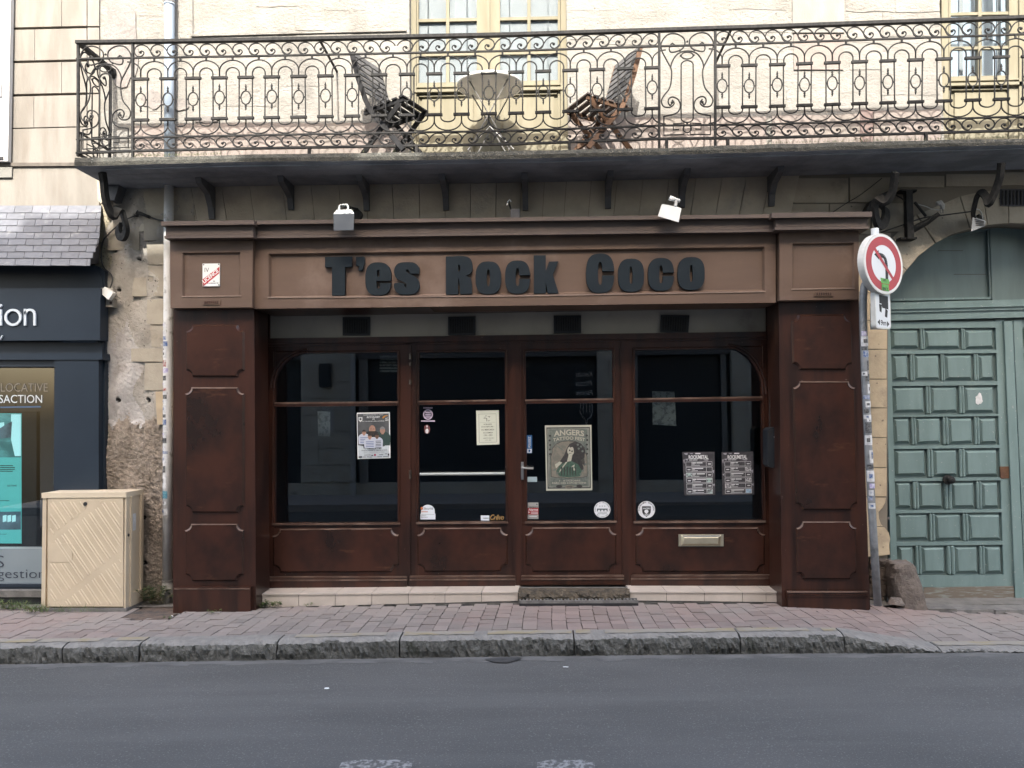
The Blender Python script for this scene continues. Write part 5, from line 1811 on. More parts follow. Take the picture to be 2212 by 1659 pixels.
# stiles and rails of the leaf
part('stile', leaf, [(1912, 695), (1923, 695), (1940, 1298), (1926, 1299)], YG - .012, YG + .02, M_grn)
part('stile', leaf, [(2150, 691), (2169, 691), (2193, 1297), (2170, 1298)], YG - .012, YG + .02, M_grn)
edges = [(695, 709)] + [(rowsg[i][1] + 3.5, rowsg[i + 1][0] - 3) for i in range(7)] + [(1243, 1268)]
for y0, y1 in edges:
    s = -3.0
    xl0, xr0 = 1922 + (y0 - 700) * .029, 2151 + (y0 - 700) * .034
    part('rail', leaf, [(xl0, y0 + 1), (xr0, y0 + s * .5), (xr0 + 1, y1 + s * .5), (xl0 + .5, y1 + 1)], YG - .014, YG + .02, M_grn)
for y0, y1, spans in rowsg:
    for x0, x1 in spans:
        o_ = [(x0, y0), (x1, y0 - 1), (x1 + 2, y1 - 1), (x0 + 2, y1)]
        i_ = [(x0 + 6, y0 + 6), (x1 - 6, y0 + 5), (x1 - 5, y1 - 7), (x0 + 8, y1 - 6)]
        b = B()
        jj = [(x + rng.uniform(-1, 1), y + rng.uniform(-1, 1)) for x, y in i_]
        b.raised(o_, jj, YG + .014, YG - .016 + rng.uniform(-.004, .004))
        obj('panel', b, M_grn, leaf)
    for (a, c), (d, e) in zip(spans, spans[1:]):
        gap0, gap1 = c + 1.2, d - 1.2
        w_ = (gap1 - gap0) / 2
        for k in range(2):
            xa = gap0 + k * w_ + w_ / 2
            p0, p1 = W(xa, y0 - 3, YG - .002), W(xa + 1.8, y1 + 3, YG - .002)
            obj('spindle', B().tube([p0, p0.lerp(p1, .05), p0.lerp(p1, .5), p0.lerp(p1, .95), p1], [.004, w_ / 2 / 240, w_ / 2 / 236, w_ / 2 / 240, .004], 8), M_grn, leaf)
part('foot_board', leaf, [(1996, 1270), (2190, 1267), (2192, 1296), (1996, 1298)], YG - .026, YG + .02, M_grey_w)
part('foot_board', leaf, [(1926, 1270), (1995, 1270), (1995, 1298), (1926, 1299)], YG - .024, YG + .02, M_grn)
part('rust_plate', leaf, [(2161, 1008), (2180, 1007.5), (2181, 1033), (2162, 1034)], YG - .018, YG, mat('rusty_plate', (.085, .04, .022), (.12, .06, .03), scale=30, rough=.85))
kp = W(2047, 1036, YG - .02)
kn = obj('knob', B().disc(kp, (0, -1, 0), .046, .012, 16), M_iron, leaf)
obj('knob_ball', B().tube([kp, kp + Vector((0, -.03, 0)), kp + Vector((0, -.05, 0)), kp + Vector((0, -.075, 0)), kp + Vector((0, -.085, 0))], [.018, .018, .036, .032, .012], 12), M_iron, kn)
M_scrap = mat('torn_white_paper', (.62, .62, .62), (.5, .5, .5), scale=20, rough=.8)
for cx, cy, rx, ry in ((2116, 863, 11, 14), (2016, 1055, 5, 6.5)):
    ring = [(cx + rx * math.cos(a * .42) * rng.uniform(.45, 1.1), cy + ry * math.sin(a * .42) * rng.uniform(.5, 1.1)) for a in range(15)]
    part('paper_remnant', leaf, ring, YG - .0185, YG - .0165, M_scrap, 0)
for x, y in ((1919, 1119), (1921, 1208)):
    obj('bolt', B().disc(W(x, y, YG - .012), (0, -1, 0), .012, .010, 8), M_gal, leaf)
# astragal and second leaf, mostly beyond the frame
part('astragal', gd, [(2169, 694), (2187, 693), (2214, 1298), (2194, 1299)], YG - .035, YG + .03, M_grn, .006)
leaf2 = obj('door_leaf', B().prism([(2189, 691), (2455, 686), (2460, 1297), (2216, 1297)], YG + .012, YG + .06), M_grn, gd)
part('stile', leaf2, [(2189, 691), (2207, 691), (2236, 1297), (2216, 1297)], YG - .012, YG + .02, M_grn)
for y0, y1, spans in rowsg:
    part('panel', leaf2, [(2212 + (y0 - 700) * .045, y0 - 5), (2300, y0 - 7), (2300, y1 - 7), (2213 + (y1 - 700) * .045, y1 - 5)], YG - .012, YG + .02, M_grn, .01)
obj('threshold', B().box(W(1905, 1300, .1).x, W(2460, 1300, .1).x, -.02, .5, gz(3.5) - .1, gz(3.5) + .012), M_cem, gd)
M_sett = mat('grey_sett', (.16, .15, .14), (.11, .105, .10), scale=14, rough=.85, bump=.5, bscale=50, rand=.15)
xx = W(1990, 1305, -.1).x
while xx < 4.9:
    w_ = rng.uniform(.22, .42)
    q = B().box(xx, xx + w_ - .012, -.21 + rng.uniform(-.02, .01), -.03, gz(xx) - .05, gz(xx) + .014, j=.008)
    q.bevel(.012)
    obj('threshold_sett', q, M_sett, pavement)
    xx += w_

# ---- guard stone at the jamb
gs = thing('guard_stone', 'worn rounded stone bollard guarding the foot of the green door jamb', 'guard stone', W(1965, 1302, -.2))
prof = [(1322, 1937, 2007), (1304, 1936, 2004), (1292, 1935, 2003), (1270, 1932, 1997), (1250, 1929, 1990), (1238, 1930, 1986), (1228, 1928, 1984), (1220, 1930, 1979), (1217, 1936, 1972)]
b = B()
rings = []
zb_ = W(1965, 1302, -.24).z
for y, a, c in prof:
    pa, pc = W(a, y, -.22), W(c, y, -.22)
    cx, rx = (pa.x + pc.x) / 2, (pc.x - pa.x) / 2
    ring = []
    for k in range(20):
        t = 2 * math.pi * k / 20
        ct, stt = math.cos(t), math.sin(t)
        sx = math.copysign(abs(ct) ** .6, ct)
        sy = math.copysign(abs(stt) ** .6, stt)
        ring.append(b.bm.verts.new((cx + rx * sx + rng.gauss(0, .005), -.13 + .13 * (rx / .14) * sy + rng.gauss(0, .005), pa.z + rng.gauss(0, .003))))
    rings.append(ring)
for r1, r2 in zip(rings, rings[1:]):
    for k in range(20):
        b.bm.faces.new((r1[k], r1[(k + 1) % 20], r2[(k + 1) % 20], r2[k]))
b.bm.faces.new(rings[-1])
b.bm.faces.new(rings[0][::-1])
M_gst = mat('brown_guard_stone', (.165, .135, .115), (.115, .095, .082), scale=9, rough=.95, bump=1, bscale=34, stain=(.26, .235, .21), sscale=5, slo=.56, shi=.66, bdist=.02)
obj('stone', b, M_gst, gs, smooth=False)
obj('foot_chip', B().disc(W(1936, 1304, -.25), (0, 0, 1), .075, .045, 9, .04).jitter(.008), M_gst, gs)
obj('side_stone', B().rect(1922, 1221, 1937, 1240, -.10, .0).jitter(.006), M_gst, gs)

# ---- no-left-turn sign on a bent pole
M_gpole = mat('galvanised_pole', (.27, .28, .29), (.20, .21, .22), scale=14, rough=.5, metal=.35, stain=(.13, .135, .14), sscale=8, slo=.56, shi=.7)
YQ = -.52
pb_ = W(1896, 1303, YQ)
rs = thing('road_sign', 'round no left turn sign on a bent grey pole with stickers, before the right pilaster', 'road sign', pb_)
pp = [W(x, y, YQ) for x, y in ((1896, 1308), (1886, 1144), (1876.5, 985), (1868, 800), (1864.5, 690), (1864.5, 640))] + [W(1867, 618, YQ - .01), W(1873, 606, YQ - .03), W(1882, 600, YQ - .04), W(1888, 600, YQ - .05)]
obj('pole', B().tube([tuple(p) for p in pp], .031, 14), M_gpole, rs, smooth=True)
up = [W(1890, 494, YQ - .05), W(1890, 600, YQ - .05), W(1888.5, 711, YQ - .05)]
obj('upper_tube', B().tube(up, .031, 14), mat('pale_grey_tube', (.42, .45, .47), (.36, .39, .41), scale=9, rough=.45), rs, smooth=True)
ang = math.radians(31)
nrm = Vector((math.sin(ang), -math.cos(ang), 0))          # way the plates face
sid = Vector((math.cos(ang), math.sin(ang), 0))
c = W(1902, 571.5, YQ - .12)
RD = 63.5 / 255.0
upz = Vector((-.012, 0, 1)).normalized()


def SP(u, v, d=0.0):
    return c + sid * (u * RD) + upz * (v * RD) + nrm * d


def sdisc(name, r0_, r1_, d, m, n=48):
    b = B()
    if r0_ == 0:
        b.face([SP(r1_ * math.cos(2 * math.pi * k / n), r1_ * math.sin(2 * math.pi * k / n), d) for k in range(n)])
    else:
        for k in range(n):
            a0, a1 = 2 * math.pi * k / n, 2 * math.pi * (k + 1) / n
            b.face([SP(r0_ * math.cos(a0), r0_ * math.sin(a0), d), SP(r1_ * math.cos(a0), r1_ * math.sin(a0), d), SP(r1_ * math.cos(a1), r1_ * math.sin(a1), d), SP(r0_ * math.cos(a1), r0_ * math.sin(a1), d)])
    return obj(name, b, m, plate)


M_plate = mat('grey_white_sign_back', (.60, .60, .58), (.50, .50, .48), scale=8, rough=.4)
M_sred = mat('sign_red', (.36, .022, .03), (.30, .02, .028), scale=6, rough=.35)
M_swht = mat('sign_white', (.60, .63, .66), rough=.35)
b = B()
b.loft([SP(math.cos(a), math.sin(a), .028) for a in [2 * math.pi * k / 48 for k in range(48)]], [SP(math.cos(a), math.sin(a), -.03) for a in [2 * math.pi * k / 48 for k in range(48)]])
plate = obj('plate', b, M_plate, rs)
sdisc('white_rim', 0, .97, .0292, mat('sign_rim_white', (.66, .66, .65), rough=.4))
sdisc('red_ring', .62, .90, .0300, M_sred)
sdisc('white_field', 0, .62, .0300, M_swht)
b = B()
arrow = smooth_path([(.12, -.56), (.13, -.2), (.12, .05), (.04, .22), (-.10, .27), (-.26, .28)], 4)
for p, q in zip(arrow, arrow[1:]):
    t = (q - p).normalized() * .07
    b.face([SP(p.x - t.y, p.y + t.x, .0308), SP(q.x - t.y, q.y + t.x, .0308), SP(q.x + t.y, q.y - t.x, .0308), SP(p.x + t.y, p.y - t.x, .0308)])
b.face([SP(-.24, .44, .0308), SP(-.47, .27, .0308), SP(-.24, .12, .0308)])
obj('arrow', b, M_blk, plate)
b = B()
b.face([SP(-.52, .46, .0316), SP(-.43, .54, .0316), SP(.52, -.47, .0316), SP(.44, -.55, .0316)])
obj('slash', b, M_sred, plate)
M_gsk = mat('green_sticker', (.12, .34, .075), (.09, .26, .06), scale=30, rough=.5)
stk = B()
stk.face([SP(-.22, -.47, .0324), SP(.22, -.50, .0324), (SP(.24, -.66, .0324)), SP(-.18, -.65, .0324)])
stk.face([SP(-.17, -.67, .0324), SP(.19, -.68, .0324), SP(.20, -.90, .0324), SP(-.17, -.88, .0324)])
sk = obj('green_sticker', stk, M_gsk, plate)
b = B()
add_text(b, 'EN Y', lambda u, v: SP(lerp(-.13, .17, u), lerp(-.775, -.87, v), .0330), .02)
add_text(b, 'LE', lambda u, v: SP(lerp(-.1, .05, u), lerp(-.50, -.57, v), .0330), .02)
obj('sticker_lettering', b, M_blk, sk.parent)
# small plate below
c2 = W(1902.5, 671, YQ - .105)


def S2(u, v, d=0.0):
    return c2 + sid * u + Vector((0, 0, 1)) * v + nrm * d


def rrect(hw_, hh_, r, n=4):
    o = []
    for sx, sy, a0 in ((1, 1, 0), (-1, 1, 90), (-1, -1, 180), (1, -1, 270)):
        for k in range(n + 1):
            a = math.radians(a0 + 90 * k / n)
            o.append((sx * (hw_ - r) + r * math.cos(a), sy * (hh_ - r) + r * math.sin(a)))
    return o


rr = rrect(.098, .152, .03)
sp = obj('small_plate', B().loft([S2(x, y, .02) for x, y in rr], [S2(x, y, -.02) for x, y in rr]), M_plate, rs)
rr = rrect(.088, .142, .024)
b = B()
b.face([S2(x, y, .0208) for x, y in rr])
obj('plate_face', b, M_swht, sp)
b = B()
for quad in (((-.045, .125), (.068, .118), (.068, .01), (-.01, .02), (-.02, .055), (-.045, .055)), ((-.05, .05), (-.015, .045), (-.02, -.02), (-.045, -.01)), ((.03, .02), (.06, .0), (.05, -.06), (.02, -.05))):
    b.face([S2(x, y, .0216) for x, y in quad])
b.face([S2(-.075, -.10, .0216), S2(-.045, -.075, .0216), S2(-.045, -.125, .0216)])
b.face([S2(.075, -.11, .0216), S2(.045, -.085, .0216), S2(.045, -.135, .0216)])
add_text(b, '9m', lambda u, v: S2(lerp(-.035, .035, u), lerp(-.08, -.125, v), .0216), .02)
obj('plate_print', b, M_blk, sp)
for yy in (.05, -.09):
    obj('clamp', B().tube([S2(-.075, yy, -.03), S2(-.02, yy, -.045)], .012, 6), M_gal, sp)
# stickers on the pole
M_st = [mat('sticker_white', (.62, .62, .63), (.45, .45, .46), scale=40, rough=.5), mat('sticker_black', (.03, .03, .035), (.15, .15, .15), scale=60, rough=.5), mat('sticker_blue', (.05, .10, .25), (.35, .38, .45), scale=45, rough=.5),
        mat('sticker_red', (.28, .04, .035), (.5, .45, .42), scale=45, rough=.5), mat('sticker_teal', (.03, .16, .22), (.2, .35, .4), scale=50, rough=.5), mat('sticker_lilac', (.33, .28, .5), (.6, .58, .66), scale=50, rough=.5)]


def wrap(b, axis_pts, r, t0, t1, a0, a1, n=5):
    """sticker bent round a pipe: t along the axis, angle about it (0 faces the street)"""
    p0, p1 = axis_pts
    d = (p1 - p0).normalized()
    u = Vector((0, -1, 0))
    v = Vector((1, 0, 0))
    rows = []
    for k in range(n + 1):
        a = lerp(a0, a1, k / n)
        o = u * (r * math.cos(a)) + v * (r * math.sin(a))
        rows.append((p0.lerp(p1, t0) + o, p0.lerp(p1, t1) + o))
    for x, y in zip(rows, rows[1:]):
        b.face([x[0], y[0], y[1], x[1]])
    return b


def on_pipe(path, px, r, parent, y0, y1, m, a0=-1.2, a1=1.2, name='sticker'):
    """path: function py -> axis point"""
    obj(name, wrap(B(), (path(y0), path(y1)), r, 0, 1, a0, a1), m, parent)


polx = lambda py: W(poly([(640, 1864.5), (690, 1864.5), (800, 1868), (985, 1876.5), (1144, 1886), (1308, 1896)], py), py, YQ)
for y0, y1, k, a0, a1 in ((727, 748, 0, -1.1, 1.2), (758, 772, 2, -.6, 1.2), (779, 800, 1, .2, 1.2), (808, 824, 1, -.3, 1.3), (830, 850, 0, .1, 1.1), (867, 880, 0, -.6, .9), (896, 905, 0, -1.2, 1.2), (912, 935, 1, -.9, 1.0), (940, 961, 0, -1.2, .9), (972, 1000, 0, -.2, 1.2), (976, 990, 2, .3, 1.1), (1016, 1040, 0, -1.2, 1.2), (1058, 1070, 0, -.9, .3), (1086, 1098, 0, -1.2, .6), (716, 726, 5, -.9, .4), (750, 757, 1, -1.0, .3), (803, 812, 0, -1.2, .2), (854, 862, 2, -1.0, .6), (884, 892, 1, -1.1, .2), (905, 911, 0, -.4, 1.2), (1003, 1012, 1, -.9, .9), (1044, 1054, 5, -.6, 1.0), (1072, 1080, 2, -1.1, -.1)):
    on_pipe(polx, 0, .0322 + rng.uniform(0, .0012), rs, y0, y1, M_st[k], a0, a1)
    if k == 0 and True:
        on_pipe(polx, 0, .0336, rs, lerp(y0, y1, .3), lerp(y0, y1, .7), M_st[rng.choice((1, 1, 2))], lerp(a0, a1, rng.uniform(.2, .4)), lerp(a0, a1, rng.uniform(.5, .8)))

# ---- iron post with an arm, cables and a floodlight on the arch wall
ip = thing('iron_wall_post', 'dark iron post with a slanting arm fixed to the wall above the road sign', 'wall bracket', W(1965, 470, -.05))
obj('post', B().prism([(1957.5, 411), (1971.5, 411), (1975, 515), (1961, 515)], -.12, -.06), M_iron, ip)
for y in (411, 514):
    obj('cross_plate', B().rect(1946, y - 2, 1981, y + 2, -.10, .0), M_iron, ip)
obj('arm', B().tube([W(1972, 496, -.09), W(2002, 480, -.14), W(2029, 461, -.2)], [.030, .026, .018], 8), M_iron, ip)
obj('brace', B().tube([W(1976, 437, -.09), W(2000, 467, -.13)], .012, 6), M_iron, ip)
obj('insulator', B().tube([W(2023, 440, -.2), W(2031, 438, -.2), W(2036, 444, -.2), W(2037, 452, -.2)], [.018, .024, .022, .012], 8), mat('grey_ceramic', (.34, .33, .31), rough=.4), ip)
obj('end_loop', B().tube([W(x, y, -.2) for x, y in ((2031, 449), (2037, 449), (2037, 460), (2031, 460))], .004, 5, closed=True), M_gal, ip)


def cable(label, pts, r=.005, m=M_blk, name='cable'):
    pp = smooth_path([tuple(W(x, y, Y)) for x, y, Y in pts], 5)
    o = obj(name, B().tube(pp, r, 6), m)
    return tag(o, label, 'cable')


cable('thin dark cable slanting up from the road sign to the grey floodlight', [(1903, 502, -.03), (1950, 486, -.05), (1993, 471, -.12), (2029, 466, -.12), (2097, 457, -.1), (2101, 458, -.1)], .006)
cable('short pale cable end on the iron post arm', [(1978, 440, -.07), (2000, 446, -.12), (2012, 451, -.15), (2028, 454, -.2)], .004, mat('pale_cable', (.5, .49, .46), rough=.6))
cable('pair of black cables between the left scroll bracket and the iron post', [(1905, 428, -.05), (1925, 420, -.03), (1940, 424, -.05), (1958, 436, -.1)], .006)
cable('black cable crossing the wall over the right end of the cornice', [(1795, 461, -.03), (1830, 438, -.02), (1860, 420, -.02), (1905, 385, -.02)], .004)
fl = thing('arch_floodlight', 'grey floodlight hanging tilted at the crown of the green door arch', 'floodlight', W(2110, 480, -.15))
M_fgrey = mat('light_grey_cast', (.34, .35, .35), (.27, .28, .28), scale=12, rough=.5)
obj('stem', B().tube([W(2104, 456, -.08), W(2106, 474, -.12)], .011, 6), M_fgrey, fl)
b = B()
b.loft([W(x, y, -.22) for x, y in ((2101, 470), (2129, 478), (2127, 488), (2098, 500))], [W(x, y, -.06) for x, y in ((2103, 468), (2124, 474), (2124, 482), (2102, 492))])
hd2 = obj('head', b, M_fgrey, fl)
for k in range(4):
    obj('fin', B().tube([W(2106 + k * 1.0, 473 + k * 4.5, -.225), W(2126, 479 + k * 2.6, -.225)], .004, 4), M_gal, hd2)
obj('hook_cable', B().tube(smooth_path([tuple(W(x, y, -.12)) for x, y in ((2098, 457), (2108, 452), (2117, 455), (2122, 466), (2123, 474))], 4), .005, 6), mat('pale_cable', (.5, .49, .46)), fl)
# ------------------------------------------------------------------ drainpipe between plaster strip and shopfront
dp = thing('drainpipe', 'pale round drainpipe plastered with stickers along the left side of the brown shopfront', 'drainpipe', W(361, 1300, -.07))
pxa = lambda py: W(poly([(-300, 366.5), (330, 366), (480, 364.5), (900, 363), (1300, 362)], py), py, -.075)
obj('upper_pipe', B().tube([pxa(y) for y in (-300, 0, 150, 345)], .046, 16), M_zinc, dp, smooth=True)
obj('collar', B().tube([pxa(8), pxa(12)], .050, 16), M_zinc, dp, smooth=True)
obj('pipe_clip', B().tube([pxa(3), pxa(7)], .051, 16), M_gal, dp)
obj('clip_arm', B().tube([pxa(6) + Vector((-.05, 0, 0)), pxa(6) + Vector((-.055, .08, 0))], .008, 5), M_iron, dp)
obj('lower_pipe', B().tube([pxa(y) for y in (395, 480, 700, 950, 1257)], .043, 16), M_pipew, dp, smooth=True)
obj('shoe', B().tube([pxa(1256), pxa(1300), pxa(1308)], .047, 16), mat('iron_shoe', (.16, .155, .145), (.23, .22, .2), scale=8, rough=.7), dp, smooth=True)
obj('pipe_clip', B().tube([pxa(1253), pxa(1257)], .049, 16), M_gal, dp)
lst = [(697, 708, 0), (714, 726, 0), (727, 735, 2), (738, 749, 2), (751, 760, 0), (758, 774, 0), (778, 793, 3), (796, 806, 5), (812, 822, 1), (826, 834, 0), (838, 844, 3), (846, 853, 0), (853, 862, 1), (863, 872, 0), (876, 893, 0), (895, 902, 1), (906, 918, 2), (922, 930, 0), (932, 944, 0), (946, 957, 1), (960, 972, 0), (974, 980, 2), (984, 1000, 0), (1006, 1020, 1), (1026, 1054, 0), (1060, 1076, 4), (1082, 1090, 0), (1098, 1112, 0)]
for y0, y1, k in lst:
    a0, a1 = rng.uniform(-1.45, -1.0), rng.uniform(-.1, .45)
    on_pipe(pxa, 0, .0442 + rng.uniform(0, .001), dp, y0, y1, M_st[k], a0, a1)
    if k == 0 and rng.random() < .8:
        on_pipe(pxa, 0, .0456, dp, lerp(y0, y1, .25), lerp(y0, y1, .6), M_st[rng.choice((1, 1, 2, 5))], a0 + .3, a0 + rng.uniform(.5, .9))

# ------------------------------------------------------------------ beige street cabinet
M_beige = mat('beige_resin', (.55, .455, .33), (.50, .41, .295), scale=4, rough=.55, bump=.03, bscale=120, stain=(.40, .325, .225), sscale=2.5, slo=.56, shi=.75)
M_beige2 = mat('light_beige_resin', (.62, .525, .39), (.57, .48, .355), scale=5, rough=.5, bump=.03, bscale=150)
YB_ = -.36
cb = thing('street_cabinet', 'beige resin street cabinet with ribbed door standing on the pavement beside the plaster wall', 'street cabinet', W(190, 1312, YB_))
p0, p1 = W(94, 1070, YB_), W(274, 1312, YB_)
pr = W(307, 1070, YB_ + .25)
zt_, zb_ = p0.z, W(190, 1313, YB_).z - .005
xl_, xr_ = p0.x, W(272, 1200, YB_).x
b = B().box(xl_, xr_, YB_ + .012, YB_ + .26, zb_, zt_ - .01)
b.bevel(.012, 2)
obj('body', b, M_beige, cb)
b = B().box(xl_ - .006, xr_ + .008, YB_ - .018, YB_ + .272, zt_ - .022, zt_ + .022)
b.bevel(.018, 3)
obj('lid', b, M_beige2, cb)
for xa, xb in ((xl_ - .003, xl_ + .032), (xr_ - .012, xr_ + .004)):
    obj('corner_post', B().box(xa, xb, YB_ - .006, YB_ + .05, zb_, zt_ - .022).bevel(.006, 2), M_beige, cb)
for ya, yb2 in ((YB_ + .05, YB_ + .075), (YB_ + .225, YB_ + .262)):
    obj('side_rib', B().box(xr_ - .005, xr_ + .018, ya, yb2, zb_ + .11, zt_ - .022).bevel(.005), M_beige, cb)
obj('side_foot', B().box(xr_ - .005, xr_ + .02, YB_ + .05, YB_ + .262, zb_, zb_ + .115).bevel(.006), M_beige, cb)
dr = obj('door', B().rect(103, 1076, 266, 1310, YB_ - .012, YB_ + .03).bevel(.004), M_beige, cb)
obj('lock', B().disc(W(184.5, 1088.5, YB_ - .012), (0, -1, 0), .017, .006, 14), M_blk, dr)
obj('lock_stud', B().disc(W(217, 1084, YB_ - .012), (0, -1, 0), .007, .005, 10), M_beige2, dr)
obj('side_lock', B().disc(Vector((xr_ + .002, YB_ + .03, W(275, 1157, YB_).z)), (1, 0, 0), .014, .006, 10), M_blk, cb)
obj('name_field', B().rect(106, 1175, 156, 1214, YB_ - .016, YB_).bevel(.002), M_beige, dr)
# slanting twin ridges in three fields (in door units of the measured picture)
cvals = []
for band in ((250, 515), (560, 985), (1030, 1460)):
    s0, s1 = band
    k = -14
    for k in range(-9, 16):
        for off in (0, 23):
            cc = 345 + 73 * k + off
            # points p with n.p = cc ; n = (.83,-.56), along d = (.56,.83); clip by fields and by door edge
            base_ = (cc * .83, cc * -.56)
            run = []
            for t in range(-700, 1500, 6):
                x, y = base_[0] + .56 * t, base_[1] + .83 * t
                s_ = .61 * x + .79 * y
                if s0 < s_ < s1 and 432 < x < 1046 and 14 < y < 908 and not (420 < x < 634 and 372 < y < 546) and not (695 < x < 785 and -10 < y < 62):
                    run.append((x, y))
            if len(run) > 5:
                a, c = run[0], run[-1]
                pa, pc = W(a[0] / 4, 1080 + a[1] / 4, YB_ - .012), W(c[0] / 4, 1080 + c[1] / 4, YB_ - .012)
                obj('ridge', B().tube([pa, pa.lerp(pc, .03), pa.lerp(pc, .97), pc], [.003, .0062, .0062, .003], 6), M_beige2, dr)
# torn sticker on its side
obj('torn_sticker', B().box(xr_ + .0005, xr_ + .0015, YB_ + .10, YB_ + .16, zt_ - .33, zt_ - .18), M_scrap, cb)
obj('plinth', B().box(xl_ - .01, xr_ + .02, YB_ - .02, YB_ + .27, zb_ - .08, zb_ + .004), M_cem, cb)

# ------------------------------------------------------------------ iron cover in the paving
c0_ = cover_c
cv = thing('cellar_cover', 'rusty rectangular cover plate sunk in the paving before the drainpipe', 'cover plate', (c0_.x, -.43, pav_z(c0_.x, -.43)))
zc = pav_z(c0_.x, -.43)
M_rust = mat('rusty_plate_dark', (.075, .058, .048), (.12, .085, .065), scale=16, rough=.9, bump=.7, bscale=80, stain=(.05, .045, .042), sscale=9)
q = B().box(c0_.x - .24, c0_.x + .18, -.645, -.22, zc - .03, zc - .003, j=.006)
q.rough(4, .003)
obj('plate', q, M_rust, cv)
for k in range(16):
    obj('rubble_bit', B().ball((c0_.x + .2 + rng.uniform(-.04, .10), -.62 + k * .026, zc + rng.uniform(-.004, .004)), rng.uniform(.008, .02), 6, 4, .7).jitter(.003), rng.choice((M_cem, M_scrap, M_rubb)), cv)

# ------------------------------------------------------------------ floodlights over the fascia
f1 = thing('bar_floodlight', 'grey floodlight with flaking white top over the T of the sign', 'floodlight', W(742, 480, -.5))
M_lgrey = mat('floodlight_grey', (.085, .098, .112), (.07, .08, .095), scale=5, rough=.5)
M_flake = mat('flaking_white', (.62, .65, .62), (.15, .17, .17), scale=30, lo=.55, hi=.62, rough=.7)
b = B()
b.loft([W(x, y, -.62) for x, y in ((720, 463), (765, 462), (764, 497), (721, 498))], [W(x, y, -.50) for x, y in ((726, 455), (760, 454), (758, 480), (728, 481))])
b.bevel(.012, 2)
h1 = obj('head', b, M_lgrey, f1)
b = B()
b.loft([W(x, y, -.615) for x, y in ((720.5, 461.5), (765, 460.5), (764, 464), (721, 465))], [W(x, y, -.49) for x, y in ((727, 453), (759, 452), (759, 456), (727, 457))])
obj('flaking_top', b, M_flake, h1)
obj('bracket', B().tube([W(733, 458, -.5), W(733, 447, -.46), W(737, 444, -.45), W(750, 443.5, -.45), W(752, 447, -.46), W(752, 457, -.5)], 0, sq=(.012, .007)), M_flake, f1)
obj('arm', B().tube([W(744, 446, -.45), W(772, 452, -.2), W(774, 458, -.04)], .012, 6), M_iron, f1)
obj('junction', B().disc(W(773, 466, -.18), (0, -1, 0), .048, .05, 12), M_iron, f1)
f2 = thing('bar_floodlight', 'white floodlight tilted over the last letters of the sign', 'floodlight', W(1447, 460, -.5))
b = B()
b.loft([W(x, y, -.60) for x, y in ((1430, 441), (1472, 450), (1466, 480), (1421, 467))], [W(x, y, -.50) for x, y in ((1434, 441), (1466, 448), (1462, 470), (1428, 461))])
b.bevel(.008)
h2 = obj('head', b, M_wht, f2)
obj('yoke', B().tube([W(1459, 447, -.52), W(1461, 434, -.48)], .013, 7), M_fgrey, f2)
obj('sensor', B().tube([W(1446, 427, -.5), W(1449, 428.5, -.5), W(1463, 433, -.46), W(1466, 434, -.45)], [.020, .021, .017, .02], 10), M_wht, f2, smooth=True)
obj('arm', B().tube([W(1464, 434, -.46), W(1462, 440, -.2), W(1462, 444, -.03)], .013, 6), M_iron, f2)
sp_ = thing('wall_speaker', 'small black box speaker with a twisted cable over the middle of the cornice', 'speaker', W(1113, 470, -.3))
obj('box', B().rect(1103, 451, 1123, 473, -.36, -.26).bevel(.008), mat('dull_black_plastic', (.03, .032, .038), rough=.6), sp_)
obj('stem', B().tube([W(1104, 454, -.3), W(1100, 440, -.2), W(1099, 436, -.06)], .008, 6), M_iron, sp_)
obj('white_tie', B().tube([W(1095, 444, -.31), W(1097, 435, -.31), W(1101, 431, -.31), W(1104, 436, -.31)], .006, 5), M_wht, sp_)

# ------------------------------------------------------------------ plaque, key box, junction box, cable, litter
lic = tag(obj('licence_plaque', B().prism([(437.5, 569.5), (474.5, 569), (474.5, 618), (437.5, 618.5)], YC - .040, YC - .031), M_wht), 'white and red licence plaque on the left end block of the fascia', 'plaque')
yl_ = YC - .0405
b = B()
flat(b, [(438, 603), (474, 576), (474, 590), (440, 618.2), (438, 618.2)], yl_)
obj('red_band', b, mat('plaque_red', (.40, .03, .035), rough=.5), lic)


def diag_text(b, s, a, c, h, Y, bold=0.02):
    d = Vector((c[0] - a[0], c[1] - a[1]))
    nn = Vector((d.y, -d.x)).normalized()
    add_text(b, s, lambda u, v: W(a[0] + d.x * u + nn.x * h * (1 - v), a[1] + d.y * u + nn.y * h * (1 - v), Y), bold)


b = B()
diag_text(b, 'LICENCE', (441.5, 612.5), (473.5, 587), 8.5, yl_ - .0006, .03)
obj('band_lettering', b, M_wht, lic)
b = B()
px_text(b, 'IV', 442, 578.5, 451.5, 588, yl_, .0)
for xa_, xb_, ya_ in ((447, 450, 611), (451, 453, 611), (454, 466, 610.8), (467.5, 472, 610.6), (460, 464.5, 606.5)):
    flat(b, [(xa_, ya_), (xb_, ya_), (xb_, ya_ + 1.6), (xa_, ya_ + 1.6)], yl_)
obj('plaque_lettering', b, M_blk, lic)
for x, y in ((440, 572), (472.5, 571), (440, 616), (472.5, 615.5)):
    obj('screw', B().disc(W(x, y, yl_), (0, -1, 0), .006, .003, 8), M_gal, lic)
kb_ = thing('key_box', 'black key box with rounded corners fixed on the inner side of the right pilaster', 'key box', W(1672, 1008, -.12))
b = B()
b.prism([(1658, 930), (1664, 924), (1680, 922), (1685, 928), (1686, 1000), (1682, 1010), (1664, 1010), (1659, 1004)], -.2, -.05)
b.bevel(.01, 2)
obj('case', b, mat('matt_black_case', (.010, .013, .017), (.016, .019, .024), scale=8, rough=.5), kb_)
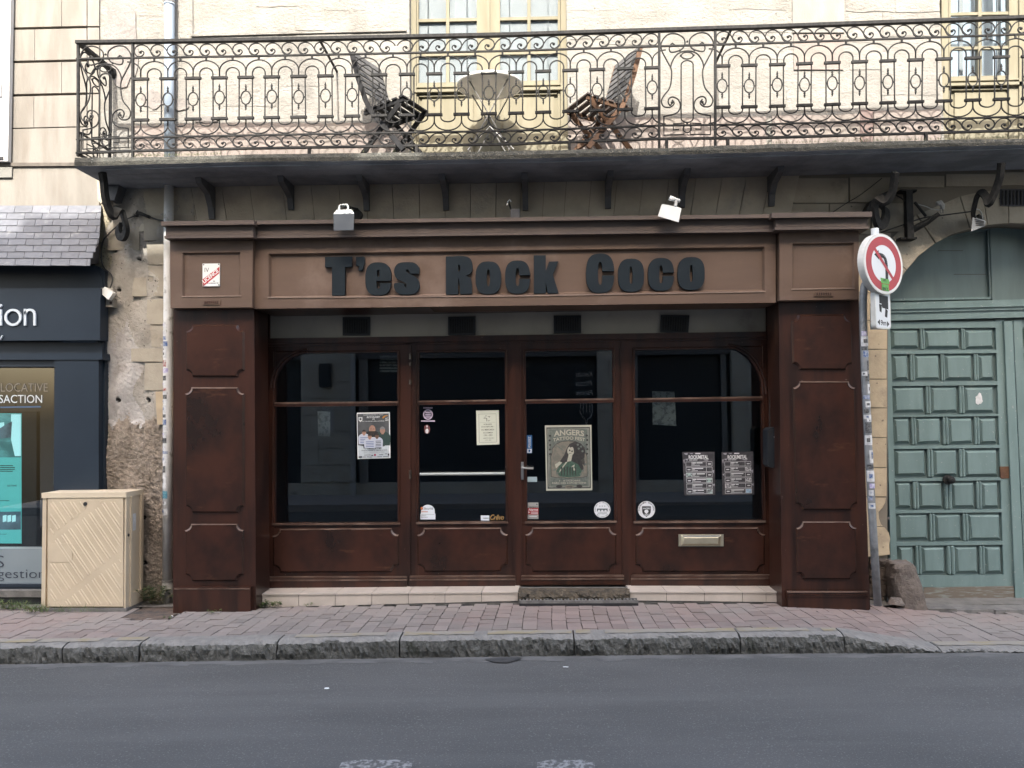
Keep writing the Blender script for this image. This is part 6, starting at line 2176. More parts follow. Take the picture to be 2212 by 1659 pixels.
for x, y in ((1674, 944), (1676, 1000)):
    obj('screw', B().disc(W(x, y, -.2), (0, -1, 0), .010, .006, 8), M_steel, kb_)
b = B().prism([(1658, 932), (1666, 926), (1669, 934), (1662, 944)], -.204, -.19)
obj('notch', b, M_blk, kb_)
obj('wire', B().tube([W(1663, 925, -.12), W(1662, 800, -.02), W(1661, 740, -.01)], .004, 5), M_iron, kb_)
jb = thing('junction_box', 'white plastic junction box hanging skewed beside the blue sign board', 'junction box', W(230, 664, -.05))
obj('back_box', B().rect(216.5, 622, 244, 663, -.07, .0).bevel(.004), mat('beige_plastic', (.36, .33, .28), rough=.6), jb)
obj('lid', B().prism([(214.5, 631), (226, 619.5), (245, 632), (234, 647.5)], -.13, -.075).bevel(.006), M_wht, jb)
obj('brown_spot', B().disc(W(239.5, 654.5, -.071), (0, -1, 0), .013, .003, 8), mat('brown_plastic', (.08, .04, .03), rough=.6), jb)
for x in (222, 227):
    obj('lead', B().tube([W(x, 645, -.08), W(x + .5, 665, -.08), W(x + 1, 700, -.04)], .005, 5), M_blk, jb)
obj('spring_clip', B().tube([W(244, 640, -.04), W(252, 640, -.05), (W(260, 645, -.04)), W(252, 647, -.05), W(246, 645, -.04)], .004, 5), M_gal, jb)
cable('black cable looping from the white junction box up past the left scroll bracket', [(237, 625, -.06), (243, 606, -.04), (240, 592, -.03), (226, 580, -.03), (220, 565, -.03), (219, 540, -.03), (224, 518, -.03), (240, 500, -.03), (258, 485, -.03), (275, 473, -.03), (301, 463, -.03)], .0065)
cable('black cable sagging from a wall hook to the left cornice end', [(297, 455, -.03), (299, 460, -.04), (312, 465, -.04), (330, 471, -.04), (345, 476, -.06), (362, 477, -.1)], .007)
tag(obj('wall_hook', B().prism([(294, 456), (304, 457), (322, 465), (318, 470), (300, 463), (293, 461)], -.05, .01), M_iron), 'black iron hook holding the cables on the plaster wall', 'hook')
for k, (x, y, w_, h_, lab) in enumerate(((705, 1481.5, 9, 1.6, 'white scrap of paper lying on the asphalt, the largest of the litter'), (1222, 1442, 10, .8, 'thin white strip of litter on the asphalt below the second door'))):
    d = rgt * ((x - PW / 2) / FPX) - upv * ((y - PH / 2) / FPX) + fwd
    g0 = CAM + d * ((road_z(0) + .004 - CAM.z) / d.z)
    g0.z = road_z(g0.x) + .003
    b = B()
    n = 7
    ww, hh_ = w_ / 420, h_ / 80
    ring = [g0 + Vector((ww * math.cos(2 * math.pi * q / n) * rng.uniform(.6, 1.1), hh_ * math.sin(2 * math.pi * q / n) * rng.uniform(.6, 1.1), rng.uniform(.0, .004))) for q in range(n)]
    b.loft([p + Vector((0, 0, .003)) for p in ring], ring)
    tag(obj('litter_scrap', b, M_paper), lab, 'litter')


# ------------------------------------------------------------------ weeds in the joints
M_leaf = mat('weed_green', (.055, .095, .028), (.09, .13, .04), scale=25, rough=.55, rand=.15)
M_leafd = mat('dark_weed_green', (.030, .058, .020), (.05, .085, .03), scale=25, rough=.5, rand=.15)
M_dry = mat('dry_grass', (.20, .17, .08), (.13, .14, .06), scale=25, rough=.7)


def leafmesh(b, p, d, l, w_, droop=.4):
    d = d.normalized()
    s = d.cross(Vector((0, 0, 1)))
    s = s.normalized() if s.length > 1e-3 else Vector((1, 0, 0))
    m1 = p + d * (l * .5) + Vector((0, 0, -.02 * l))
    e = p + d * l - Vector((0, 0, droop * l * .5))
    v = [b.bm.verts.new(x) for x in (p, m1 + s * w_ / 2, e, m1 - s * w_ / 2, m1 + Vector((0, 0, -.12 * w_)))]
    b.bm.faces.new((v[0], v[1], v[4]))
    b.bm.faces.new((v[1], v[2], v[4]))
    b.bm.faces.new((v[2], v[3], v[4]))
    b.bm.faces.new((v[3], v[0], v[4]))


def weed(name, label, spots, y, h, n, lw, m, ground, blades=0):
    """leafy clump: stems with leaves over their length, plus grass blades"""
    g0 = W(spots[0][0], spots[0][1], y)
    t = thing(name, label, 'plant', (g0.x, y, ground))
    lb_, sb2 = B(), B()
    for (px, py, k) in spots:
        c0 = W(px, py, y)
        for i in range(int(n * k)):
            bx = c0 + Vector((rng.gauss(0, .02), rng.gauss(0, .02), 0))
            bx.z = ground
            tip = bx + Vector((rng.gauss(0, h * .5), rng.uniform(-.7, .2) * h * .6, h * rng.uniform(.45, 1.0) * k ** .3))
            sb2.tube([bx, bx.lerp(tip, .5) + Vector((0, 0, h * .1)), tip], .0016, 3)
            for j in range(rng.randint(4, 7)):
                u = rng.uniform(.25, 1.0)
                p = bx.lerp(tip, u) + Vector((0, 0, h * .1 * (1 - abs(2 * u - 1))))
                a = rng.uniform(0, 6.28)
                leafmesh(lb_, p, Vector((math.cos(a), math.sin(a), rng.uniform(-.1, .6))), lw * rng.uniform(.6, 1.2), lw * rng.uniform(.4, .65))
        for i in range(int(blades * k)):
            bx = c0 + Vector((rng.gauss(0, .05), rng.gauss(0, .02), 0))
            bx.z = ground
            tip = bx + Vector((rng.gauss(0, .04), rng.gauss(0, .03), rng.uniform(.03, .10)))
            lb_.face([bx - Vector((.002, 0, 0)), bx + Vector((.002, 0, 0)), tip])
    obj('leaves', lb_, m, t)
    obj('stems', sb2, M_dry, t)
    return t


weed('weed_clump', 'leafy green weed growing against the wall between the drainpipe and the beige cabinet', [(338, 1300, 1.4), (325, 1302, 1.0), (347, 1298, 1.1)], -.12, .17, 9, .045, M_leafd, .03)
weed('weed_clump', 'bright green weeds and grass at the foot of the agency, left edge of the picture', [(8, 1312, 1), (26, 1314, 1.2), (44, 1312, .8)], -.3, .085, 8, .026, M_leaf, .03, 34)
weed('weed_clump', 'green weeds and grass at the front left foot of the beige cabinet', [(62, 1318, .8), (76, 1322, 1.1), (92, 1320, .8)], -.42, .07, 7, .024, M_leaf, .035, 26)
weed('weed_tuft', 'small grass tuft under the middle of the beige cabinet', [(133, 1318, .7)], -.42, .05, 3, .02, M_leaf, .035, 22)
weed('weed_tuft', 'small grass tuft under the right part of the cabinet door', [(184, 1314, .7)], -.42, .06, 2, .018, M_leaf, .035, 24)
weed('weed_clump', 'low leafy weed at the left end of the tiled step', [(563, 1310, .8), (576, 1309, 1.2), (600, 1310, .9)], -.27, .06, 8, .034, M_leaf, .03)
weed('weed_tuft', 'tiny weed against the step below the left window', [(669, 1305, .6)], -.25, .035, 5, .022, M_leaf, .035)
weed('weed_tuft', 'tiny weed at the foot of the left pilaster plinth', [(458, 1312, .5), (466, 1312, .5)], -.44, .035, 6, .02, M_leaf, .03)
weed('weed_tuft', 'small weed beside the rusty cover plate', [(368, 1326, .5)], -.66, .03, 6, .02, M_leaf, .035)
weed('weed_tuft', 'small plant rooted on the right end of the balcony edge', [(1864, 300, .6), (1846, 303, .5)], -.56, .05, 5, .022, M_leafd, W(1860, 302, YS).z)
# ------------------------------------------------------------------ posters and stickers on the panes
YPO = YD + .0225


def sheet(name, q4, label, cat, m=M_paper, group=None, off=0.0):
    o = obj(name, B().prism(q4, YPO - off, YPO - off + .0012), m)
    return tag(o, label, cat, group)


def on(q4, d):
    return lambda u, v: W(*bil(q4, u, v), YPO - d)


def shape(b, q4, pts, d):
    f = on(q4, d)
    b.face([f(u, v) for u, v in pts])
    return b


def ell(cu, cv, ru, rv, a0=0, a1=360, n=18):
    return [(cu + ru * math.cos(math.radians(lerp(a0, a1, k / n))), cv + rv * math.sin(math.radians(lerp(a0, a1, k / n)))) for k in range(n + (0 if a1 - a0 == 360 else 1))]


def bar(u0, v0, u1, v1):
    return [(u0, v0), (u1, v0), (u1, v1), (u0, v1)]


def words(b, q4, s, u0, v0, u1, v1, d, bold=.01, shear=0):
    f = on(q4, d)
    add_text(b, s, lambda u, v: f(lerp(u0, u1, u), lerp(v0, v1, v)), bold, shear)


def flatmat(name, c, c2=None, **k):
    return mat(name, c, c2, rough=.55, **k)


P_ink = flatmat('poster_ink', (.016, .017, .019))
P_wht = flatmat('poster_white', (.62, .63, .64))
P_skin = flatmat('poster_skin', (.38, .22, .16), (.30, .165, .12), scale=40)
P_hair = flatmat('poster_hair', (.03, .022, .018))
P_blue = flatmat('poster_blue_stripe', (.10, .135, .28))
P_shirt = flatmat('poster_pale_shirt', (.45, .48, .56))
P_green = flatmat('poster_dark_green', (.025, .05, .045))
P_grad = flatmat('poster_dark_ground', (.045, .05, .055), (.085, .09, .095), scale=9)
P_mist = flatmat('poster_pale_mist', (.42, .46, .5), (.55, .6, .63), scale=10)
P_or = flatmat('poster_orange', (.5, .22, .03))

# rugby match poster
R4 = [(770.5, 891.5), (842, 890), (843.5, 989.5), (772.5, 991.5)]
po = sheet('rugby_poster', R4, 'dark rugby match poster with five players, on the left window', 'poster')
obj('poster_ground', shape(B(), R4, bar(.02, .028, .97, .80), .0006), P_grad, po)
obj('poster_ground', shape(B(), R4, [(.02, .70), (.25, .74), (.5, .735), (.8, .745), (.97, .68), (.97, .99), (.02, .99)], .0010), P_mist, po)


def player(cu, cv, s, skin, hair, shirt, stripe, beard=False, d=.0014, turn=0):
    b = B()
    shape(b, R4, ell(cu, cv + .72 * s, .95 * s * 1.15, .62 * s, 180, 360) + [(cu + 1.0 * s, cv + 1.5 * s), (cu - 1.0 * s, cv + 1.5 * s)], d)
    obj('poster_figure', b, shirt, po)
    if stripe:
        b = B()
        for k in range(4):
            shape(b, R4, bar(cu - .72 * s, cv + .62 * s + k * .21 * s, cu + .72 * s, cv + .70 * s + k * .21 * s), d + .0003)
        obj('poster_figure', b, stripe, po)
    b = B()
    shape(b, R4, bar(cu - .16 * s, cv + .1 * s, cu + .16 * s, cv + .38 * s), d + .0004)
    shape(b, R4, ell(cu, cv, .36 * s, .36 * s * .95), d + .0006)
    obj('poster_figure', b, skin, po)
    b = B()
    shape(b, R4, ell(cu, cv - .03 * s, .38 * s, .35 * s, 195 if not beard else 250, 345 if not beard else 290), d + .0008)
    if beard:
        shape(b, R4, ell(cu, cv + .08 * s, .36 * s, .31 * s, 10, 170), d + .0008)
    for sx in (-.14, .12):
        shape(b, R4, bar(cu + (sx - .06) * s, cv - .06 * s, cu + (sx + .06) * s, cv - .02 * s), d + .0009)
    shape(b, R4, bar(cu - .1 * s, cv + .17 * s, cu + .1 * s, cv + .2 * s), d + .0009)
    obj('poster_figure', b, hair, po)


player(.46, .37, .27, P_skin, P_hair, P_ink, P_wht, True)
player(.77, .395, .22, P_skin, flatmat('poster_grey_hair', (.2, .2, .2)), P_green, None, d=.0026)
player(.21, .435, .165, P_skin, P_hair, P_shirt, P_blue, d=.0038)
player(.60, .515, .165, flatmat('poster_brown_skin', (.14, .075, .05)), P_hair, P_shirt, P_ink, d=.0050)
player(.38, .525, .165, P_skin, P_hair, P_shirt, P_blue, d=.0062)
b = B()
words(b, R4, 'PHASES FINALES FED 3 - 32èmes', .2, .045, .8, .063, .0016, .015)
words(b, R4, 'BCO RUGBY', .30, .082, .71, .122, .0016, .03, .2)
words(b, R4, 'VS', .46, .132, .54, .162, .0016, .02)
words(b, R4, 'RC GUIGNEN BELLIGNÉAIS', .17, .178, .83, .200, .0016, .02)
shape(b, R4, [(.05, .10), (.17, .10), (.165, .17), (.11, .205), (.055, .17)], .0014)
words(b, R4, 'AC', .86, .12, .94, .15, .0016, .02)
words(b, R4, 'BBRV', .86, .16, .97, .19, .0016, .02)
obj('poster_lettering', b, P_wht, po)
b = B()
shape(b, R4, ell(.11, .14, .035, .022), .0020)
obj('poster_emblem', b, P_ink, po)
b = B()
for k in range(2):
    shape(b, R4, ell(.93 - k * .03, .13, .13, .06, 180, 270, 8) + ell(.94 - k * .03, .135, .115, .052, 270, 180, 8), .0015)
obj('poster_emblem', b, P_or, po)
b = B()
words(b, R4, 'DIMANCHE 3 MAI', .30, .772, .73, .80, .0074, .02)
words(b, R4, 'STADE DE LA BAUMETTE - MARCEL NAUDON', .12, .812, .9, .832, .0074, .02)
words(b, R4, 'Ouverture des portes et restauration sur place', .2, .848, .82, .86, .0074)
words(b, R4, 'Entrée 5 euros gratuit pour les moins de 16 ans', .2, .870, .82, .882, .0074)
shape(b, R4, bar(.03, .945, .14, .972), .0074)
shape(b, R4, bar(.42, .92, .47, .94), .0074)
shape(b, R4, bar(.92, .90, .96, .945), .0074)
for u0, u1, v in ((.17, .25, .955), (.28, .34, .955), (.36, .45, .96), (.60, .74, .96), (.78, .95, .958), (.66, .78, .915), (.2, .4, .915), (.84, .9, .9)):
    shape(b, R4, bar(u0, v, u1, v + .010), .0074)
obj('poster_lettering', b, P_ink, po)
obj('poster_emblem', shape(B(), R4, ell(.53, .922, .032, .023), .0078), flatmat('poster_crimson', (.28, .02, .06)), po)

# tattoo fair poster, its picture reduced to a plain long haired figure
T4 = [(1177, 919), (1277.5, 918), (1279.5, 1059), (1180, 1060)]
M_tp = flatmat('tattoo_paper', (.40, .40, .33))
tp = sheet('tattoo_poster', T4, 'grey green tattoo fair poster with a long haired figure, on the second door', 'poster', M_tp)
P_tg = flatmat('tattoo_grey_green', (.085, .10, .09), (.14, .155, .135), scale=30)
P_td = flatmat('tattoo_dark', (.022, .022, .022), (.04, .036, .034), scale=50)
P_tl = flatmat('tattoo_pale', (.40, .39, .315), (.33, .31, .25), scale=60)
P_tm = flatmat('tattoo_mid_beige', (.19, .17, .135), (.13, .125, .105), scale=26)
P_tgr = flatmat('tattoo_green_cloth', (.03, .075, .05), (.06, .10, .075), scale=60)
obj('poster_ground', shape(B(), T4, bar(.03, .03, .97, .97), .0006), P_td, tp)
obj('poster_ground', shape(B(), T4, bar(.045, .045, .955, .955), .0010), P_tg, tp)
archp = [(.12, .78), (.12, .48), (.15, .42), (.15, .36), (.24, .29), (.35, .255), (.5, .245), (.65, .255), (.76, .29), (.85, .36), (.85, .42), (.89, .48), (.89, .78), (.78, .80), (.62, .80), (.5, .815), (.38, .80), (.24, .80)]
obj('poster_ground', shape(B(), T4, [(.5 + (u - .5) * 1.03, .55 + (v - .55) * 1.025) for u, v in archp], .0014), P_td, tp)
obj('poster_ground', shape(B(), T4, archp, .0018), P_tm, tp)
b = B()
shape(b, T4, [(.30, .56), (.40, .46), (.46, .36), (.52, .29), (.64, .25), (.78, .29), (.86, .38), (.84, .50), (.76, .53), (.82, .66), (.80, .72), (.60, .62), (.36, .62), (.24, .64)], .0022)
obj('poster_figure', b, P_td, tp)
b = B()
shape(b, T4, [(.22, .70), (.32, .60), (.42, .57), (.56, .55), (.70, .60), (.78, .70), (.74, .785), (.5, .80), (.3, .785)], .0026)
obj('poster_figure', b, P_tgr, tp)
b = B()
shape(b, T4, ell(.545, .395, .075, .07), .0030)
shape(b, T4, [(.50, .45), (.58, .46), (.55, .55), (.46, .56)], .0030)
shape(b, T4, [(.20, .60), (.30, .555), (.36, .57), (.32, .60), (.22, .66)], .0030)
shape(b, T4, [(.44, .56), (.47, .565), (.36, .66), (.29, .73), (.30, .69)], .0030)
shape(b, T4, [(.56, .63), (.63, .60), (.61, .65), (.66, .70), (.58, .69)], .0030)
obj('poster_figure', b, P_tl, tp)
b = B()
for cu, cv in ((.525, .385), (.575, .40)):
    shape(b, T4, ell(cu, cv, .018, .013), .0034)
shape(b, T4, bar(.50, .43, .56, .436), .0034)
for k in range(9):
    u0 = .60 + .025 * k
    shape(b, T4, [(u0, .30 + .012 * k), (u0 + .012, .30 + .012 * k), (u0 + .05, .52 + .012 * k), (u0 + .03, .53 + .012 * k)], .0036)
shape(b, T4, [(.52, .31), (.62, .265), (.72, .27), (.70, .31), (.60, .33), (.53, .345)], .0036)
obj('poster_figure', b, P_td, tp)
b = B()
for k, (cu, cv) in enumerate(((.70, .30), (.77, .33), (.72, .36), (.80, .40), (.19, .68), (.25, .73), (.80, .70), (.75, .75), (.86, .60))):
    shape(b, T4, ell(cu, cv, .026, .017, n=8), .0040)
shape(b, T4, [(.16, .27), (.19, .275), (.40, .385), (.39, .395)], .0040)
obj('poster_figure', b, P_tg, tp)
b = B()
for k in range(6):
    shape(b, T4, [(.33 + .06 * k, .64 + .015 * (k % 2)), (.36 + .06 * k, .635), (.35 + .06 * k, .77), (.335 + .06 * k, .775)], .0038)
obj('poster_figure', b, P_td, tp)
b = B()
f_ = on(T4, .0034)
add_text(b, 'ANGERS', lambda u, v: f_(lerp(.19, .84, u), lerp(.070, .158, v) - .02 * math.sin(math.pi * u) + .016), .03)
add_text(b, 'TATTOO FEST', lambda u, v: f_(lerp(.17, .86, u), lerp(.185, .235, v) - .03 * math.sin(math.pi * u) + .016), .025)
words(b, T4, '3 - 4 OCTOBRE', .28, .838, .74, .862, .0034, .015)
words(b, T4, 'PARC DES EXPOSITIONS', .13, .872, .87, .898, .0034, .015)
for u0, u1 in ((.055, .06), (.94, .945), (.085, .089), (.911, .915)):
    shape(b, T4, bar(u0, .06, u1, .94), .0014)
shape(b, T4, bar(.06, .055, .94, .058), .0014)
shape(b, T4, bar(.06, .942, .94, .945), .0014)
obj('poster_lettering', b, P_tl, tp)
obj('poster_cartouche', shape(B(), T4, ell(.5, .945, .10, .034), .0030), P_tm, tp)
b = B()
words(b, T4, '2026', .44, .933, .56, .957, .0040, .02)
for su in (-1, 1):
    for k in range(5):
        shape(b, T4, ell(.5 + su * (.395 + .01 * (k % 2)), .16 + k * .07, .026, .016, n=9), .0020)
    shape(b, T4, ell(.5 + su * .22, .935, .07, .022, n=10), .0024)
obj('poster_lettering', b, P_td, tp)

# opening hours
H4 = [(1028.5, 887), (1077.5, 886), (1079, 960), (1030, 961.5)]
M_crm = flatmat('cream_paper', (.56, .57, .48))
hp = sheet('opening_hours_notice', H4, 'cream notice of opening hours on the first door', 'notice', M_crm)
b = B()
for u0, v0, u1, v1 in ((.11, .10, .12, .93), (.87, .10, .88, .93), (.11, .10, .88, .106), (.11, .925, .88, .931), (.15, .35, .84, .353)):
    shape(b, H4, bar(u0, v0, u1, v1), .0006)
for s, v0, v1, u0, u1 in (('HORAIRES', .385, .425, .32, .68), ("D'OUVERTURE :", .455, .495, .22, .78), ('DU MERCREDI', .54, .585, .22, .77), ('AU SAMEDI', .63, .67, .29, .71), ('17H - 02H', .70, .745, .32, .69), ('HAPPY HOURS :', .795, .82, .29, .78), ('17H - 20H', .855, .875, .38, .64)):
    words(b, H4, s, u0, v0, u1, v1, .0006, .012)
for u0, v0, u1, v1 in ((.40, .15, .46, .165), (.33, .19, .44, .2), (.32, .225, .47, .236), (.45, .23, .475, .32), (.50, .17, .62, .18), (.56, .17, .58, .22), (.51, .285, .61, .295), (.52, .31, .57, .318)):
    shape(b, H4, bar(u0, v0, u1, v1), .0006)
obj('notice_lettering', b, flatmat('notice_ink', (.05, .055, .04)), hp)

# two programme sheets
M_prog = flatmat('programme_grey', (.034, .032, .038), (.06, .056, .064), scale=18)
P_gr = flatmat('programme_pale_grey', (.30, .29, .32))
for idx_, (Q4, lab) in enumerate((([(1474, 976.5), (1543.5, 976), (1545, 1069), (1478, 1070.5)], 'grey rock and metal programme sheet on the right window, the left one of two'),
                                  ([(1558.5, 976.5), (1627, 975.5), (1629.5, 1068), (1560.5, 1069.5)], 'grey rock and metal programme sheet on the right window, the right one of two'))):
    sh_ = sheet('programme_sheet', Q4, lab, 'poster', M_prog, 'rock and metal programme sheets')
    b = B()
    words(b, Q4, 'ROCK/METAL', .19, .075, .80, .165, .0010, .035)
    for u0, u1, v0, v1 in ((.40, .56, .025, .05), (.20, .30, .178, .192), (.31, .46, .178, .192)):
        shape(b, Q4, bar(u0, v0, u1, v1), .0008)
    rr_ = random.Random(idx_ + 3)
    for r in range(6):
        v0 = .225 + r * .127
        v1 = v0 + .108
        for a in ((.09, v0, .92, v0 + .006), (.09, v1 - .006, .92, v1), (.09, v0, .098, v1), (.275, v0, .283, v1), (.73, v0, .738, v1), (.912, v0, .92, v1)):
            shape(b, Q4, bar(*a), .0008)
        shape(b, Q4, bar(.295, v0 + .018, .40 + rr_.uniform(0, .05), v0 + .038), .0010)
        shape(b, Q4, bar(.43, v0 + .018, .52 + rr_.uniform(-.03, .2), v0 + .038), .0010)
        shape(b, Q4, bar(.295, v0 + .050, .37, v0 + .060), .0010)
        shape(b, Q4, bar(.295, v0 + .076, .45 + rr_.uniform(0, .22), v0 + .085), .0010)
        shape(b, Q4, bar(.79 if r % 2 == 0 else .14, v0 + .045, .88 if r % 2 == 0 else .23, v0 + .066), .0010)
    obj('sheet_lettering', b, P_wht, sh_)
    b = B()
    for u0, v0, u1, v1 in ((.05, .02, .17, .07), (.22, .025, .33, .05), (.02, .16, .06, .27), (.08, .15, .17, .20), (.92, .42, .98, .50), (.93, .74, .99, .80), (.02, .50, .07, .55), (.64, .17, .82, .205)):
        shape(b, Q4, [(u0, v0 + .2 * (v1 - v0)), (u1, v0), (lerp(u0, u1, .8), v1), (lerp(u0, u1, .2), lerp(v0, v1, .7))], .0006)
    obj('sheet_pattern', b, P_gr, sh_)
    b = B()
    rws = ((2, 0), (3, 1), (5, 1)) if idx_ == 0 else ((4, 0), (3, 1), (1, 1))
    for r, side in rws:
        v0 = .225 + r * .127
        shape(b, Q4, bar(.10 if side == 0 else .74, v0 + .008, .272 if side == 0 else .91, v0 + .10), .0012)
    obj('sheet_picture', b, flatmat('programme_picture_%s' % ('green', 'white')[idx_], ((.35, .45, .42), (.45, .44, .45))[idx_], (.10, .10, .11), scale=60, lo=.45, hi=.55), sh_)
    if idx_:
        obj('sheet_picture', shape(B(), Q4, bar(.74, .225 + 5 * .127 + .008, .91, .225 + 5 * .127 + .1), .0012), flatmat('programme_picture_blue', (.32, .45, .58), (.15, .25, .36), scale=40), sh_)


# round seals
def round_seal(cx, cy, r, label):
    Q4 = [(cx - r, cy - r), (cx + r, cy - r), (cx + r, cy + r), (cx - r, cy + r)]
    b = B()
    f = on(Q4, 0)
    b.loft([on(Q4, .0012)(.5 + .5 * math.cos(a), .5 + .5 * math.sin(a)) for a in [2 * math.pi * k / 32 for k in range(32)]], [f(.5 + .5 * math.cos(a), .5 + .5 * math.sin(a)) for a in [2 * math.pi * k / 32 for k in range(32)]])
    o = tag(obj('round_sticker', b, flatmat('seal_white', (.68, .69, .72))), label, 'sticker')
    return Q4, o


def ring_text(b, Q4, s, rad, a0, a1, h, d, bold=.02, flip=False):
    """letters one by one along a circle, angles in degrees clockwise from the top"""
    f = on(Q4, d)
    n = len(s)
    for k, ch in enumerate(s):
        if ch == ' ':
            continue
        a = math.radians(lerp(a0, a1, (k + .5) / n))
        w_ = abs(math.radians(a1 - a0)) / n * rad * .78
        if ch == '-':
            hh2, vv0 = h * .2, .4
        else:
            hh2, vv0 = h, 0

        def g(u, v, a=a, w_=w_, hh2=hh2):
            x = (u - .5) * w_
            y = rad + h * .5 - (v * hh2 + (h * .4 if hh2 != h else 0))
            if flip:
                x, y = -x, rad - h * .5 + v * hh2
            return f(.5 + math.sin(a) * y + math.cos(a) * x, .5 - math.cos(a) * y + math.sin(a) * x)
        add_text(b, ch, g, bold)


Q4, o = round_seal(1301, 1101, 17.7, 'round white town sticker with a bridge and stars, low right on the second door')
b = B()
shape(b, Q4, [(.17, .43), (.83, .43), (.83, .61), (.78, .61)] + [(.76 - .105 * math.cos(math.pi * k / 8) - .0, .61 - .13 * math.sin(math.pi * k / 8)) for k in range(9)][::1][:0] + [(.17, .61)], .0016)
for cu in (.35, .5, .65):
    for q in (((0, -.055), (.018, 0), (0, .055), (-.018, 0)), ((-.05, 0), (0, -.015), (.05, 0), (0, .015))):
        shape(b, Q4, [(cu + u, .285 + v) for u, v in q], .0016)
for k in range(3):
    pts = [(lerp(.22, .80, i / 12), .665 + k * .045 + .012 * math.sin(i * 1.1)) for i in range(13)]
    shape(b, Q4, pts + [(u, v + .015) for u, v in pts[::-1]], .0016)
ring_text(b, Q4, "ANIMATION DE L'ÉVÉNEMENTIEL", .435, -110, 110, .055, .0016)
ring_text(b, Q4, 'VILLE ANGERS 2025', .435, 232, 130, .055, .0016, flip=True)
obj('sticker_print', b, flatmat('seal_grey_ink', (.10, .12, .13)), o)
b = B()
for cu in (.30, .5, .70):
    shape(b, Q4, ell(cu, .605, .075, .10, 180, 360, 10), .0020)
obj('bridge_arch', b, flatmat('seal_white', (.68, .69, .72)), o)

Q4, o = round_seal(1396.5, 1101, 18.6, 'round white partner sticker with a shield, low left on the right window')
b = B()
shape(b, Q4, [(.25, .30), (.75, .30), (.76, .42), (.74, .66), (.66, .80), (.5, .92), (.34, .80), (.26, .66), (.24, .42)], .0016)
ring_text(b, Q4, 'PARTENAIRE 2025-2026', .43, -98, 98, .085, .0016, .03)
obj('sticker_print', b, P_ink, o)
b = B()
words(b, Q4, 'ANGERS', .275, .38, .725, .475, .0020, .02)
shape(b, Q4, [(.40, .53), (.46, .50), (.55, .50), (.60, .54), (.62, .62), (.56, .70), (.5, .74), (.44, .70), (.37, .62)], .0020)
for v in (.76, .84):
    shape(b, Q4, [(.34, v - .02), (.44, v), (.5, v - .02), (.56, v), (.66, v - .02), (.60, v + .03), (.5, v + .015), (.42, v + .03)], .0020)
obj('shield_print', b, flatmat('seal_white', (.68, .69, .72)), o)


# small stickers
def small(name, q4, label, m, cat='sticker'):
    return sheet(name, q4, label, cat, m)


q = [(908, 1090), (940.5, 1090), (940.5, 1122), (908, 1122)]
b = B()
f0, f1_ = on(q, .0012), on(q, 0)
ol = [(0, 1), (0, .62), (.04, .60)] + ell(.5, .45, .46, .44, 180, 360, 14) + [(.96, .60), (1, .62), (1, 1)]
b.loft([f0(u, v) for u, v in ol], [f1_(u, v) for u, v in ol])
ss = tag(obj('alarm_sticker', b, flatmat('sticker_bright', (.66, .70, .75))), 'white arched security sticker in the lower left corner of the first door', 'sticker')
b = B()
words(b, q, 'Sécurité', .22, .17, .85, .34, .0016, .01)
for v, u1 in ((.66, .95), (.72, .4), (.76, .3)):
    shape(b, q, bar(.05, v, u1, v + .015), .0016)
words(b, q, 'PROTEST', .05, .83, .5, .88, .0016, .02)
obj('sticker_lettering', b, flatmat('sticker_grey', (.12, .13, .14)), ss)
b = B()
shape(b, q, bar(.06, .46, .5, .51), .0016)
shape(b, q, ell(.09, .26, .10, .10), .0016)
obj('sticker_mark', b, flatmat('sticker_orange', (.55, .17, .07)), ss)
w_ = small('white_label', [(1038.5, 1113.5), (1057, 1113.5), (1057, 1124.5), (1038.5, 1124.5)], 'small white label with one dark printed line, left of the gold lettering', flatmat('sticker_bright', (.66, .70, .75)))
b = B()
shape(b, [(1038.5, 1113.5), (1057, 1113.5), (1057, 1124.5), (1038.5, 1124.5)], bar(.28, .48, .93, .57), .0016)
obj('label_lettering', b, P_ink, w_)
b = B()
words(b, [(1058.5, 1111), (1089, 1111), (1089, 1124.5), (1058.5, 1124.5)], 'Crêvo', .0, .0, 1, .95, .0, .035, .35)
tag(obj('gold_lettering', b, flatmat('gold_ink', (.26, .16, .06))), 'gold handwritten style lettering in the lower right corner of the first door', 'lettering')
# green round sticker and small figure sticker near the top of the first door
Q4 = [(914, 884), (935, 884), (935, 907), (914, 907)]
b = B()
for k in range(24):
    a0, a1 = 2 * math.pi * k / 24, 2 * math.pi * (k + 1) / 24
    f = on(Q4, 0)
    b.face([f(.5 + .38 * math.cos(a0), .5 + .38 * math.sin(a0)), f(.5 + .5 * math.cos(a0), .5 + .5 * math.sin(a0)), f(.5 + .5 * math.cos(a1), .5 + .5 * math.sin(a1)), f(.5 + .38 * math.cos(a1), .5 + .38 * math.sin(a1))])
for r_, (va, vb) in enumerate(((.22, .38), (.43, .60), (.65, .80))):
    for k in range(4):
        shape(b, Q4, bar(.24 + .14 * k, va, .35 + .14 * k, vb), .0)
for k in range(9):
    shape(b, Q4, bar(.02 + .108 * k, -.20, .10 + .108 * k, -.06), .0)
shape(b, Q4, bar(-.22, 1.05, 1.22, 1.17), .0)
tag(obj('ring_decal', b, flatmat('pale_lilac_decal', (.42, .36, .46))), 'pale lilac ring decal over a white bar, top left on the first door', 'decal')
Q4 = [(915, 917), (930, 917), (930, 937), (915, 937)]
b = B()
shape(b, Q4, [(.1, .15), (.5, .02), (.85, .18), (.95, .5), (.85, .9), (.5, 1), (.15, .9), (.05, .5)], .0)
dcl = tag(obj('bottle_decal', b, flatmat('decal_dark_red', (.14, .05, .05))), 'small dark red and white decal under the ring decal on the first door', 'decal')
b = B()
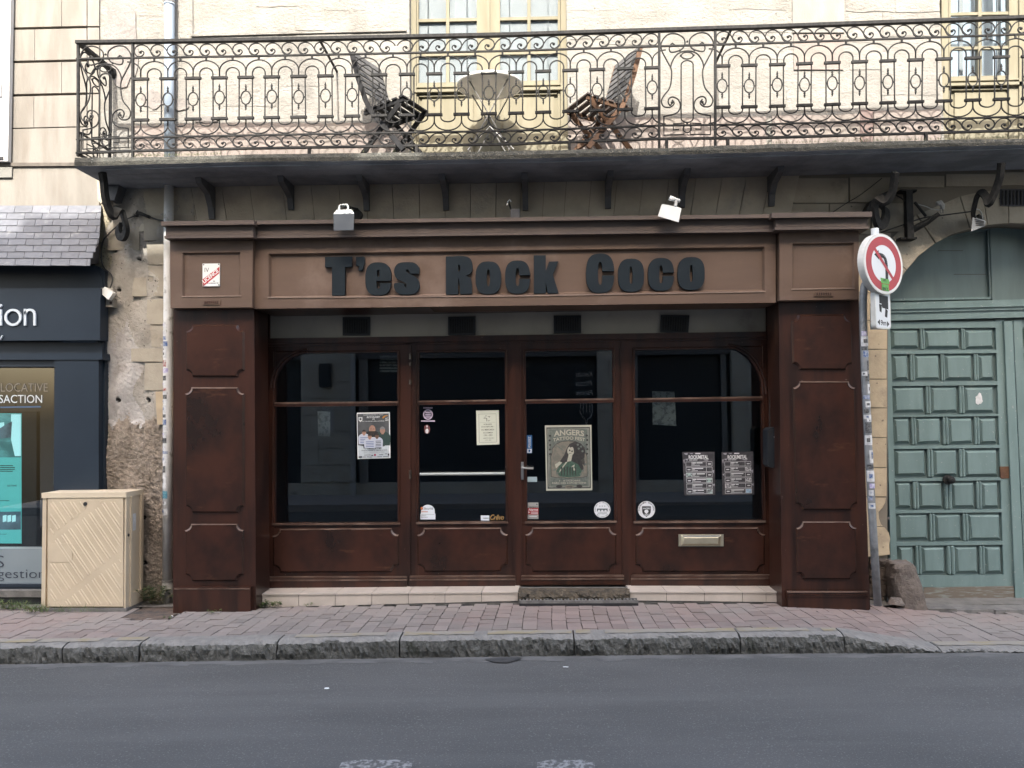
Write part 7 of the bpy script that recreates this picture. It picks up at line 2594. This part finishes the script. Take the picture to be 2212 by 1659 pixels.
shape(b, Q4, ell(.48, .70, .24, .26), .0006)
shape(b, Q4, [(.35, .2), (.5, .06), (.62, .2), (.5, .36)], .0006)
obj('decal_belly', b, P_wht, dcl)
q = [(1138, 940), (1149.5, 940), (1149.5, 979), (1138, 979)]
bl_ = small('push_sticker', q, 'narrow blue push sticker upright on the left of the second door', flatmat('sticker_blue_push', (.02, .10, .26)))
b = B()
f = on(q, .0006)
add_text(b, 'POUSSEZ', lambda u, v: f(lerp(.72, .25, v) if False else lerp(.28, .72, v), lerp(.68, .08, u)), .01)
obj('sticker_lettering', b, P_wht, bl_)
b = B()
shape(b, q, bar(.08, .76, .92, .98), .0006)
obj('sticker_mark', b, P_wht, bl_)
b = B()
shape(b, q, [(.3, .80), (.6, .79), (.72, .86), (.5, .95), (.3, .93)], .0010)
obj('sticker_mark', b, flatmat('sticker_blue_push', (.02, .10, .26)), bl_)
q = [(1139.5, 1030), (1160, 1030), (1160, 1041), (1139.5, 1041)]
small('pale_label', q, 'small pale blue label beside the lever of the second door', flatmat('label_pale_blue', (.33, .42, .45)))
q = [(1140, 1085.5), (1163, 1085.5), (1163, 1121), (1140, 1121)]
al = small('alarm_sticker', q, 'red and grey alarm sticker in the lower left corner of the second door', flatmat('sticker_warm_grey', (.30, .30, .285)))
b = B()
shape(b, q, bar(0, .33, 1, .73), .0006)
obj('sticker_mark', b, flatmat('sticker_alarm_red', (.30, .035, .04)), al)
b = B()
words(b, q, 'Alarme', .08, .36, .95, .50, .0010, .02)
shape(b, q, bar(.3, .57, .95, .60), .0010)
shape(b, q, bar(.3, .65, .95, .68), .0010)
shape(b, q, [(.05, .53), (.2, .60), (.05, .66)], .0010)
shape(b, q, bar(.15, .82, .85, .87), .0010)
obj('sticker_lettering', b, P_wht, al)
b = B()
words(b, q, 'verisure', .08, .22, .95, .32, .0010, .02)
shape(b, q, [(.78, .07), (.92, .10), (.90, .17), (.8, .12)], .0010)
obj('sticker_lettering', b, P_ink, al)
# papers hung inside behind the panes
M_inp = flatmat('dim_paper', (.30, .32, .31), (.16, .175, .175), scale=24, lo=.5, hi=.58)
for q4, lab in (([(1409, 845), (1457, 846), (1461, 920), (1410, 917)], 'grey printed sheet hanging inside behind the right window'), ([(686, 888), (713, 889), (713, 943), (687, 942)], 'dim white sheet standing inside behind the left window')):
    o = obj('inner_sheet', B().prism(q4, .30, .305), M_inp)
    tag(o, lab, 'sheet')
lv = thing('wall_louvre', 'dim grey slatted louvre inside, top right behind the left window', 'louvre', W(838, 803, .32))
for k in range(6):
    obj('slat', B().rect(820, 768 + k * 6.3, 860, 772 + k * 6.3, .30, .315), M_inp, lv)
